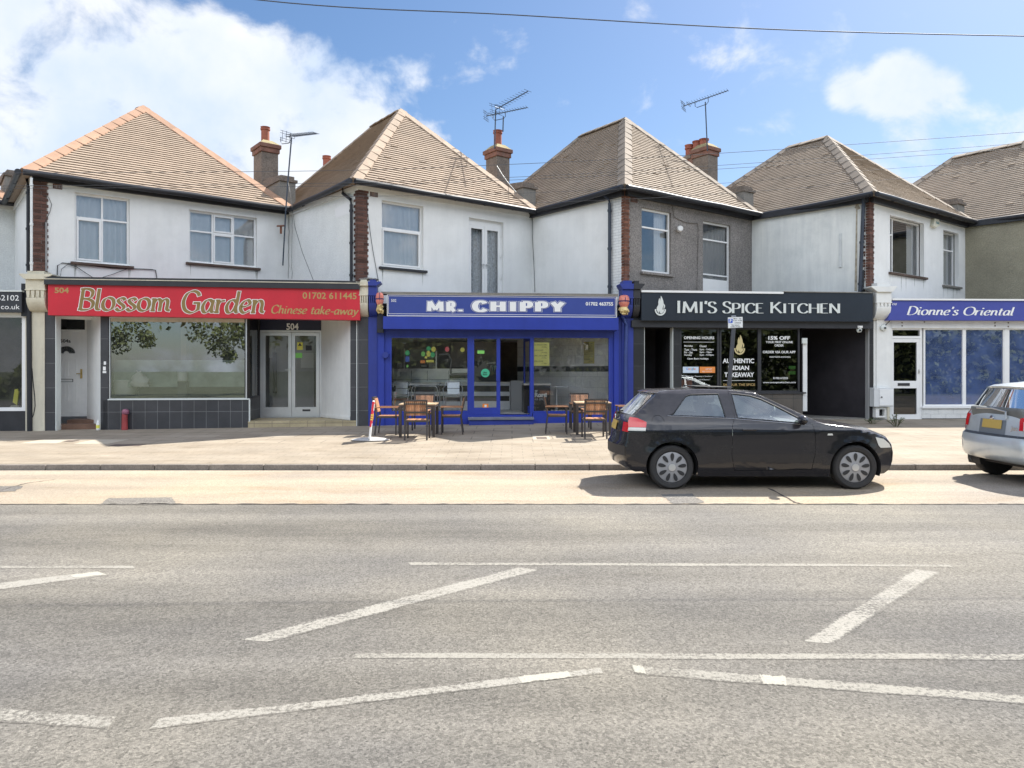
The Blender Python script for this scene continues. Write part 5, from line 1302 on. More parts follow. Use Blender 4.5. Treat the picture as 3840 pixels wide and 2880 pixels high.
small_box('carton', 'white box standing on the left end of the steel range', 5, 292, 330, 655, 691, LETTER, 'box')
small_box('carton', 'row of dark sauce boxes on the steel range below orange notice', 5, 478, 532, 662, 692, BLACK, 'box')
small_box('carton', 'clear plastic tub stack on the steel range right of the boxes', 5, 545, 595, 660, 692, LETTER_G, 'box')
# green energy-drink claw mark on the fridge glass inside
fr_ = thing('drinks_fridge', 'dark drinks fridge with three green claw marks behind the door glass', 'fridge', (-.35, 23.1, FLOORZ))
KF = Plane((-2, 22.85), (1, 22.85)); mb = MB(); tt = KF.zrect(5, 900, 1085, 640, 800); KF.box(mb, tt[0], tt[1], FLOORZ, tt[3], -.6, 0); mb.build('fridge_body', BLACK, fr_)
mb = MB()
for x in (1046, 1060, 1074):
    mb.tube([KF.W(*KF.tz(zx(5, x + dx), zy(5, y), .01), .01) for dx, y in ((-4, 676), (3, 684), (2, 705), (5, 728))], .022, 6, r2=.004)
mb.build('claw_mark', M('mint_green_mark', (.35, .65, .52), .5), fr_)
mb = MB()
for i in range(7): mb.tube([KF.W(*KF.tz(zx(5, 1005 + i * 10), zy(5, 664 - i), .02), .02), KF.W(*KF.tz(zx(5, 1005 + i * 10), zy(5, 652 - i), .02), .02)], .025, 8)
mb.build('can', STEEL, fr_)
# posters
def poster(P, n, x0, x1, y0, y1, d, label, mat):
    o = thing('poster', label, 'poster', P.W(*P.tz(zx(n, (x0 + x1) / 2), zy(n, y1), d), d), 'yellow handwritten menu posters')
    tt = P.zrect(n, x0, x1, y0, y1, d); mb = MB(); P.box(mb, *tt, d - .002, d); b = mb.build('paper', mat, o)
    mb = MB(); H = y1 - y0; W_ = x1 - x0
    for i, (a, b_) in enumerate((('SAUSAGE & CHIPS', '£5.95p'), ('COD & CHIPS', '£6.95p'), ('SMALL COD & CHIPS', '£7.95p'), ('SMALL SCAMPI', '£7.95p'))):
        yy = y0 + H * (.07 + .235 * i)
        ptext(P, n, a, x0 + W_ * .06, x0 + W_ * (.85 if len(a) > 12 else .62), yy, yy + H * .055, d + .003, mb, shear=.2)
        ptext(P, n, b_, x0 + W_ * .52, x0 + W_ * .84, yy + H * .10, yy + H * .16, d + .003, mb, shear=.2)
    mb.build('handwriting', INK, b, recalc=False)
poster(PB, 5, 1368, 1496, 494, 678, -.056, 'bright yellow handwritten menu poster stuck to the right window', PALEY)
poster(RW, 5, 1766, 1851, 487, 660, .012, 'dull yellow handwritten menu poster on the tiled side wall', M('dull_yellow_paper', (.52, .45, .16), .8))
# ice-cream freezer in the right window
fz = thing('ice_cream_freezer', 'black ice cream freezer with white lettering in the right window', 'freezer', PB.W(PB.tz(zx(5, 1435), 0)[0], FLOORZ, -.7))
tt = PB.zrect(5, 1368, 1505, 832, 1046, -.35); mb = MB()
zf1 = tt[3]; side_prism(PB, mb, tt[0] - .25, tt[1], [(-1.0, FLOORZ), (-.35, FLOORZ), (-.35, zf1 - .12), (-.45, zf1), (-1.0, zf1)]); mb.build('cabinet', M('freezer_black', (.012, .012, .013), .3), fz, bevel=.02)
mb = MB(); ptext(PB, 5, 'Rossi', 1380, 1475, 888, 926, -.345, mb, bold=.05); ptext(PB, 5, 'ice cre', 1380, 1444, 930, 950, -.345, mb)
mb.poly([PB.W(*PB.tz(zx(5, x), zy(5, y), -.345), -.345) for x, y in ((1384, 882), (1378, 870), (1386, 875), (1391, 868), (1396, 875), (1404, 870), (1399, 882))])
mb.build('lettering', LETTER_G, fz, recalc=False)
mb = MB(); PB.box(mb, tt[0] - .25, tt[1] + .02, zf1 + .002, zf1 + .05, -1.02, -.40); mb.build('lid', STEEL, fz)

# ---------------------------------------------------------------- black curry house
pilaster(PC, H0, BLACK, zx('f', 926), zx('f', 1120), zx('f', 926), zx('f', 1220), zy('f', 88), zy('f', 330), zy('f', 570), zy('f', 760), zy('f', 1110), 0, mat_col=BLACKTILE)
tall(PC, 7, 132, 227, -.2, .05, 'tiled_pier', BLACKTILE, H0, 300)
tall(PC, 7, 437, 490, -.2, .0, 'tiled_pier', BLACKTILE, H0, 300)
tall(PC, 7, 434, 438, -.2, .03, 'edge_trim', LETTER_G, H0, 345)
tall(PC, 7, 226, 229, -.2, .052, 'edge_trim', LETTER_G, H0, 345)
tall(PC, 7, 1874, 1902, -.2, .03, 'tiled_pier', BLACKTILE, H0, 290)
tall(PC, 7, 1868, 1873, -.2, .04, 'edge_trim', M('dull_metal_trim', (.35, .35, .35), .4), H0, 350)
sk = thing('shop_sign', 'black fascia sign with raised silver capitals and a flame emblem', 'sign', PC.W(3.5, 3, .2), 'fascia signs along the parade')
cor = [(zx(7, 206), zy(7, 96)), (zx(7, 1900), zy(7, 90)), (zx(7, 1900), zy(7, 305)), (zx(7, 206), zy(7, 296))]
qk = [PC.tz(u, v, .28) for u, v in cor]; mb = MB(); PC.prism(mb, [qk[3], qk[2], qk[1], qk[0]], -.05, .28); bk = mb.build('sign_board', BLACKSIGN, sk)
pbox(PC, 7, 206, 1246, 80, 95, -.05, .31, 'flashing', LETTER, sk); pbox(PC, 7, 1246, 1900, 86, 92, -.05, .31, 'flashing', CONC, sk)
mb = MB(); sign_text(mb, PC, "Imi's", zx(7, 456), zx(7, 757), zy(7, 152), zy(7, 241), zy(7, 154), zy(7, 241), .306, nib=(0, .108), thin=.045, serif=.085, smallcap=.93)
sign_text(mb, PC, 'Spice', zx(7, 800), zx(7, 1104), zy(7, 158), zy(7, 242), zy(7, 160), zy(7, 242), .306, nib=(0, .108), thin=.045, serif=.085, smallcap=.86)
sign_text(mb, PC, 'Kitchen', zx(7, 1144), zx(7, 1664), zy(7, 162), zy(7, 242), zy(7, 162), zy(7, 242), .306, nib=(0, .108), thin=.045, serif=.085, smallcap=.86)
lt = mb.build('lettering', LETTER_G, bk, recalc=False)
def flame(P, n, x0, x1, y0, y1, d, mat, parent, th=.015):
    mb = MB(); W_, H_ = x1 - x0, y1 - y0
    def pr(pts): P.prism(mb, [P.tz(zx(n, x0 + a * W_), zy(n, y0 + b * H_), d) for a, b in pts], d - th, d)
    pr([(.50, .88), (.42, .80), (.40, .74), (.36, .84), (.40, .90), (.28, .82), (.17, .70), (.20, .58), (.33, .45), (.32, .30), (.38, .17), (.44, .11), (.46, .2), (.46, .30), (.52, .12), (.55, 0), (.66, .11), (.76, .27), (.79, .42), (.74, .56), (.68, .66), (.72, .71), (.84, .65), (.88, .56), (.80, .80), (.66, .87), (.58, .90)])
    pr([(.80, .40), (.90, .47), (.91, .57), (.84, .63), (.75, .66), (.80, .56)])
    arc = [(.5 + .49 * cos(a), .70 + .30 * sin(a)) for a in [pi * 1.02 - i * pi * 1.04 / 16 for i in range(17)]]; arc2 = [(.5 + .38 * cos(a), .68 + .24 * sin(a)) for a in [-.02 * pi + i * pi * 1.04 / 16 for i in range(17)]]
    pr(arc + arc2)
    return mb.build('flame_emblem', mat, parent, recalc=True)
flame(PC, 7, 303, 386, 115, 261, .310, LETTER_G, bk)
pbox(PC, 7, 135, 1900, 300, 350, -.15, .16, 'door_head', BLACK, H0)
# left passage, windows, right porch
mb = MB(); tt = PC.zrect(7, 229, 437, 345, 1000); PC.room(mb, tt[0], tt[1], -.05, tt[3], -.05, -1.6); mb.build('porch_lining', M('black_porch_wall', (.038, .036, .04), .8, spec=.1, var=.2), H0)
panes = []
for x0, x1 in ((490, 770), (782, 1066), (1074, 1360)):
    o = pframe(PC, 7, x0 - 4, x1 + 4, 350, 822, .05, -.07, .0, 'shop_window', BLACK, H0)
    ppane(PC, 7, x0, x1, 356, 816, -.035, 'pane', GLASS_DK, o); panes.append(o)
t0, t1, _, z1 = PC.zrect(7, 438, 1385, 832, 1000, .02); mb = MB(); PC.box(mb, t0, t1, -.05, z1, -.2, .02); mb.build('stall_riser', BROWNTILE, H0)
pbox(PC, 7, 438, 1412, 822, 834, -.1, .06, 'window_sill', BLACK, H0)
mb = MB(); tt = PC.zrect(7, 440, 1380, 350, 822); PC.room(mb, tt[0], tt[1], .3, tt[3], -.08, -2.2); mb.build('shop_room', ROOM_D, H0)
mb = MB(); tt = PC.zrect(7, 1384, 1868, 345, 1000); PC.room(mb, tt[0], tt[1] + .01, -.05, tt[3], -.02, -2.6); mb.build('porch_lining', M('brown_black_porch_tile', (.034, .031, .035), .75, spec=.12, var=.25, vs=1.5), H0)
mb = MB(); PC.box(mb, tt[0], tt[1], -.05, .33, -2.5, -.1); mb.build('entrance_step', CONC, H0)
pbox(PC, 7, 1387, 1419, 425, 960, -.12, -.06, 'door_edge', WPAINT, H0); pbox(PC, 7, 1383, 1420, 425, 465, -.055, .0, 'door_closer', LETTER_G, H0)
# window lettering
D_ = -.030
mb = MB(); X = lambda *a, **k: ptext(PC, 'c', *a, **k)
X('OPENING HOURS', 520, 880, 257, 291, D_, mb, bold=.03)
for i, (a, b, ya) in enumerate((('Monday', 'Closed', 360), ('Tues - Thurs', '5pm - 9:45pm', 402), ('Fri - Sat', '5pm - 10pm', 434), ('Sunday', '5pm - 9:30pm', 467))):
    X(a, 525, {0: 626, 1: 676, 2: 624, 3: 617}[i], ya, ya + 25, D_, mb, bold=.015); X(b, 707, {0: 786, 1: 873, 2: 849, 3: 873}[i], ya, ya + 25, D_, mb, bold=.015)
X('Open Bank Holidays', 560, 811, 511, 537, D_, mb, bold=.015)
tt = PC.zrect('c', 515, 880, 323, 327, D_); PC.box(mb, *tt, D_, D_ + .002)
X('"Best Indian Takeaway in Southend"', 533, 860, 722, 742, D_, mb, shear=.15); X('"Fast, Friendly, Full of Flavour"', 556, 832, 762, 782, D_, mb, shear=.15)
mb.build('lettering', LETTER, panes[0], recalc=False)
pbox(PC, 'c', 508, 695, 617, 690, -.034, -.028, 'sticker', M('pale_blue_badge', (.60, .68, .78), .5), panes[0]); pbox(PC, 'c', 707, 890, 617, 690, -.034, -.028, 'sticker', M('orange_badge', (.80, .27, .06), .5), panes[0])
for i, (ch, c) in enumerate(zip('Google', ((.1, .25, .7), (.7, .1, .08), (.75, .5, .05), (.1, .25, .7), (.1, .4, .15), (.7, .1, .08)))):
    mb = MB(); x = 545 + (0, 26, 45, 64, 83, 93)[i]; w_ = (25, 18, 18, 18, 7, 20)[i]; X(ch, x, x + w_, 628 if ch in 'Gl' else 636, 660 if ch == 'g' else 654, -.026, mb, bold=.01)
    mb.build('lettering', M('badge_ink_%d' % i, c, .5), panes[0], recalc=False)
mb = MB(); X('JUST EAT', 776, 852, 636, 656, -.026, mb, bold=.02); X('4.1', 740, 764, 664, 682, -.026, mb, bold=.02); X('*****', 775, 855, 666, 680, -.026, mb, bold=.03); mb.build('lettering', LETTER, panes[0], recalc=False)
mb = MB(); X('AUTHENTIC', 980, 1352, 520, 575, D_, mb, bold=.03); X('INDIAN', 1046, 1292, 604, 656, D_, mb, bold=.03); X('TAKEAWAY', 1000, 1352, 684, 740, D_, mb, bold=.03)
tt = PC.zrect('c', 985, 1362, 778, 782, D_); PC.box(mb, *tt, D_, D_ + .002); mb.build('lettering', LETTER, panes[1], recalc=False)
mb = MB(); X('SAVOUR THE SPICE', 985, 1364, 815, 845, D_, mb, bold=.02); mb.build('lettering', GOLD_P, panes[1], recalc=False)
flame(PC, 'c', 1116, 1246, 236, 475, -.028, M('gold_vinyl', (.60, .50, .25), .5), panes[1], .003)
mb = MB(); X('15% OFF', 1520, 1778, 254, 298, D_, mb, bold=.04); X('YOUR FIRST ONLINE', 1490, 1810, 312, 338, D_, mb, bold=.02); X('ORDER', 1594, 1702, 352, 378, D_, mb, bold=.02); X('ORDER VIA OUR APP', 1455, 1842, 428, 458, D_, mb, bold=.02)
X('EARN POINTS & REWARDS', 1537, 1782, 493, 510, D_, mb, bold=.01); X('01702 612222', 1578, 1754, 740, 764, D_, mb, bold=.02); X('www.imisspicekitchen.com', 1457, 1846, 792, 818, D_, mb, bold=.015)
mb.build('lettering', LETTER, panes[2], recalc=False)
for y in (607, 670): pbox(PC, 'c', 1762, 1842, y, y + 38, -.05, -.045, 'sticker', STICK['lime'], panes[2])
db = thing('delivery_bag', 'orange square delivery bag standing inside the black shop window', 'bag', PC.W(PC.tz(zx('c', 550), 0)[0], .7, -.4))
tt = PC.zrect('c', 480, 622, 768, 1000, -.3); mb = MB(); PC.box(mb, tt[0], tt[1], tt[2], tt[3], -.6, -.3); mb.build('bag_body', M('orange_bag', (.80, .20, .03), .6, var=.06), db, bevel=.02)
mb = MB(); PC.prism(mb, [(PC.tz(zx('c', 530) + 4 * cos(a * pi / 8), 0, -.3)[0], PC.tz(zx('c', 530), zy('c', 850) - 4 * sin(a * pi / 8), -.3)[1]) for a in range(16)], -.3, -.297); mb.build('badge', LETTER, db)
mb = MB(); tt2 = PC.zrect('c', 480, 622, 768, 782, -.29); PC.box(mb, tt2[0], tt2[1], tt2[2], tt2[3], -.31, -.298); mb.build('zip_flap', M('dark_orange_flap', (.55, .13, .02), .6), db)

# ---------------------------------------------------------------- white oriental shop
pilaster(PD, H8, STONE_W, zx(9, 268), zx(9, 378), zx(9, 222), zx(9, 412), zy(9, 116), zy(9, 186), zy(9, 262), zy(9, 292), zy(9, 385), 0)
tall(PD, 9, 246, 300, -.2, .02, 'pier', STONE_W, H8, 380); tall(PD, 9, 300, 372, -.2, .03, 'pier', STONE_W, H8, 380)
sd = thing('shop_sign', 'violet blue fascia sign with white italic serif lettering', 'sign', PD.W(2, 3, .2), 'fascia signs along the parade')
qd = [PD.tz(zx(9, x), zy(9, y), .26) for x, y in ((386, 248), (1800, 248), (1800, 396), (352, 392))]
mb = MB(); PD.prism(mb, [qd[3], qd[2], qd[1], qd[0]], -.05, .26); bdd = mb.build('sign_board', NAVYSIGN, sd)
pbox(PD, 9, 386, 1800, 236, 248, -.05, .3, 'flashing', LETTER, sd)
mb = MB(); sign_text(mb, PD, "Dionne's", zx(9, 487), zx(9, 862), zy(9, 290), zy(9, 352), zy(9, 294), zy(9, 355), .264, nib=(12, .115), thin=.04, serif=.06, shear=.22)
sign_text(mb, PD, 'Oriental', zx(9, 897), zx(9, 1268), zy(9, 295), zy(9, 355), zy(9, 298), zy(9, 357), .264, nib=(12, .115), thin=.04, serif=.06, shear=.22)
put_text(mb, PD, '498', zx(9, 378), zx(9, 416), zy(9, 267), zy(9, 283), .264, shear=.25); mb.build('lettering', LETTER, bdd, recalc=False)
pbox(PD, 9, 372, 1800, 396, 452, -.1, .06, 'door_head', WPAINT, H8)
mb = MB()
for x, y in ((455, 411), (455, 433), (618, 405), (1135, 411), (1135, 433), (1232, 411), (1232, 438)):
    t_, z_ = PD.tz(zx(9, x), zy(9, y), .062); PD.box(mb, t_ - .018, t_ + .018, z_ - .018, z_ + .018, .061, .068)
mb.build('screw_cap', M('brown_screw', (.16, .12, .1), .6), H8)
df = pframe(PD, 9, 370, 600, 448, 1125, .06, -.1, .0, 'door_frame', WHITE, H8)
pbox(PD, 9, 372, 598, 508, 526, -.09, .005, 'transom_bar', WHITE, H8)
ppane(PD, 9, 372, 585, 452, 510, -.05, 'pane', GLASS_DK, df)
dd_ = pframe(PD, 9, 372, 584, 528, 1118, .085, -.07, -.005, 'shop_door', WHITE, H8, wb=.14, wt=.10)
pbox(PD, 9, 372, 582, 836, 890, -.068, -.003, 'mid_rail', WHITE, dd_); pbox(PD, 9, 425, 511, 852, 872, -.003, .012, 'letterbox', BLACK, dd_)
ppane(PD, 9, 375, 565, 555, 836, -.04, 'pane', GLASS_DK, dd_); ppane(PD, 9, 375, 565, 890, 1086, -.04, 'pane', GLASS_DK, dd_)
t_, z_ = PD.tz(zx(9, 577), zy(9, 768), .0); mb = MB(); mb.bar(PD.W(t_, z_, -.005), PD.W(t_, z_, .05), .02); PD.box(mb, t_ - .015, t_ + .015, z_ - .06, z_ + .06, -.004, .004); mb.build('handle', STEEL, dd_)
for x0, x1 in ((612, 910), (910, 1208), (1228, 1530), (1530, 1800)):
    o = pframe(PD, 9, x0, x1, 450, 1022, .05, -.08, .0, 'shop_window', WHITE, H8); ppane(PD, 9, x0 + 10, x1 - 10, 455, 1012, -.04, 'pane', GLASS_BL, o)
pbox(PD, 9, 1207, 1229, 450, 1022, -.08, .01, 'window_post', WHITE, H8)
pbox(PD, 9, 604, 1800, 1020, 1036, -.1, .07, 'window_sill', WHITE, H8)
t0, t1, _, z1 = PD.zrect(9, 600, 1800, 1036, 1100, .02); zpl = PD.tz(zx(9, 900), zy(9, 1110), .02)[1]
mb = MB(); PD.box(mb, t0, t1, zpl, z1, -.2, .02); mb.build('stall_riser', brick_mat('white_painted_riser', (.70, .70, .68), (.66, .66, .64), (.50, .50, .49), .44, .22, rough=.6, bump=.6, var=.12), H8)
mb = MB(); PD.box(mb, t0, t1, -.05, zpl - .001, -.2, -.01); mb.build('plinth', M('dark_plinth', (.05, .045, .045), .9, var=.3), H8)
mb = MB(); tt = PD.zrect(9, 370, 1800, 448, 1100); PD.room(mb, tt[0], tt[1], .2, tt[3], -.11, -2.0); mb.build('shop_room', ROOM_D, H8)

# ---------------------------------------------------------------- shop at the left edge
s6 = thing('shop_sign', 'dark grey fascia sign with white digits cut by the left picture edge', 'sign', PL.W(7, 3, .2), 'fascia signs along the parade')
b6 = pbox(PL, 2, -900, 192, 218, 402, -.05, .22, 'sign_board', M('dark_grey_sign', (.035, .036, .042), .4, var=.1), s6)
pbox(PL, 2, -900, 192, 206, 218, -.05, .24, 'flashing', LETTER_G, s6)
mb = MB(); put_text(mb, PL, '01702 462102', zx(2, -300), zx(2, 168), zy(2, 252), zy(2, 300), .224); mb.build('lettering', LETTER, b6, recalc=False); mb = MB(); put_text(mb, PL, 'co.uk', zx(2, 8), zx(2, 176), zy(2, 336), zy(2, 378), .224); mb.build('lettering', LETTER, b6, recalc=False)
mb = MB(); tt = PL.zrect(2, 192, 245, 150, 440, .1); PL.box(mb, tt[0], tt[1], tt[2], tt[3], -.1, .12); mb.build('hopper_board', GUTTER, H6)
o6 = pframe(PL, 2, -900, 243, 402, 1285, .13, -.1, .02, 'shop_window', WHITE, H6, wb=.09)
ppane(PL, 2, -880, 195, 428, 1256, -.04, 'pane', GLASS, o6)
t0, t1, _, z1 = PL.zrect(2, -900, 247, 1285, 1400, .0); mb = MB(); PL.box(mb, t0, t1, -.05, z1, -.2, .0); mb.build('stall_riser', BLACK, H6)
mb = MB(); tt = PL.zrect(2, -900, 240, 402, 1285); PL.room(mb, tt[0], tt[1], tt[2], tt[3], -.11, -2.2); mb.build('shop_room', M('dim_green_shop', (.085, .08, .06), .9, var=.3), H6)
mb = MB(); mb.tube([PL.W(*PL.tz(zx(2, 258), zy(2, y), .08), .08) for y in (260, 420, 440)] + [PL.W(PL.tz(zx(2, 266), 0, .08)[0], .05, .08)], .06, 10); mb.build('downpipe', GUTTER, H6, smooth=True)
mb = MB(); mb.tube([PL.W(*PL.tz(zx(2, x), zy(2, y), .06), .06) for x, y in ((285, 905), (292, 1000), (308, 1150), (312, 1240), (300, 1310), (288, 1340))], .012, 6); mb.build('wall_cable', GUTTER, H6)
yb = thing('folded_sign', 'narrow yellow board standing inside the left edge window', 'board', PL.W(PL.tz(zx(2, 135), 0, -.3)[0], .8, -.3))
mb = MB(); PL.prism(mb, [PL.tz(zx(2, x), zy(2, y), -.3) for x, y in ((112, 1205), (150, 1230), (165, 1110), (155, 1085), (130, 1090))], -.34, -.3); mb.build('board_face', STICK['yellow'], yb)
mb = MB(); PL.prism(mb, [PL.tz(zx(2, x), zy(2, y), -.36) for x, y in ((95, 1250), (185, 1250), (170, 1232), (110, 1232))], -.5, -.3); mb.build('board_foot', STONE, yb)
# ---------------------------------------------------------------- ground floor of the last house, past the picture edge
PE = Plane((17.3, 21.25), (24.6, 21.95))
mb = MB(); PE.box(mb, 0, PE.L, -.05, 3.35, -.2, 0); mb.build('wall', RENDER, H9)
mb = MB(); PE.box(mb, .6, 3.6, .9, 2.6, .004, .03); wz = mb.build('shop_window', WHITE, H9)
mb = MB(); PE.box(mb, .68, 3.52, .98, 2.52, .031, .036); mb.build('pane', M('dark_pane', (.03, .035, .04), .1), wz)
flat_roof(H9, [(17.3, 21.25), (24.6, 21.95), V9, C9], 3.35)

# ================================================================ outdoor furniture
FRAME = M('dark_bronze_frame', (.045, .038, .035), .45, var=.1)
SLAT = M('hardwood_slat', (.40, .20, .105), .55, island=.45, var=.2, vs=12)
SLAT2 = M('pale_hardwood_top', (.50, .36, .22), .55, island=.25, var=.15, vs=12)
def make_chair(label):
    c = thing('armchair', label, 'chair', group='slatted garden armchairs outside the blue shop')
    w = .24
    for sx in (-1, 1):
        mb = MB(); mb.bar((sx * w, .22, 0), (sx * w, .22, .62), .035, .03); mb.build('leg', FRAME, c)
        mb = MB(); mb.bar((sx * w, -.27, 0), (sx * w, -.22, .42), .035, .03); mb.bar((sx * w, -.22, .42), (sx * w, -.325, .87), .035, .03); mb.build('leg', FRAME, c)
        mb = MB(); mb.box(sx * w - .028, sx * w + .028, -.28, .26, .622, .645); mb.build('armrest', SLAT, c, bevel=.005)
    mb = MB()
    for y in (-.215, .205): mb.bar((-w, y, .405), (w, y, .405), .03, .035)
    for sx in (-1, 1): mb.bar((sx * w, -.22, .405), (sx * w, .22, .405), .035, .03)
    mb.build('seat_frame', FRAME, c)
    mb = MB(); n = 9
    for i in range(n):
        x = -w + .025 + (2 * w - .05) * i / n; mb.box(x, x + (2 * w - .05) / n - .007, -.20, .225, .424, .442)
    mb.build('seat', SLAT, c)
    yb = lambda z: -.22 - (z - .42) * .105 / .45
    mb = MB()
    for z, h in ((.86, .035), (.785, .03), (.60, .035)): mb.bar((-w, yb(z), z), (w, yb(z), z), .03, h)
    mb.build('back_frame', FRAME, c)
    mb = MB(); n = 10
    for i in range(n):
        x = -w + .022 + (2 * w - .044) * i / n; x1 = x + (2 * w - .044) / n - .006
        p = [(x, yb(.53) + .018, .53), (x1, yb(.53) + .018, .53), (x1, yb(.53) + .034, .53), (x, yb(.53) + .034, .53), (x, yb(.84) + .018, .84), (x1, yb(.84) + .018, .84), (x1, yb(.84) + .034, .84), (x, yb(.84) + .034, .84)]
        mb.hexa(p)
    mb.build('backrest', SLAT, c)
    return c
def make_table(label):
    t = thing('garden_table', label, 'table', group='wood topped tables outside the blue shop')
    for sx in (-1, 1):
        for sy in (-1, 1):
            mb = MB(); mb.bar((sx * .375, sy * .375, 0), (sx * .375, sy * .375, .715), .06, .06); mb.build('leg', FRAME, t)
    mb = MB()
    for s in (-1, 1): mb.bar((-.345, s * .385, .69), (.345, s * .385, .69), .03, .05); mb.bar((s * .385, -.345, .69), (s * .385, .345, .69), .03, .05)
    mb.build('apron', FRAME, t)
    mb = MB(); n = 9
    for i in range(n): a = -.41 + .82 * i / n; mb.box(a, a + .82 / n - .004, -.41, .41, .718, .742)
    mb.build('tabletop', SLAT2, t); return t
def on_pave(o, x, y, rz): o.location = (x, y, pave_z(x, y) + .003); o.rotation_euler = (0, 0, R(rz))
proto = make_chair('garden armchair seen from behind, in front of the table by the leaning pavement sign')
tproto = make_table('square wooden table nearest the leaning pavement sign')
on_pave(tproto, -2.13, 17.0, 0)
t2 = dup(tproto, label='square wooden table behind the black car, before the right window'); on_pave(t2, 1.87, 17.35, 0)
on_pave(proto, -2.08, 16.28, 0)
for x, y, rz, lb in ((-2.9, 17.35, -90, 'garden armchair beside the leaning pavement sign, facing right'), (-1.42, 17.42, 92, 'garden armchair facing left, between the left table and the blue doorstep'),
                     (-2.2, 18.35, 180, 'garden armchair against the left window, behind the left table'), (1.06, 17.45, -92, 'garden armchair facing right, nearest the blue doorstep on its right side'),
                     (1.82, 16.42, 2, 'garden armchair seen from behind, closest to the rear of the black car'), (1.70, 18.45, 180, 'garden armchair against the right window, behind the right table'), (2.72, 17.45, 90, 'garden armchair half hidden behind the black car, facing left')):
    c = dup(proto, label=lb); on_pave(c, x, y, rz)

# aluminium cafe chairs inside the left window
def alu_chair(label, back=True):
    c = thing('cafe_chair', label, 'chair', group='aluminium chairs inside the left blue window')
    for sx in (-1, 1):
        mb = MB(); mb.tube([(sx * .22, .24, 0), (sx * .25, .20, .44), (sx * .27, .18, .66), (sx * .27, -.05, .68), (sx * .24, -.22, .74)], .013, 8); mb.build('leg', ALU, c, smooth=True)
        mb = MB(); mb.tube([(sx * .22, -.26, 0), (sx * .20, -.02, .44)], .013, 8); mb.build('leg', ALU, c, smooth=True)
    mb = MB(); mb.tube([(-.24, -.22, .70), (-.22, -.25, .82), (-.16, -.27, .86), (.16, -.27, .86), (.22, -.25, .82), (.24, -.22, .70)], .013, 8)
    for z in (.1, .3): mb.tube([(-.22, -.1, z), (.22, -.1, z)], .009, 6)
    mb.build('back_frame', ALU, c, smooth=True)
    if back:
        mb = MB()
        for z0, z1 in ((.50, .655), (.67, .83)): mb.hexa([(-.17, -.19 - (z0 - .45) * .15, z0), (.17, -.19 - (z0 - .45) * .15, z0), (.17, -.20 - (z0 - .45) * .15, z0), (-.17, -.20 - (z0 - .45) * .15, z0), (-.17, -.19 - (z1 - .45) * .17, z1), (.17, -.19 - (z1 - .45) * .17, z1), (.17, -.2 - (z1 - .45) * .17, z1), (-.17, -.2 - (z1 - .45) * .17, z1)])
        mb.build('backrest', ALU, c)
    mb = MB()
    for i in range(6): mb.box(-.21, .21, -.18 + i * .066, -.18 + i * .066 + .055, .43, .442)
    mb.build('seat', ALU, c); return c
def inside(o, u, Y, rz): o.location = ((u - CX) / F * Y, Y, FLOORZ + .003); o.rotation_euler = (0, 0, R(rz))
a1 = alu_chair('shiny aluminium chair inside the left window, at its left end'); inside(a1, zx(5, 318), 20.7, 178)
a2 = alu_chair('shiny aluminium chair inside the left window, beside the blue door'); inside(a2, zx(5, 735), 20.7, 182)
ft = thing('cafe_table', 'metal table with rounded tube legs between the aluminium chairs', 'table'); k = 1.0
mb = MB(); mb.box(-.40, .40, -.35, .35, .70, .725); mb.build('tabletop', ALU, ft)
for y in (-.3, .3):
    mb = MB(); mb.tube([(-.36, y, 0), (-.36, y, .55), (-.34, y, .62), (-.28, y, .655), (.28, y, .655), (.34, y, .62), (.36, y, .55), (.36, y, 0)], .014, 8); mb.build('leg', ALU, ft, smooth=True)
inside(ft, zx(5, 520), 20.8, 0); ft.location.z += .08
bt = thing('cafe_table', 'round pedestal table on a chrome stem inside the right window', 'table')
mb = MB(); mb.lathe([(.02, .70), (.33, .70), (.33, .725), (.02, .725)], n=28); mb.build('tabletop', ALU, bt)
mb = MB(); mb.lathe([(.22, 0), (.22, .02), (.04, .05), (.03, .70), (.02, .70)], n=20); mb.build('pedestal', ALU, bt, smooth=True)
inside(bt, zx('b', 700), 20.9, 0)

# ================================================================ street objects
# leaning pavement sign
b = at_ground(zx('k', 290), zy('k', 1232), .16); b.z = pave_z(b.x, b.y) + .003
ps = thing('pavement_sign', 'leaning red and white pavement sign seen almost edge on', 'sign', tuple(b))
mb = MB(); mb.lathe([(.40, 0), (.42, .02), (.30, .05), (.05, .07), (.01, .07)], tuple(b), 24)
base = mb.build('base', M('grey_plastic_base', (.42, .42, .42), .6, var=.1), ps, smooth=True); 
for v in base.data.vertices: v.co.y *= .65
lean = Vector((.085, 0, .80)); ax = Vector((-.070, .46, 0)).normalized(); up = lean.normalized(); nn = ax.cross(up).normalized()
def panel(name, s0, s1, h0, h1, th, mat, par, off=0):
    mb = MB(); o0 = Vector((b.x, b.y, b.z)) + Vector((.02, -.25, .055))
    P = lambda s, h, t: o0 + ax * s + lean * h + nn * (t + off)
    mb.hexa([P(s0, h0, -th), P(s1, h0, -th), P(s1, h0, th), P(s0, h0, th), P(s0, h1, -th), P(s1, h1, -th), P(s1, h1, th), P(s0, h1, th)])
    return mb.build(name, mat, par)
pf = panel('sign_frame', 0, .46, 0, 1, .018, M('white_sign_frame', (.78, .78, .78), .4), ps)
REDP = M('red_poster', (.70, .03, .05), .4)
for sgn in (-1, 1):
    panel('poster', .03, .43, .40, .97, .001, REDP, pf, .0205 * sgn)
    panel('poster_band', .03, .43, .48, .66, .001, M('orange_band', (.85, .45, .03), .4), pf, .0235 * sgn)
    panel('poster_band', .05, .40, .74, .92, .001, LETTER, pf, .0235 * sgn)
panel('edge_strip', -.006, -.001, .32, 1, .018, REDP, pf)
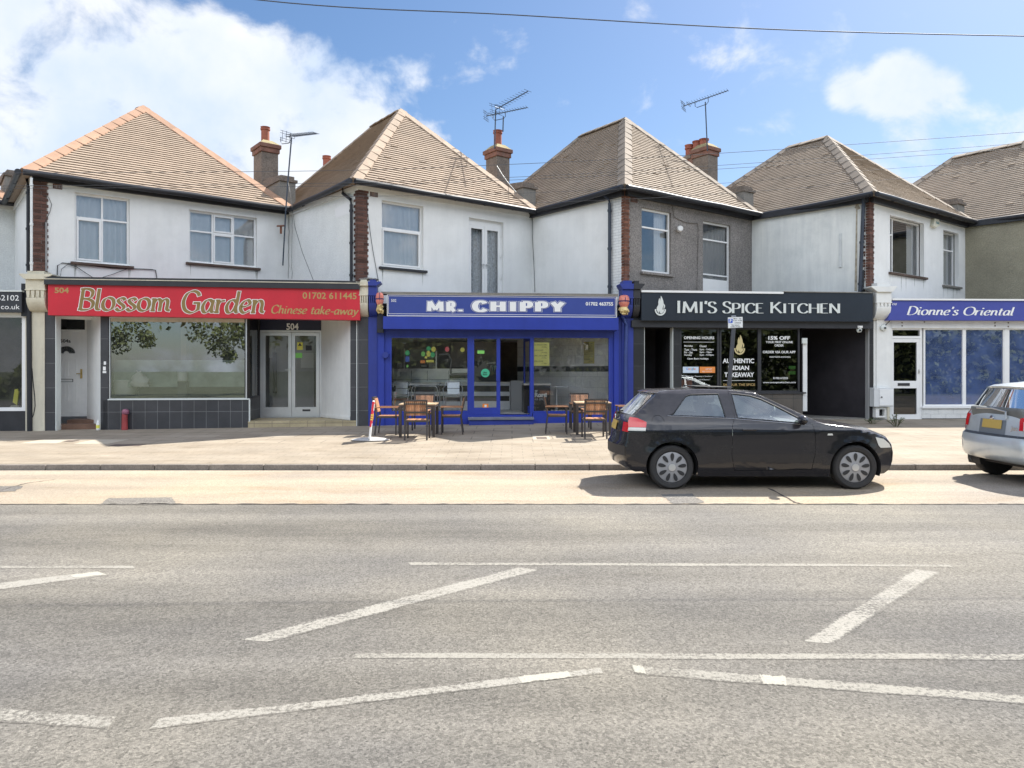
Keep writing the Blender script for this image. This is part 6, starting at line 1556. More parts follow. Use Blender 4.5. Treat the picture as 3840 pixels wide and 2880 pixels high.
for h in (.50, .56, .62): panel('edge_band', -.011, -.007, h, h + .035, .017, STICK['yellow'], pf)

# parking sign on a leaning pole
pp = thing('parking_sign', 'white parking time sign with a blue P on a leaning grey pole', 'sign', (3.86, 13.2, pave_z(3.86, 13.2)), None)
top = at_depth(zx('c', 1118), zy('c', 22), 13.2); bot = at_depth(zx('c', 1058), zy('c', 830), 13.2); dv = (top - bot); ft_ = bot + dv * ((pave_z(3.8, 13.2) - bot.z) / dv.z)
mb = MB(); mb.tube([ft_, top], .038, 12); mb.lathe([(.05, 0), (.05, .12), (.038, .13)], tuple(ft_), 12); mb.build('pole', M('galvanised_grey_pole', (.075, .078, .088), .5, metal=.3, var=.15), pp, smooth=True)
PP_ = Plane((3.0, 13.15), (5.0, 13.15))
c4 = [PP_.tz(zx('c', x), zy('c', y)) for x, y in ((1045, 160), (1218, 152), (1216, 26), (1042, 32))]
mb = MB(); PP_.prism(mb, c4, -.005, .0); pl_ = mb.build('sign_plate', LETTER, pp)
for e_ in (0, 1): mb = MB()
c5 = [PP_.tz(zx('c', x), zy('c', y)) for x, y in ((1050, 99), (1098, 97), (1097, 48), (1048, 50))]
mb = MB(); PP_.prism(mb, c5, .001, .003); mb.build('blue_square', M('parking_blue', (.015, .09, .55), .4), pl_)
mb = MB(); put_text(mb, PP_, 'P', zx('c', 1062), zx('c', 1086), zy('c', 54), zy('c', 93), .005, bold=.04); mb.build('lettering', LETTER, pl_, recalc=False)
mb = MB()
for s, x0, x1, y0, y1 in (('Mon - Sat', 1110, 1202, 40, 54), ('9 am - 6 pm', 1105, 1210, 61, 78), ('2 hours', 1122, 1194, 86, 103), ('No return', 1084, 1176, 115, 130), ('within 4 hrs', 1072, 1190, 135, 150)):
    put_text(mb, PP_, s, zx('c', x0), zx('c', x1), zy('c', y0), zy('c', y1), .003, bold=.01)
mb.build('lettering', INK, pl_, recalc=False)
mb = MB(); mb.tube([PP_.W(*PP_.tz(zx('c', 1090), zy('c', 18)), -.03), PP_.W(*PP_.tz(zx('c', 1142), zy('c', 18)), -.03)], .012, 6); mb.build('clip', ALU, pp)

# painted figure ornaments either side of the blue sign
def ornament(n, x0, x1, y0, y1, ysplit, label, flip):
    d = .40; cx = (x0 + x1) / 2
    t0, t1, z0, z1 = PB.zrect(n, x0, x1, y0, y1, d); tc_ = (t0 + t1) / 2; wd = (t1 - t0) / 2; zs = PB.tz(zx(n, cx), zy(n, ysplit), d)[1]
    o = thing('corbel_ornament', label, 'ornament', PB.W(tc_, z0, d), 'red carved ornaments flanking the blue sign')
    ctr = PB.W(tc_, 0, d)
    mb = MB(); H = z1 - zs
    prof = [(.02, z1), (wd * .55, z1 - H * .03), (wd * .78, z1 - H * .14), (wd * .86, z1 - H * .34), (wd * .90, z1 - H * .46), (wd * .74, z1 - H * .53), (wd * .88, z1 - H * .60), (wd * .84, z1 - H * .72), (wd * .66, z1 - H * .9), (wd * .42, zs - .04), (.02, zs - .06)]
    mb.lathe(prof, (ctr.x, ctr.y, 0), 14); hd = mb.build('carved_head', M('faded_red_carving', (.62, .19, .14), .55, var=.25, vs=9, dirt=(.72, .55, .42), dirtamt=.6, dirts=5), o, smooth=True)
    mb = MB(); zg = z1 - H * .53; mb.lathe([(wd * .75, zg - .02), (wd * .86, zg - .012), (wd * .86, zg + .012), (wd * .75, zg + .02)], (ctr.x, ctr.y, 0), 14); mb.build('dark_groove', M('dark_blue_groove', (.03, .03, .12), .6), hd)
    mb = MB(); mb.tube([PB.W(tc_, z1 - H * .02, d + wd * .6), PB.W(tc_, z1 - H * .3, d + wd * .9), PB.W(tc_, z1 - H * .5, d + wd * .9), PB.W(tc_, zs, d + wd * .5)], .008, 6); mb.build('dark_groove', MAT['dark_blue_groove'], hd)
    mb = MB(); zc = (zs + z0) / 2
    for i in range(46):
        a = random.random() * 2 * pi; f = random.uniform(.15, .95); zq = z0 + (zs + .02 - z0) * random.random(); s_ = random.uniform(.022, .038); rr = wd * .85 * sqrt(max(.1, 1 - ((zq - zc) / (zs - z0) * 1.5) ** 2)) * sqrt(f)
        mb.lathe([(.004, -s_), (s_ * .8, -s_ * .5), (s_, 0), (s_ * .7, s_ * .6), (.004, s_)], (ctr.x + rr * cos(a), ctr.y + rr * sin(a), zq), 7)
    mb.lathe([(.02, z0 + .02), (wd * .6, z0 + .06), (wd * .75, zc), (wd * .5, zs + .02), (.02, zs + .05)], (ctr.x, ctr.y, 0), 14)
    mb.build('gold_foot', M('gold_carving', (.58, .45, .20), .5, island=.35, var=.2, vs=20), o, smooth=True)
    mb = MB(); PB.box(mb, tc_ - .05, tc_ + .05, zs - .1, z1 - .1, -.1, d); mb.build('bracket', BLUE_D, o)
ornament('e', 640, 895, 420, 985, 765, 'red ornament with golden foot at the left end of the blue sign', 0)
ornament('f', 500, 832, 490, 1022, 820, 'red ornament with golden foot at the right end of the blue sign', 1)
downp = MB(); downp.tube([PB.W(*PB.tz(zx(5, x), zy(5, y), .09), .09) for x, y in ((2072, 265), (2075, 300), (2100, 330), (2104, 360), (2098, 600))] + [PB.W(PB.tz(zx(5, 2098), 0, .09)[0], .25, .09)], .05, 10); downp.build('downpipe', M('blue_painted_pipe', (.035, .06, .22), .5, var=.2), H2, smooth=True)
pbox(PB, 5, 135, 182, 265, 400, .035, .10, 'shutter_guide', M('dark_blue_box', (.02, .022, .05), .5), H2); pbox(PB, 5, 135, 185, 385, 415, .035, .16, 'shutter_guide', GUTTER, H2)
mb = MB(); c_ = PB.W(*PB.tz(zx(5, 203), zy(5, 592), .06), .06); mb.lathe([(.08, -.05), (.08, .03), (.02, .05)], (c_.x, c_.y, c_.z), 16, 'y'); mb.build('lock_cover', BLUE_D, H2)

# meter box with its stand pipe
mt = thing('meter_box', 'white utility meter box on the pier beside the white shop door', 'box', PD.W(PD.tz(zx(9, 320), 0, .25)[0], .3, .2))
pbox(PD, 9, 250, 390, 888, 1026, .035, .28, 'cabinet', M('grey_white_cabinet', (.62, .63, .63), .5, var=.05), mt, bevel=.008)
pbox(PD, 9, 291, 390, 897, 1018, .281, .30, 'door', WHITE, mt, bevel=.005)
mb = MB(); mb.lathe([(.02, -.02), (.02, .0), (.005, .004)], PD.W(*PD.tz(zx(9, 303), zy(9, 955), .31), .32), 10, 'y'); mb.build('lock', BLACK, mt)
t0, t1, z0, z1 = PD.zrect(9, 262, 352, 1028, 1104, .2); mb = MB(); PD.frame(mb, t0, t1, z0, z1, .10, .035, .2, wb=.04, wt=.06); mb.build('stand', STONE_W, mt)
mb = MB(); PD.box(mb, t0 + .1, t1 - .1, z0 + .04, z1 - .06, .04, .07); mb.build('opening', BLACK, mt)
mb = MB(); t_ = PD.tz(zx(9, 354), 0, .24)[0]; q = PD.W(t_, z1, .24); mb.tube([(q.x, q.y, pave_z(q.x, q.y) + .0), (q.x, q.y, z1)], .035, 10); mb.build('pipe', STONE, mt, smooth=True)
# cctv camera
cc = thing('cctv_camera', 'small white dome camera under the black shop head', 'camera', PC.W(*PC.tz(zx(7, 1798), zy(7, 385), .1), .1))
q = PC.W(*PC.tz(zx(7, 1798), zy(7, 362), .1), .1)
mb = MB(); mb.lathe([(.02, .10), (.10, .10), (.10, .045), (.075, .04)], tuple(q), 18); mb.build('base', WHITE, cc, smooth=True)
mb = MB(); mb.lathe([(.075, .04), (.078, -.02), (.055, -.075), (.01, -.09)], tuple(q), 18); mb.build('dome', LETTER_G, cc, smooth=True)
mb = MB(); mb.lathe([(.03, -.03), (.03, .0), (.004, .004)], (q.x - .01, q.y - .075, q.z - .03), 12, 'y'); mb.build('lens', BLACK, cc)
# alarm bell box
ab = thing('alarm_box', 'cream alarm box under the eaves of the house with blue windows', 'alarm', F8.W(*F8.tz(zx(8, 1600), zy(8, 840), .1), .1))
mb = MB(); F8.prism(mb, [F8.tz(zx(8, x), zy(8, y), .1) for x, y in ((1578, 830), (1600, 842), (1622, 832), (1622, 795), (1612, 772), (1590, 770))], .0, .11); mb.build('case', M('cream_plastic', (.68, .66, .54), .5, var=.06), ab, bevel=.01)
mb = MB(); put_text(mb, F8, 'Bell', zx(8, 1602), zx(8, 1620), zy(8, 800), zy(8, 818), .113, bold=.03); mb.build('lettering', M('dull_teal_ink', (.1, .25, .28), .6), ab, recalc=False)
# small flood light on grey wall
sl = thing('security_light', 'small white light fitting on the grey pebbledash wall', 'light', F0.W(*F0.tz(zx(6, 1308), zy(6, 1040), .1), .1))
q = F0.W(*F0.tz(zx(6, 1306), zy(6, 1022), .08), .08)
mb = MB(); mb.lathe([(.07, -.09), (.085, -.06), (.085, .07), (.03, .085)], tuple(q), 16, 'y'); mb.build('lamp_body', WHITE, sl, smooth=True); mb = MB(); F0.box(mb, *F0.zrect(6, 1290, 1312, 1005, 1040, .02), .0, .04); mb.build('base', LETTER_G, sl)
# wall siren with a cable on the white pilaster
ws = thing('wall_bell', 'round white bell with dangling cable on the white shop pier', 'bell', PD.W(*PD.tz(zx(9, 320), zy(9, 465), .1), .1))
q = PD.W(*PD.tz(zx(9, 318), zy(9, 447), .1), .08); mb = MB(); mb.lathe([(.085, .05), (.095, .0), (.08, -.05), (.02, -.07)], tuple(q), 18, 'y'); mb.build('bell_dome', LETTER_G, ws, smooth=True)
mb = MB(); mb.lathe([(.03, -.02), (.03, .0), (.004, .0)], (q.x + .02, q.y - .07, q.z - .01), 10, 'y'); mb.build('clapper', GUTTER, ws)
mb = MB(); mb.tube([q, PD.W(*PD.tz(zx(9, 340), zy(9, 420), .05), .06), PD.W(*PD.tz(zx(9, 365), zy(9, 395), .05), .06)], .01, 6); mb.build('cable', GUTTER, ws)
# red standpipe and bottle
rs = thing('standpipe', 'short red capped pipe standing against the black tiled stall riser', 'pipe', tuple(PA.W(PA.tz(zx(3, 250), 0, .12)[0], .16, .12)))
q = PA.W(PA.tz(zx(3, 248), 0, .13)[0], 0, .13); gz = pave_z(q.x, q.y); zt_ = PA.tz(zx(3, 250), zy(3, 1165), .12)[1]
mb = MB(); mb.tube([(q.x, q.y, gz), (q.x, q.y, zt_)], .075, 12, r2=.065); mb.build('pipe_body', M('dull_red_paint', (.30, .045, .045), .6, var=.25), rs, smooth=True)
mb = MB(); mb.lathe([(.07, 0), (.085, .02), (.085, .08), (.06, .12), (.01, .13)], (q.x + .02, q.y, zt_), 14); mb.build('cap', M('purple_cap', (.28, .10, .15), .5), rs, smooth=True)
bo = thing('bottle', 'small bottle with yellow label by the flat door step', 'bottle', tuple(PA.W(PA.tz(zx(3, 36), 0, .1)[0], .17, .1)))
q = PA.W(PA.tz(zx(3, 36), 0, .1)[0], 0, .1); gz = pave_z(q.x, q.y)
mb = MB(); mb.lathe([(.035, 0), (.04, .02), (.04, .17), (.018, .22), (.016, .26), (.004, .26)], (q.x, q.y, gz), 14); mb.build('bottle_body', LETTER, bo, smooth=True)
mb = MB(); mb.lathe([(.0405, .05), (.042, .05), (.042, .13), (.0405, .13)], (q.x, q.y, gz), 14); mb.build('bottle_label', STICK['yellow'], bo)
# notices on tiled pier
for y0, y1, x0, x1 in ((842, 872, 922, 942), (888, 922, 915, 940), (928, 946, 912, 944)): pbox(PA, 2, x0, x1, y0, y1, .021, .026, 'notice', LETTER, H4)
# things in the takeaway window
tub = thing('plastic_tub', 'round white tub low in the takeaway window behind frosted band', 'tub', PA.W(PA.tz(zx(3, 250), 0, -.62)[0], zsil, -.62))
q = PA.W(PA.tz(zx(3, 248), 0, -.62)[0], 0, -.62); r_ = PA.tz(zx(3, 350), 0, -.62)[0] - PA.tz(zx(3, 248), 0, -.62)[0]; z0, z1 = PA.zrect(3, 150, 350, 898, 1010, -.62)[2:]
WTUB = M('white_tub', (.78, .77, .74), .5)
mb = MB(); mb.lathe([(r_ * .72, z0), (r_ * .95, z0 + .12), (r_, z1), (r_ * .93, z1 - .005), (r_ * .6, z0 + .03)], (q.x, q.y, 0), 24); mb.build('tub_body', WTUB, tub, smooth=True)
mb = MB(); mb.lathe([(r_ * .99, z1 - .03), (r_ * 1.05, z1 - .025), (r_ * 1.05, z1 + .008), (r_ * .97, z1 + .01)], (q.x, q.y, 0), 24); mb.build('rim', WTUB, tub, smooth=True)
pb_ = thing('carrier_bag', 'knotted white plastic bag beside the tub in the takeaway window', 'bag', PA.W(PA.tz(zx(3, 360), 0, -.24)[0], zsil, -.24))
q = PA.W(PA.tz(zx(3, 358), 0, -.2)[0], 0, -.2); z0, z1 = PA.zrect(3, 290, 430, 830, 948, -.2)[2:]
rows = []
for i in range(12):
    f = i / 11; rr = .30 * (1 - f) ** .55 * (.6 + .4 * sin(f * 3)) + .01; rows.append([(q.x + rr * (1 + .14 * sin(k * 5 + i)) * cos(k * 2 * pi / 18) + .06 * (1 - f), q.y + rr * .5 * sin(k * 2 * pi / 18), z0 + (z1 - z0) * f + .008 * sin(k * 3 + i * 2)) for k in range(19)])
mb = MB(); mb.grid(rows); bg_ = mb.build('bag_body', M('thin_white_plastic', (.80, .77, .74), .4, bump=.5, bs=25), pb_, smooth=True)
mb = MB(); mb.tube([(q.x - .05, q.y, z1 + .03), (q.x, q.y, z1 - .03), (q.x + .06, q.y, z1 + .02)], .014, 6); mb.build('handle', MAT['thin_white_plastic'], pb_)
jg = thing('white_jug', 'white cup shaped jar at middle of the takeaway window', 'jar', PA.W(PA.tz(zx(3, 705), 0, -.2)[0], zsil, -.2))
q = PA.W(PA.tz(zx(3, 705), 0, -.2)[0], 0, -.2); z0, z1 = PA.zrect(3, 680, 732, 830, 906, -.2)[2:]
mb = MB(); mb.lathe([(.10, z0), (.125, z0 + .02), (.125, z1 - .03), (.10, z1), (.08, z1)], (q.x, q.y, 0), 16); mb.build('jar_body', WTUB, jg, smooth=True)
mb = MB(); mb.lathe([(.128, z1 - .028), (.128, z1 - .005), (.02, z1 + .012)], (q.x, q.y, 0), 16); mb.build('lid', LETTER_G, jg, smooth=True)
mb = MB(); PA.box(mb, *[PA.tz(zx(3, 670), 0, -.2)[0], PA.tz(zx(3, 742), 0, -.2)[0]], zsil - .01, z0 - .002, -.45, -.15); mb.build('stand', BLACK, jg)
# weeds by the meter box
LEAF = M('weed_leaf', (.07, .12, .035), .7, island=.4)
def weed(label, n, x, y, rad, h, count):
    p = at_ground(zx(n, x), zy(n, y), .28); p.z = pave_z(p.x, p.y)
    o = thing('weed', label, 'plant', tuple(p)); mb = MB(); st = MB()
    for i in range(count):
        a = random.random() * 2 * pi; f = random.random(); e = Vector((rad * f * cos(a), rad * .6 * f * sin(a), h * (1 - .45 * f) * random.uniform(.6, 1.1))); q = p + e
        st.tube([p + Vector((e.x * .2, e.y * .2, 0)), p + Vector((e.x * .6, e.y * .6, e.z * .6)), q], .004, 4)
        for k in range(5):
            b2 = random.random() * 2 * pi; l = random.uniform(.04, .09); d_ = Vector((cos(b2), sin(b2), random.uniform(-.2, .5))).normalized() * l; s_ = d_.cross(Vector((0, 0, 1))).normalized() * l * .25; c_ = p + e * random.uniform(.5, 1)
            mb.poly([c_, c_ + d_ * .5 + s_, c_ + d_, c_ + d_ * .5 - s_])
    st.build('stem', M('weed_stem', (.10, .10, .04), .8), o); mb.build('leaves', LEAF, o, recalc=False)
weed('green weed growing by the white shop door', 'd', 555, 742, .28, .34, 30)
weed('low dry weed growing at the foot of the white meter box', 'd', 250, 715, .3, .18, 16)

# ================================================================ aerials and wires
AER = M('aerial_metal', (.06, .075, .10), .5, metal=.5)
def yagi(a, b, n, el, mb, mbe, refl=True, dipole_f=.12):
    a, b = Vector(a), Vector(b); d = (b - a).normalized(); s = d.cross(Vector((0, 0, 1))).normalized(); up = s.cross(d).normalized()
    mb.bar(a, b, .022, .022)
    for i in range(n):
        f = .16 + .83 * i / (n - 1); c = a.lerp(b, f); l = el * (1 - .25 * f); mbe.tube([c - s * l + up * .02, c + s * l + up * .02], .006, 5)
    if refl:
        for k in (-2, -1, 1, 2):
            c = a + up * (.07 * k) - d * abs(k) * .0; mbe.tube([c - s * el * 1.3, c + s * el * 1.3], .006, 5)
        mbe.bar(a - up * .17, a + up * .17, .012); mbe.bar(a + s * el * .8 - up * .15, a + s * el * .8 + up * .15, .01); mbe.bar(a - s * el * .8 - up * .15, a - s * el * .8 + up * .15, .01)
    c = a.lerp(b, dipole_f); mbe.tube([c - s * el + up * .03, c + s * el + up * .03, c + s * el - up * .03, c - s * el - up * .03, c - s * el + up * .03], .008, 5)
def aerial(label, mast, boom, n, el, cradle=True, parts_extra=None, mast_r=.02, dy=-1.0):
    o = thing('tv_aerial', label, 'aerial', tuple(mast[0]), 'television aerials on the roofs')
    mb = MB(); mb.tube(mast, mast_r, 8); mb.build('mast', AER, o, smooth=True)
    bm_ = MB(); be = MB(); yagi(boom[0], boom[1], n, el, bm_, be); bo_ = bm_.build('boom', AER, o); be.build('elements', AER, bo_)
    if cradle:
        a, b = Vector(boom[0]), Vector(boom[1]); top = Vector(mast[-1]); d = (b - a).normalized(); f = (top - a).dot(d); c = a + d * f; up = Vector((0, 0, 1))
        mb = MB(); mb.tube([c - d * .22, c - d * .22 - up * .14, c - d * .16 - up * .2, c + d * .16 - up * .2, c + d * .22 - up * .14, c + d * .22], .011, 6); mb.build('cradle', AER, o)
    return o
def G(n, x, y, Y): return at_depth(zx(n, x), zy(n, y), Y)
# wall mounted mast between the first two roofs
m0 = at_depth(zx(1, 1955), zy(1, 1190), 22.2)
aerial('tall wall mounted aerial rising between the orange ridged roof and its neighbour', [m0, G(1, 1975, 820, 22.2), G('g', 375, 1000, 22.2), G('g', 430, 345, 22.2)], (G('g', 340, 335, 22.0), G('g', 855, 280, 21.2)), 20, .17, mast_r=.022)
mb = MB(); q = G(1, 1970, 915, 22.25); q2 = G(1, 1915, 918, 22.35); mb.bar(q, q2, .04); mb.bar(G(1, 1942, 918, 22.35), G(1, 1942, 970, 22.35), .05); mb.build('rusty_bracket', M('rust', (.22, .09, .05), .9, var=.3), H4)
mb = MB(); mb.tube([G('g', 372, 1130, 22.1), G('g', 400, 1290, 22.0), G('g', 435, 1530, 21.9), G(1, 2040, 930, 21.7), G(1, 2090, 1100, 21.2), G(1, 2165, 1290, 20.9)], .008, 5); mb.build('wall_cable', GUTTER, H2)
mb = MB(); mb.tube([S0.W(*S0.tz(zx(4, x), zy(4, y), .02), .02) for x, y in ((2003, 905), (2004, 1090), (2015, 1300), (2022, 1500))], .008, 5); mb.build('wall_cable', GUTTER, H0)
mb = MB(); mb.tube([F0.W(*F0.tz(zx(6, x), zy(6, y), .02), .02) for x, y in ((1248, 800), (1262, 930), (1340, 970), (1440, 982), (1447, 1020), (1438, 1480))], .012, 5); mb.build('wall_cable', DASH, H0)
mb = MB(); mb.tube([F2.W(*F2.tz(zx(4, x), zy(4, y), .02), .02) for x, y in ((755, 800), (760, 900), (800, 1180), (845, 1425))], .007, 5); mb.build('wall_cable', GUTTER, H2)
aerial('aerial pointing steeply up, on the taller mast of the middle chimney', [G('h', 378, 930, 24.0), G('h', 392, 400, 24.0)], (G('h', 395, 398, 24.0), G('h', 832, 150, 23.0)), 11, .22, cradle=False)
aerial('aerial with flat boom, on the shorter mast of the middle chimney', [G('h', 490, 700, 24.3), G('h', 497, 490, 24.3)], (G('h', 262, 488, 24.2), G('h', 822, 372, 23.6)), 14, .16)
aerial('aerial on the wide twin level chimney behind the grey house roof', [G('i', 685, 1060, 24.4), G('i', 650, 235, 24.4)], (G('i', 280, 305, 24.4), G('i', 1035, 42, 23.6)), 15, .17)
mb = MB(); mb.tube([G('h', 410, 1160, 23.9), G('h', 470, 1260, 23.6), G('h', 560, 1390, 23.2), G('h', 670, 1515, 22.6)], .009, 5); mb.build('cable', LETTER_G, H2)

WIRE = M('overhead_wire', (.07, .075, .085), .6)
def cable(label, pts, Y, r):
    q = [at_depth(u, v, Y) for u, v in pts]; out = []
    for i, p in enumerate(catmull([Vector((a.x, a.z)) for a in q], 10)): out.append((p.x, Y, p.y))
    mb = MB(); mb.tube(out, r, 6); o = mb.build('overhead_cable', WIRE, None, smooth='all'); tag(o, label, 'cable', 'overhead telephone cables')
cable('thick black cable crossing the open sky high above the roofs', [(-200, -110), (560, 0), (1106, 32), (1660, 63), (2212, 78), (2900, 88)], 9.0, .0065)
cable('thin cable crossing the street, uppermost of those over the roofs', [(-500, 378), (0, 374), (691, 369), (1103, 355), (1555, 331), (2212, 285), (2900, 230)], 15.0, .0048)
cable('thin cable over the roofs, just below the uppermost one', [(-500, 404), (100, 401), (691, 396), (1103, 383), (1557, 357), (2212, 309), (2900, 255)], 15.1, .0042)
cable('thin cable over the roofs, middle one of the five at the right edge', [(-500, 408), (0, 407), (691, 402), (1103, 389), (1557, 365), (2212, 320), (2900, 268)], 15.2, .0042)
cable('thin cable over the roofs, second lowest at the right edge', [(700, 425), (1103, 418), (1557, 396), (1900, 366), (2212, 344), (2900, 292)], 15.3, .0035)
cable('lowest thin cable dropping across the grey and white roofs at right', [(1103, 440), (1400, 428), (1700, 408), (1940, 386), (2212, 362), (2900, 310)], 15.4, .0035)

# ================================================================ cars
def poly_skin(mb, outer, holes, Wf, side, off=0.0, res=(.11, .07)):
    loops = [[Vector((x, z, 0)) for x, z in lp] for lp in [outer] + list(holes)]
    flat = [p for lp in loops for p in lp]
    bm = bmesh.new(); vs = [bm.verts.new(p) for p in flat]
    for t in tessellate_polygon(loops):
        try: bm.faces.new([vs[i] for i in t])
        except ValueError: pass
    xs = [p.x for p in flat]; zs = [p.y for p in flat]
    x = floor(min(xs) / res[0]) * res[0]
    while x < max(xs):
        bmesh.ops.bisect_plane(bm, geom=bm.verts[:] + bm.edges[:] + bm.faces[:], dist=1e-5, plane_co=(x, 0, 0), plane_no=(1, 0, 0)); x += res[0]
    z = floor(min(zs) / res[1]) * res[1]
    while z < max(zs):
        bmesh.ops.bisect_plane(bm, geom=bm.verts[:] + bm.edges[:] + bm.faces[:], dist=1e-5, plane_co=(0, z, 0), plane_no=(0, 1, 0)); z += res[1]
    bmesh.ops.triangulate(bm, faces=bm.faces[:])
    bm.verts.index_update(); base = len(mb.v)
    for v in bm.verts: mb.add((v.co.x, side * (Wf(v.co.x, v.co.y) + off), v.co.y))
    for f in bm.faces:
        ids = [base + v.index for v in f.verts]; mb.f.append(ids if side < 0 else ids[::-1])
    bm.free()

def arc(cx, cz, r, a0, a1, n): return [(cx + r * cos(R(a0 + (a1 - a0) * i / n)), cz + r * sin(R(a0 + (a1 - a0) * i / n))) for i in range(n + 1)]
def dens(pts, L=.12):
    out = []
    for i in range(len(pts) - 1):
        a, b = Vector(pts[i]), Vector(pts[i + 1]); n = max(1, int((b - a).length / L))
        for k in range(n): out.append(tuple(a.lerp(b, k / n)))
    out.append(tuple(pts[-1])); return out

GLASS_CAR = glass_mat('car_glass', (.80, .90, .88), .9, base=.20, dust=.05, dustc=(.55, .68, .68))
RUBBER = M('tyre_rubber', (.028, .027, .027), .85, var=.2, spot=.15)
HUB = M('grey_wheel_cover', (.30, .30, .31), .45, metal=.2, var=.08)
DARKPL = M('dark_plastic', (.022, .022, .024), .6)
CABIN = M('grey_cabin_trim', (.16, .17, .17), .85, var=.15)
REDL = M('red_lens', (.60, .012, .02), .15, spec=.8)
CLEARL = M('clear_lens', (.60, .60, .56), .15, spec=.8)
PLATE = M('blank_number_plate', (.52, .37, .10), .5)
CHROME = M('bright_trim', (.72, .73, .75), .2, metal=1.0)

def make_wheel(root, x, y, r, side, rim_r, spokes, cover):
    mb = MB(); w = .20; s = side
    mb.lathe([(rim_r, -s * .02), (rim_r + .02, s * .012), (r * .90, s * .02), (r * .97, -s * .0), (r, -s * .03), (r, -s * (w - .03)), (r * .95, -s * w), (rim_r, -s * w)], (x, y, r), 40, 'y')
    wl = mb.build('wheel', RUBBER, root, smooth=True)
    mb = MB(); mb.lathe([(.002, s * .012), (rim_r * .27, s * .010), (rim_r * .30, s * .004), (rim_r * .9, -s * .004), (rim_r, -s * .012), (rim_r, -s * .1), (.002, -s * .1)], (x, y, r), 36, 'y'); mb.build('wheel_cover', cover, wl, smooth=True)
    mb = MB()
    for k in range(spokes):
        a = 2 * pi * k / spokes + .15; pts = []
        for i in range(12):
            t = 2 * pi * i / 12; rr = rim_r * (.67 + .27 * cos(t)); ww = rim_r * .105 * sin(t) * (1.15 + .35 * cos(t)); pts.append((x + rr * cos(a) - ww * sin(a), y + s * .0065, r + rr * sin(a) + ww * cos(a)))
        mb.poly(pts)
    mb.build('slots', DARKPL, wl, recalc=False)
    mb = MB(); mb.lathe([(rim_r * .22, s * .013), (rim_r * .24, s * .016), (rim_r * .1, s * .018), (.002, s * .018)], (x, y, r), 20, 'y'); mb.build('hub_badge', ALU, wl)

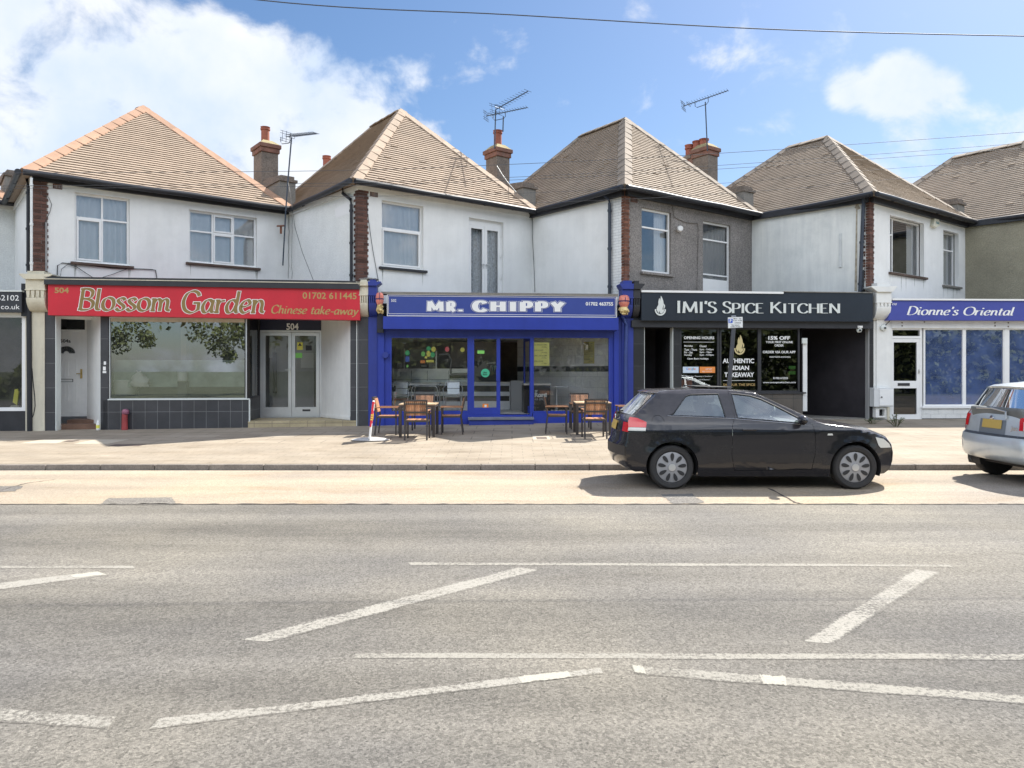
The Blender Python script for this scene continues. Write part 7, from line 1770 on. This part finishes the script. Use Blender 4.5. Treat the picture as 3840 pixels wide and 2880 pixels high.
def make_car(root, sp):
    nz, nw = zip(*sp['wz']); wb, r = sp['wb'], sp['r']; ar = sp['arch']
    def Wf(x, z):
        w_ = interp(z, nz, nw)
        xf, kf, lf = sp['tf']; xr, kr, lr = sp['tr']
        if x > xf: w_ *= 1 - kf * min(1.1, (x - xf) / lf) ** 2
        if x < xr: w_ *= 1 - kr * min(1.1, (xr - x) / lr) ** 2
        for cx in (0, wb):
            d = math.hypot(x - cx, z - r); w_ += .016 * math.exp(-((d - ar) / .06) ** 2) * (1 if z < .85 else 0)
        return w_
    paint = sp['paint']; top = sp['top']     # outline from the rear bumper's lower edge over the roof to the front bumper's lower edge
    under = [(top[-1][0], top[-1][1])] + [(wb + ar * 1.0, .20)] + [p for p in arc(wb, r, ar, -16, 196, 22)] + [(wb - ar - .02, .18), (ar + .02, .18)] + [p for p in arc(0, r, ar, -16, 196, 22)] + [(-ar - .02, .25)]
    up = [(p[0], p[1]) for p in top]
    outer = dens(up, .10)[:-1] + under
    door, dwin, qwins = sp['door'], sp['dwin'], sp['qwin']
    cxd = sum(p[0] for p in door) / len(door); czd = sum(p[1] for p in door) / len(door)
    dhole = [(cxd + (x - cxd) * 1.008, czd + (z - czd) * 1.010) for x, z in door]
    body = MB()
    for s in (-1, 1): poly_skin(body, outer, [dens(dhole + dhole[:1], .12)[:-1]] + [dens(q + q[:1], .12)[:-1] for q in qwins], Wf, s)
    n = 16
    def strip(m, i0, i1, s0=-1, s1=1, off=0.0, ncol=n, dense=.10):
        rows = []
        for i in range(i0, i1 + 1):
            sub = [top[i]] if i == i1 else None
            a = top[i]; b = top[min(i + 1, len(top) - 1)]; L = math.hypot(b[0] - a[0], b[1] - a[1]); kk = 1 if i == i1 else max(1, int(L / dense))
            for k in range(kk):
                f = k / kk; q = [a[j] + (b[j] - a[j]) * f for j in range(4)]; row = []
                ny = b[0] - a[0]; nx = -(b[1] - a[1]); nl = math.hypot(nx, ny) or 1
                for c in range(ncol + 1):
                    s = s0 + (s1 - s0) * c / ncol; e = 1 - s * s
                    row.append((q[0] + q[3] * e + off * nx / nl, s * Wf(q[0], q[1]), q[1] + q[2] * e + off * ny / nl))
                rows.append(row)
        m.grid(rows)
    ws, rw = sp['ws'], sp['rw']
    for i in range(len(top) - 1):
        if i in (ws, rw):
            strip(body, i, i + 1, -1, -.90, ncol=2); strip(body, i, i + 1, .90, 1, ncol=2)
        else: strip(body, i, i + 1)
    bo = body.build('body', paint, root, smooth=True, merge=True, recalc=False)
    for i, nm in ((ws, 'windscreen'), (rw, 'rear_window')):
        m = MB(); strip(m, i, i + 1, -.90, .90, -.006); m.build(nm, GLASS_CAR if nm == 'windscreen' else sp['rglass'], root, smooth='all', recalc=False)
        m = MB()
        for a_, b_ in ((-.905, -.86), (.86, .905)): strip(m, i, i + 1, a_, b_, .002, ncol=1)
        m.build('window_seal', DARKPL, root, recalc=False)
    for s in (-1, 1):
        m = MB(); poly_skin(m, dens(door + door[:1], .12)[:-1], [dens(dwin + dwin[:1], .1)[:-1]], Wf, s); d_ = m.build('door', paint, root, smooth=True, recalc=False)
        m = MB(); poly_skin(m, dwin, [], Wf, s, -.010); m.build('side_window', GLASS_CAR, d_, smooth='all', recalc=False)
        m = MB(); x, z = sp['handle']; y = s * (Wf(x, z) + .012); m.box(x, x + .20, y - .014, y + .014, z - .018, z + .012); m.build('handle', paint, d_, bevel=.008)
        for q in qwins:
            m = MB(); poly_skin(m, q, [], Wf, s, -.010); m.build('side_window', GLASS_CAR, root, smooth='all', recalc=False)
        for q in [dwin] + qwins:
            m = MB(); ring = dens(q + q[:1], .06); m.tube([(x, s * (Wf(x, z) + .0), z) for x, z in ring], .008, 5, cap=False); m.build('window_seal', DARKPL, root)
        if sp.get('trim'):
            m = MB(); m.tube([(x, s * (Wf(x, z) + .004), z) for x, z in dens(sp['trim'], .08)], .006, 5); m.build('window_trim', M('dull_bright_trim', (.40, .41, .43), .3, metal=.8), root)
        for nm, mat, q, off in sp['patches']:
            m = MB(); poly_skin(m, q, [], Wf, s, off, (.05, .04)); m.build(nm, mat, root, smooth='all', recalc=False)
        mx, mz = sp['mirror']; m = MB(); my = s * (Wf(mx, mz) + .13)
        rows = []
        for i in range(9):
            a = pi * i / 8; rows.append([(mx + .06 * sin(a) * cos(b_ * pi / 6), my + s * .115 * -cos(a), mz + .072 * sin(a) * sin(b_ * pi / 6)) for b_ in range(13)])
        m.grid(rows); m.bar((mx + .02, s * (Wf(mx, mz) - .01), mz - .045), (mx + .01, my - s * .06, mz - .03), .05, .03); m.build('wing_mirror', sp.get('mmat', paint), root, smooth=True)
        for wx in (0, wb): make_wheel(root, wx, s * (interp(.4, nz, nw) - .022), r, s, sp['rim'], sp['spokes'], sp['cover'])
    for nm, mat, i0, i1, s0, s1, off in sp['bands']:
        m = MB(); strip(m, i0, i1, s0, s1, off, 6, .05); m.build(nm, mat, root, smooth='all', recalc=False)
    # floor, wheel wells, cabin
    m = MB(); hw = .60; m.box(sp['x0'] + .15, sp['x1'], -hw, hw, .24, .52); m.box(ar + .05, wb - ar - .05, -hw - .2, hw + .2, .20, .36); m.build('underbody', DARKPL, root)
    for cx in (0, wb):
        for s in (-1, 1):
            m = MB(); a = arc(cx, r, ar - .005, -20, 200, 18); m.grid([[(x, s * .86, z) for x, z in a], [(x, s * .55, z) for x, z in a]])
            m.poly([(x, s * .55, z) for x, z in a]); m.build('wheel_well', DARKPL, root, recalc=False)
    m = MB(); m.box(-.35, 2.0, -.72, .72, .50, .58); m.box(1.75, 2.05, -.70, .70, .58, .92); m.box(-.42, -.38, -.66, .66, .58, .93); m.build('cabin_floor', DARKPL, root, bevel=.03)
    seat = CABIN
    for sx, sy in ((.95, -.36), (.95, .36)):
        m = MB(); m.box(sx - .10, sx + .38, sy - .24, sy + .24, .58, .74)
        m.hexa([(sx - .16, sy - .23, .66), (sx + .02, sy - .23, .66), (sx + .02, sy + .23, .66), (sx - .16, sy + .23, .66), (sx - .33, sy - .21, 1.18), (sx - .20, sy - .21, 1.18), (sx - .20, sy + .21, 1.18), (sx - .33, sy + .21, 1.18)])
        m.box(sx - .34, sx - .24, sy - .12, sy + .12, 1.20, 1.37); m.build('seat', seat, root, bevel=.045)
    m = MB(); m.box(-.25, .2, -.62, .62, .58, .74); m.hexa([(-.36, -.62, .7), (-.2, -.62, .7), (-.2, .62, .7), (-.36, .62, .7), (-.48, -.6, 1.12), (-.36, -.6, 1.12), (-.36, .6, 1.12), (-.48, .6, 1.12)]); m.build('seat', seat, root, bevel=.045)
    # steering wheel (right-hand drive)
    m = MB(); c = Vector((1.52, -.36, .98)); nrm = Vector((-.9, 0, .42)).normalized(); u = Vector((0, 1, 0)); v = nrm.cross(u)
    m.tube([c + (u * cos(i * pi / 12) + v * sin(i * pi / 12)) * .175 for i in range(25)], .016, 8, cap=False)
    for a in (0, pi, pi * 1.5): m.bar(c, c + (u * cos(a) + v * sin(a)) * .17, .035, .02)
    m.tube([c, c - nrm * .25], .04, 8); m.build('steering_wheel', DARKPL, root, smooth=True)
    return Wf, strip

# ---- black three-door hatchback
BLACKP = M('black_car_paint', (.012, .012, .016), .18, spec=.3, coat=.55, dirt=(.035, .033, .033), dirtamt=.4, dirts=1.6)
nt = BLACKP.node_tree; b_ = nt.nodes['Principled BSDF']      # road dust, with the sky's grey sheen painted in, on the upward faces
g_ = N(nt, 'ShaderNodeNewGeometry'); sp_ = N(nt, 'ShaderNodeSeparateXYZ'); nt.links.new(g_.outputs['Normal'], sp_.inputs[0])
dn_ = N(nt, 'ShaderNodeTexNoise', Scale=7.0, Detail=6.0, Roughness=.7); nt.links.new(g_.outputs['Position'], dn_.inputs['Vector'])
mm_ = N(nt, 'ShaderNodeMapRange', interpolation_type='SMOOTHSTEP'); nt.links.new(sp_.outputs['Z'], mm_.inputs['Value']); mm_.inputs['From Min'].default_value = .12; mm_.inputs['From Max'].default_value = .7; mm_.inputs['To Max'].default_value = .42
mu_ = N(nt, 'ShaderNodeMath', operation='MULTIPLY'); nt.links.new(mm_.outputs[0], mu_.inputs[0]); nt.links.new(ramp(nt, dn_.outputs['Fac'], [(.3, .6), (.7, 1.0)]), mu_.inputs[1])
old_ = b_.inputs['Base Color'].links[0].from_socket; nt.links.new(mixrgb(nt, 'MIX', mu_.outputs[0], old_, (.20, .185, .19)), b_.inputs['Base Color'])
top = [(-.50, .24, 0, -.10), (-.59, .32, 0, -.13), (-.635, .46, 0, -.135), (-.635, .60, 0, -.135), (-.61, .66, 0, -.115), (-.595, .80, 0, -.11), (-.575, .93, 0, -.10), (-.54, 1.0, .0, -.09),
       (-.50, 1.035, .01, -.09), (-.17, 1.325, .02, -.12), (-.165, 1.345, .02, -.17), (-.10, 1.372, .025, -.10), (.15, 1.388, .02, 0), (.5, 1.398, .02, 0), (.9, 1.388, .02, 0), (1.12, 1.364, .02, .02),
       (1.25, 1.345, .03, .05), (2.06, .945, .02, .14), (2.15, .918, .02, .13), (2.5, .872, .04, .12), (2.85, .79, .045, .15), (3.08, .70, .03, .18), (3.17, .61, 0, .20), (3.205, .5, 0, .20), (3.20, .38, 0, .20), (3.16, .26, 0, .2), (3.06, .205, 0, .17)]
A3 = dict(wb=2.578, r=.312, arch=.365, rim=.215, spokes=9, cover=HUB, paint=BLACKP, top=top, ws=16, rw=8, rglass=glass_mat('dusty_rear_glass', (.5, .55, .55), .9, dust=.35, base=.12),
  wz=[(.17, .82), (.30, .862), (.5, .882), (.72, .886), (.83, .884), (.865, .872), (.93, .848), (1.02, .80), (1.34, .615), (1.39, .565), (1.44, .52)], tf=(2.45, .25, .75), tr=(-.05, .15, .6),
  door=[(.88, .27), (1.96, .29), (2.0, .5), (2.0, .80), (1.97, .925), (1.86, 1.0), (1.6, 1.15), (1.36, 1.275), (1.2, 1.335), (1.0, 1.362), (.865, 1.368), (.90, 1.01), (.85, .9), (.835, .5)],
  dwin=[(.935, 1.005), (1.86, .93), (1.865, .955), (1.78, 1.015), (1.55, 1.145), (1.32, 1.262), (1.17, 1.312), (1.0, 1.333), (.905, 1.337)],
  qwin=[[(-.02, 1.04), (.77, 1.012), (.715, 1.337), (.32, 1.328), (.245, 1.305), (.04, 1.065)]],
  trim=[(-.05, 1.032), (.8, .998), (1.88, .912)], handle=(.98, .845), mirror=(1.80, .985),
  patches=[('tail_light', REDL, [(-.60, .872), (-.362, .872), (-.35, .945), (-.47, 1.0), (-.575, 1.015), (-.60, .95)], .007), ('reversing_light', CLEARL, [(-.61, .822), (-.372, .822), (-.363, .868), (-.60, .868)], .007),
           ('headlight', CLEARL, [(2.88, .735), (3.02, .705), (3.13, .63), (3.16, .575), (2.97, .58), (2.93, .62)], .006), ('side_repeater', CLEARL, [(2.17, .765), (2.25, .765), (2.24, .79), (2.18, .79)], .005)],
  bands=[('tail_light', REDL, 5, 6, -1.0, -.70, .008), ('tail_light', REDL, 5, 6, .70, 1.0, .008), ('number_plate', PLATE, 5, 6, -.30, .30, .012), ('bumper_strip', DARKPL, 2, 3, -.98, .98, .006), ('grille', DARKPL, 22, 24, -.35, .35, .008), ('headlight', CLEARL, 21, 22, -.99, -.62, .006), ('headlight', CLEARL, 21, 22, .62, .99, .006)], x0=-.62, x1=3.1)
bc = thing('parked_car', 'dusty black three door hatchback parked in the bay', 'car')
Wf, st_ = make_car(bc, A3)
m = MB(); m.box(.45, 1.0, -.36, .36, 1.412, 1.426); 
for q in range(0, 8): pass
sr = m.build('sunroof', M('dark_sunroof_glass', (.012, .012, .013), .5), bc, bevel=.006)
for v in sr.data.vertices: v.co.z += (v.co.x - .45) * -.03 + .02
m = MB(); m.tube([(-.60, .12, 1.03), (-.62, -.02, 1.06), (-.60, -.22, 1.075)], .012, 6); m.lathe([(.035, 0), (.03, .03), (.004, .035)], (-.62, .12, 1.02), 10); m.build('rear_wiper', DARKPL, bc)
m = MB(); m.tube([(-.19 + .085 * cos(a * pi / 14), -(Wf(-.19 + .085 * cos(a * pi / 14), .955 + .085 * sin(a * pi / 14)) + .0015), .955 + .085 * sin(a * pi / 14)) for a in range(15)], .003, 4); m.build('fuel_flap', DARKPL, bc)
m = MB(); m.lathe([(.045, 0), (.04, -.01), (.004, -.012)], (-.675, 0, .985), 16, 'x'); m.build('badge', CHROME, bc)
bc.location = (2.25, 11.27, .004)
# ---- silver small hatchback, cut by the picture edge
SILVER = M('silver_blue_car_paint', (.60, .66, .70), .3, metal=.35, coat=.6, var=.03, dirt=(.30, .30, .29), dirtamt=.3, dirts=2)
top = [(-.36, .30, 0, -.07), (-.45, .34, 0, -.10), (-.50, .42, 0, -.11), (-.515, .60, 0, -.11), (-.49, .69, 0, -.10), (-.44, .72, 0, -.075), (-.43, .80, 0, -.075), (-.415, .93, 0, -.07), (-.40, .985, 0, -.07),
       (-.385, 1.015, 0, -.07), (-.19, 1.385, .02, -.08), (-.185, 1.415, .02, -.13), (-.10, 1.45, .02, -.08), (.3, 1.492, .028, 0), (.9, 1.495, .028, 0), (1.2, 1.455, .025, .05), (2.15, 1.02, .02, .14), (2.25, .99, .02, .13), (2.6, .88, .03, .14), (2.82, .74, .02, .17), (2.88, .6, 0, .18), (2.90, .4, 0, .18), (2.84, .22, 0, .15)]
JZ = dict(wb=2.45, r=.292, arch=.345, rim=.19, spokes=6, cover=ALU, paint=SILVER, top=top, ws=15, rw=9, rglass=glass_mat('silver_car_rear_glass', (.48, .55, .56), .9, dust=.12, base=.14, dustc=(.35, .37, .36)),
  wz=[(.17, .78), (.32, .82), (.5, .836), (.75, .836), (.88, .826), (.98, .80), (1.4, .61), (1.46, .56), (1.52, .52)], tf=(2.3, .25, .65), tr=(.0, .12, .5),
  door=[(1.0, .27), (1.9, .29), (1.95, .5), (1.95, .9), (1.9, 1.02), (1.55, 1.19), (1.25, 1.33), (1.0, 1.38), (.95, 1.0), (.96, .5)],
  dwin=[(1.03, 1.02), (1.84, 1.0), (1.5, 1.17), (1.22, 1.29), (1.04, 1.34)],
  qwin=[[(.12, 1.04), (.92, 1.025), (.95, 1.36), (.5, 1.37), (.2, 1.33)]], handle=(1.08, .92), mirror=(1.80, 1.05),
  patches=[('tail_light', REDL, [(-.44, .73), (-.30, .74), (-.26, .88), (-.30, 1.03), (-.36, 1.06), (-.42, .98)], .007), ('headlight', CLEARL, [(2.5, .86), (2.75, .78), (2.86, .66), (2.65, .68)], .006)],
  bands=[('tail_light', REDL, 6, 8, -1.0, -.74, .008), ('tail_light', REDL, 6, 8, .86, 1.0, .008), ('clear_light', CLEARL, 6, 7, -.95, -.84, .012), ('number_plate', PLATE, 6, 7, -.30, .30, .012), ('plate_recess_shade', M('painted_shade_silver', (.25, .29, .33), .4, metal=.5), 5, 7, -.40, .40, .004), ('bumper_step', M('bumper_gap', (.06, .065, .07), .6), 4, 5, -.96, .96, .003)], x0=-.42, x1=2.7)  # plate recess is a flat band, its shade painted as darker silver
sc_ = thing('parked_car', 'silver blue small car cut off by the right picture edge', 'car')
Wf2, st2 = make_car(sc_, JZ)
m = MB(); m.tube([(-.475, -.30, 1.06), (-.47, .05, 1.10), (-.465, .42, 1.085)], .011, 6); m.tube([(-.49, -.30, .96), (-.485, -.30, 1.06)], .022, 8, r2=.013); m.build('rear_wiper', ALU, sc_)
m = MB(); m.lathe([(.04, 0), (.036, -.008), (.004, -.01)], (-.487, .02, .955), 14, 'x'); m.build('badge', CHROME, sc_)
vs, fs = text_mesh('Jazz', .01, .2); m = MB()
for x_, y_ in vs: m.add((-.492, -.42 - x_ * .09, .80 + y_ * .09))
for f in fs: m.f.append(list(f))
m.build('lettering', CHROME, sc_, recalc=False)
sc_.location = (7.80, 11.27, .004)

# ================================================================ the wooded verge across the road, behind the viewer (it shows in the shop glass)
TREE = M('tree_belt_leaf', (.13, .155, .05), .8, island=.5, dirt=(.03, .035, .02), dirtamt=.8, dirts=.9)
mb = MB(); rnd = random.Random(3)
G_ = lambda: Vector((rnd.gauss(0, 1), rnd.gauss(0, 1), rnd.gauss(0, 1)))
def clump(cx, cy, cz, r, n, s0, s1):
    for k in range(n):
        c = Vector((cx, cy, cz)) + G_().normalized() * r * rnd.random() ** .45
        if c.z < 0: continue
        a = G_().normalized(); b = a.cross(G_()).normalized(); s = rnd.uniform(s0, s1)
        mb.poly([c + a * s, c + b * s * .6, c - a * s, c - b * s * .6])
x = -42.0
while x < 46:                                    # hedge and undergrowth along the verge
    h = 1.6
    if -24 < x < -6: x += .8; continue
    clump(x, rnd.uniform(-11, -10), rnd.uniform(.1, h), rnd.uniform(.6, 1.2), 150, .14, .3); x += .8
x = -4.0
while x < 46:                                    # tall trees opposite
    clump(x, rnd.uniform(-12.5, -10.5), rnd.uniform(2.2, 4.2), rnd.uniform(1.2, 1.9), 230, .16, .34); x += .75
for i in range(30):
    clump(rnd.uniform(-42, 46), rnd.uniform(-14, -11), rnd.uniform(4.5, 8.5), rnd.uniform(1.2, 2.2), 130, .18, .36)
for cx, cz, r in ((-19, 4.3, 1.2), (-18, 3.4, .8), (-17.2, 4.4, 1.0), (-16.4, 3.6, .6), (-13.2, 4.2, 1.0), (-12.2, 3.3, .9), (-11.3, 4.0, 1.1), (-11.6, 2.6, .5), (-20.5, 3.2, 1.0)):
    clump(cx, -10, cz, r, 230, .07, .17)
tb = mb.build('treeline', TREE, None, recalc=False, rec=False); tag(tb, None, None, None, 'stuff')
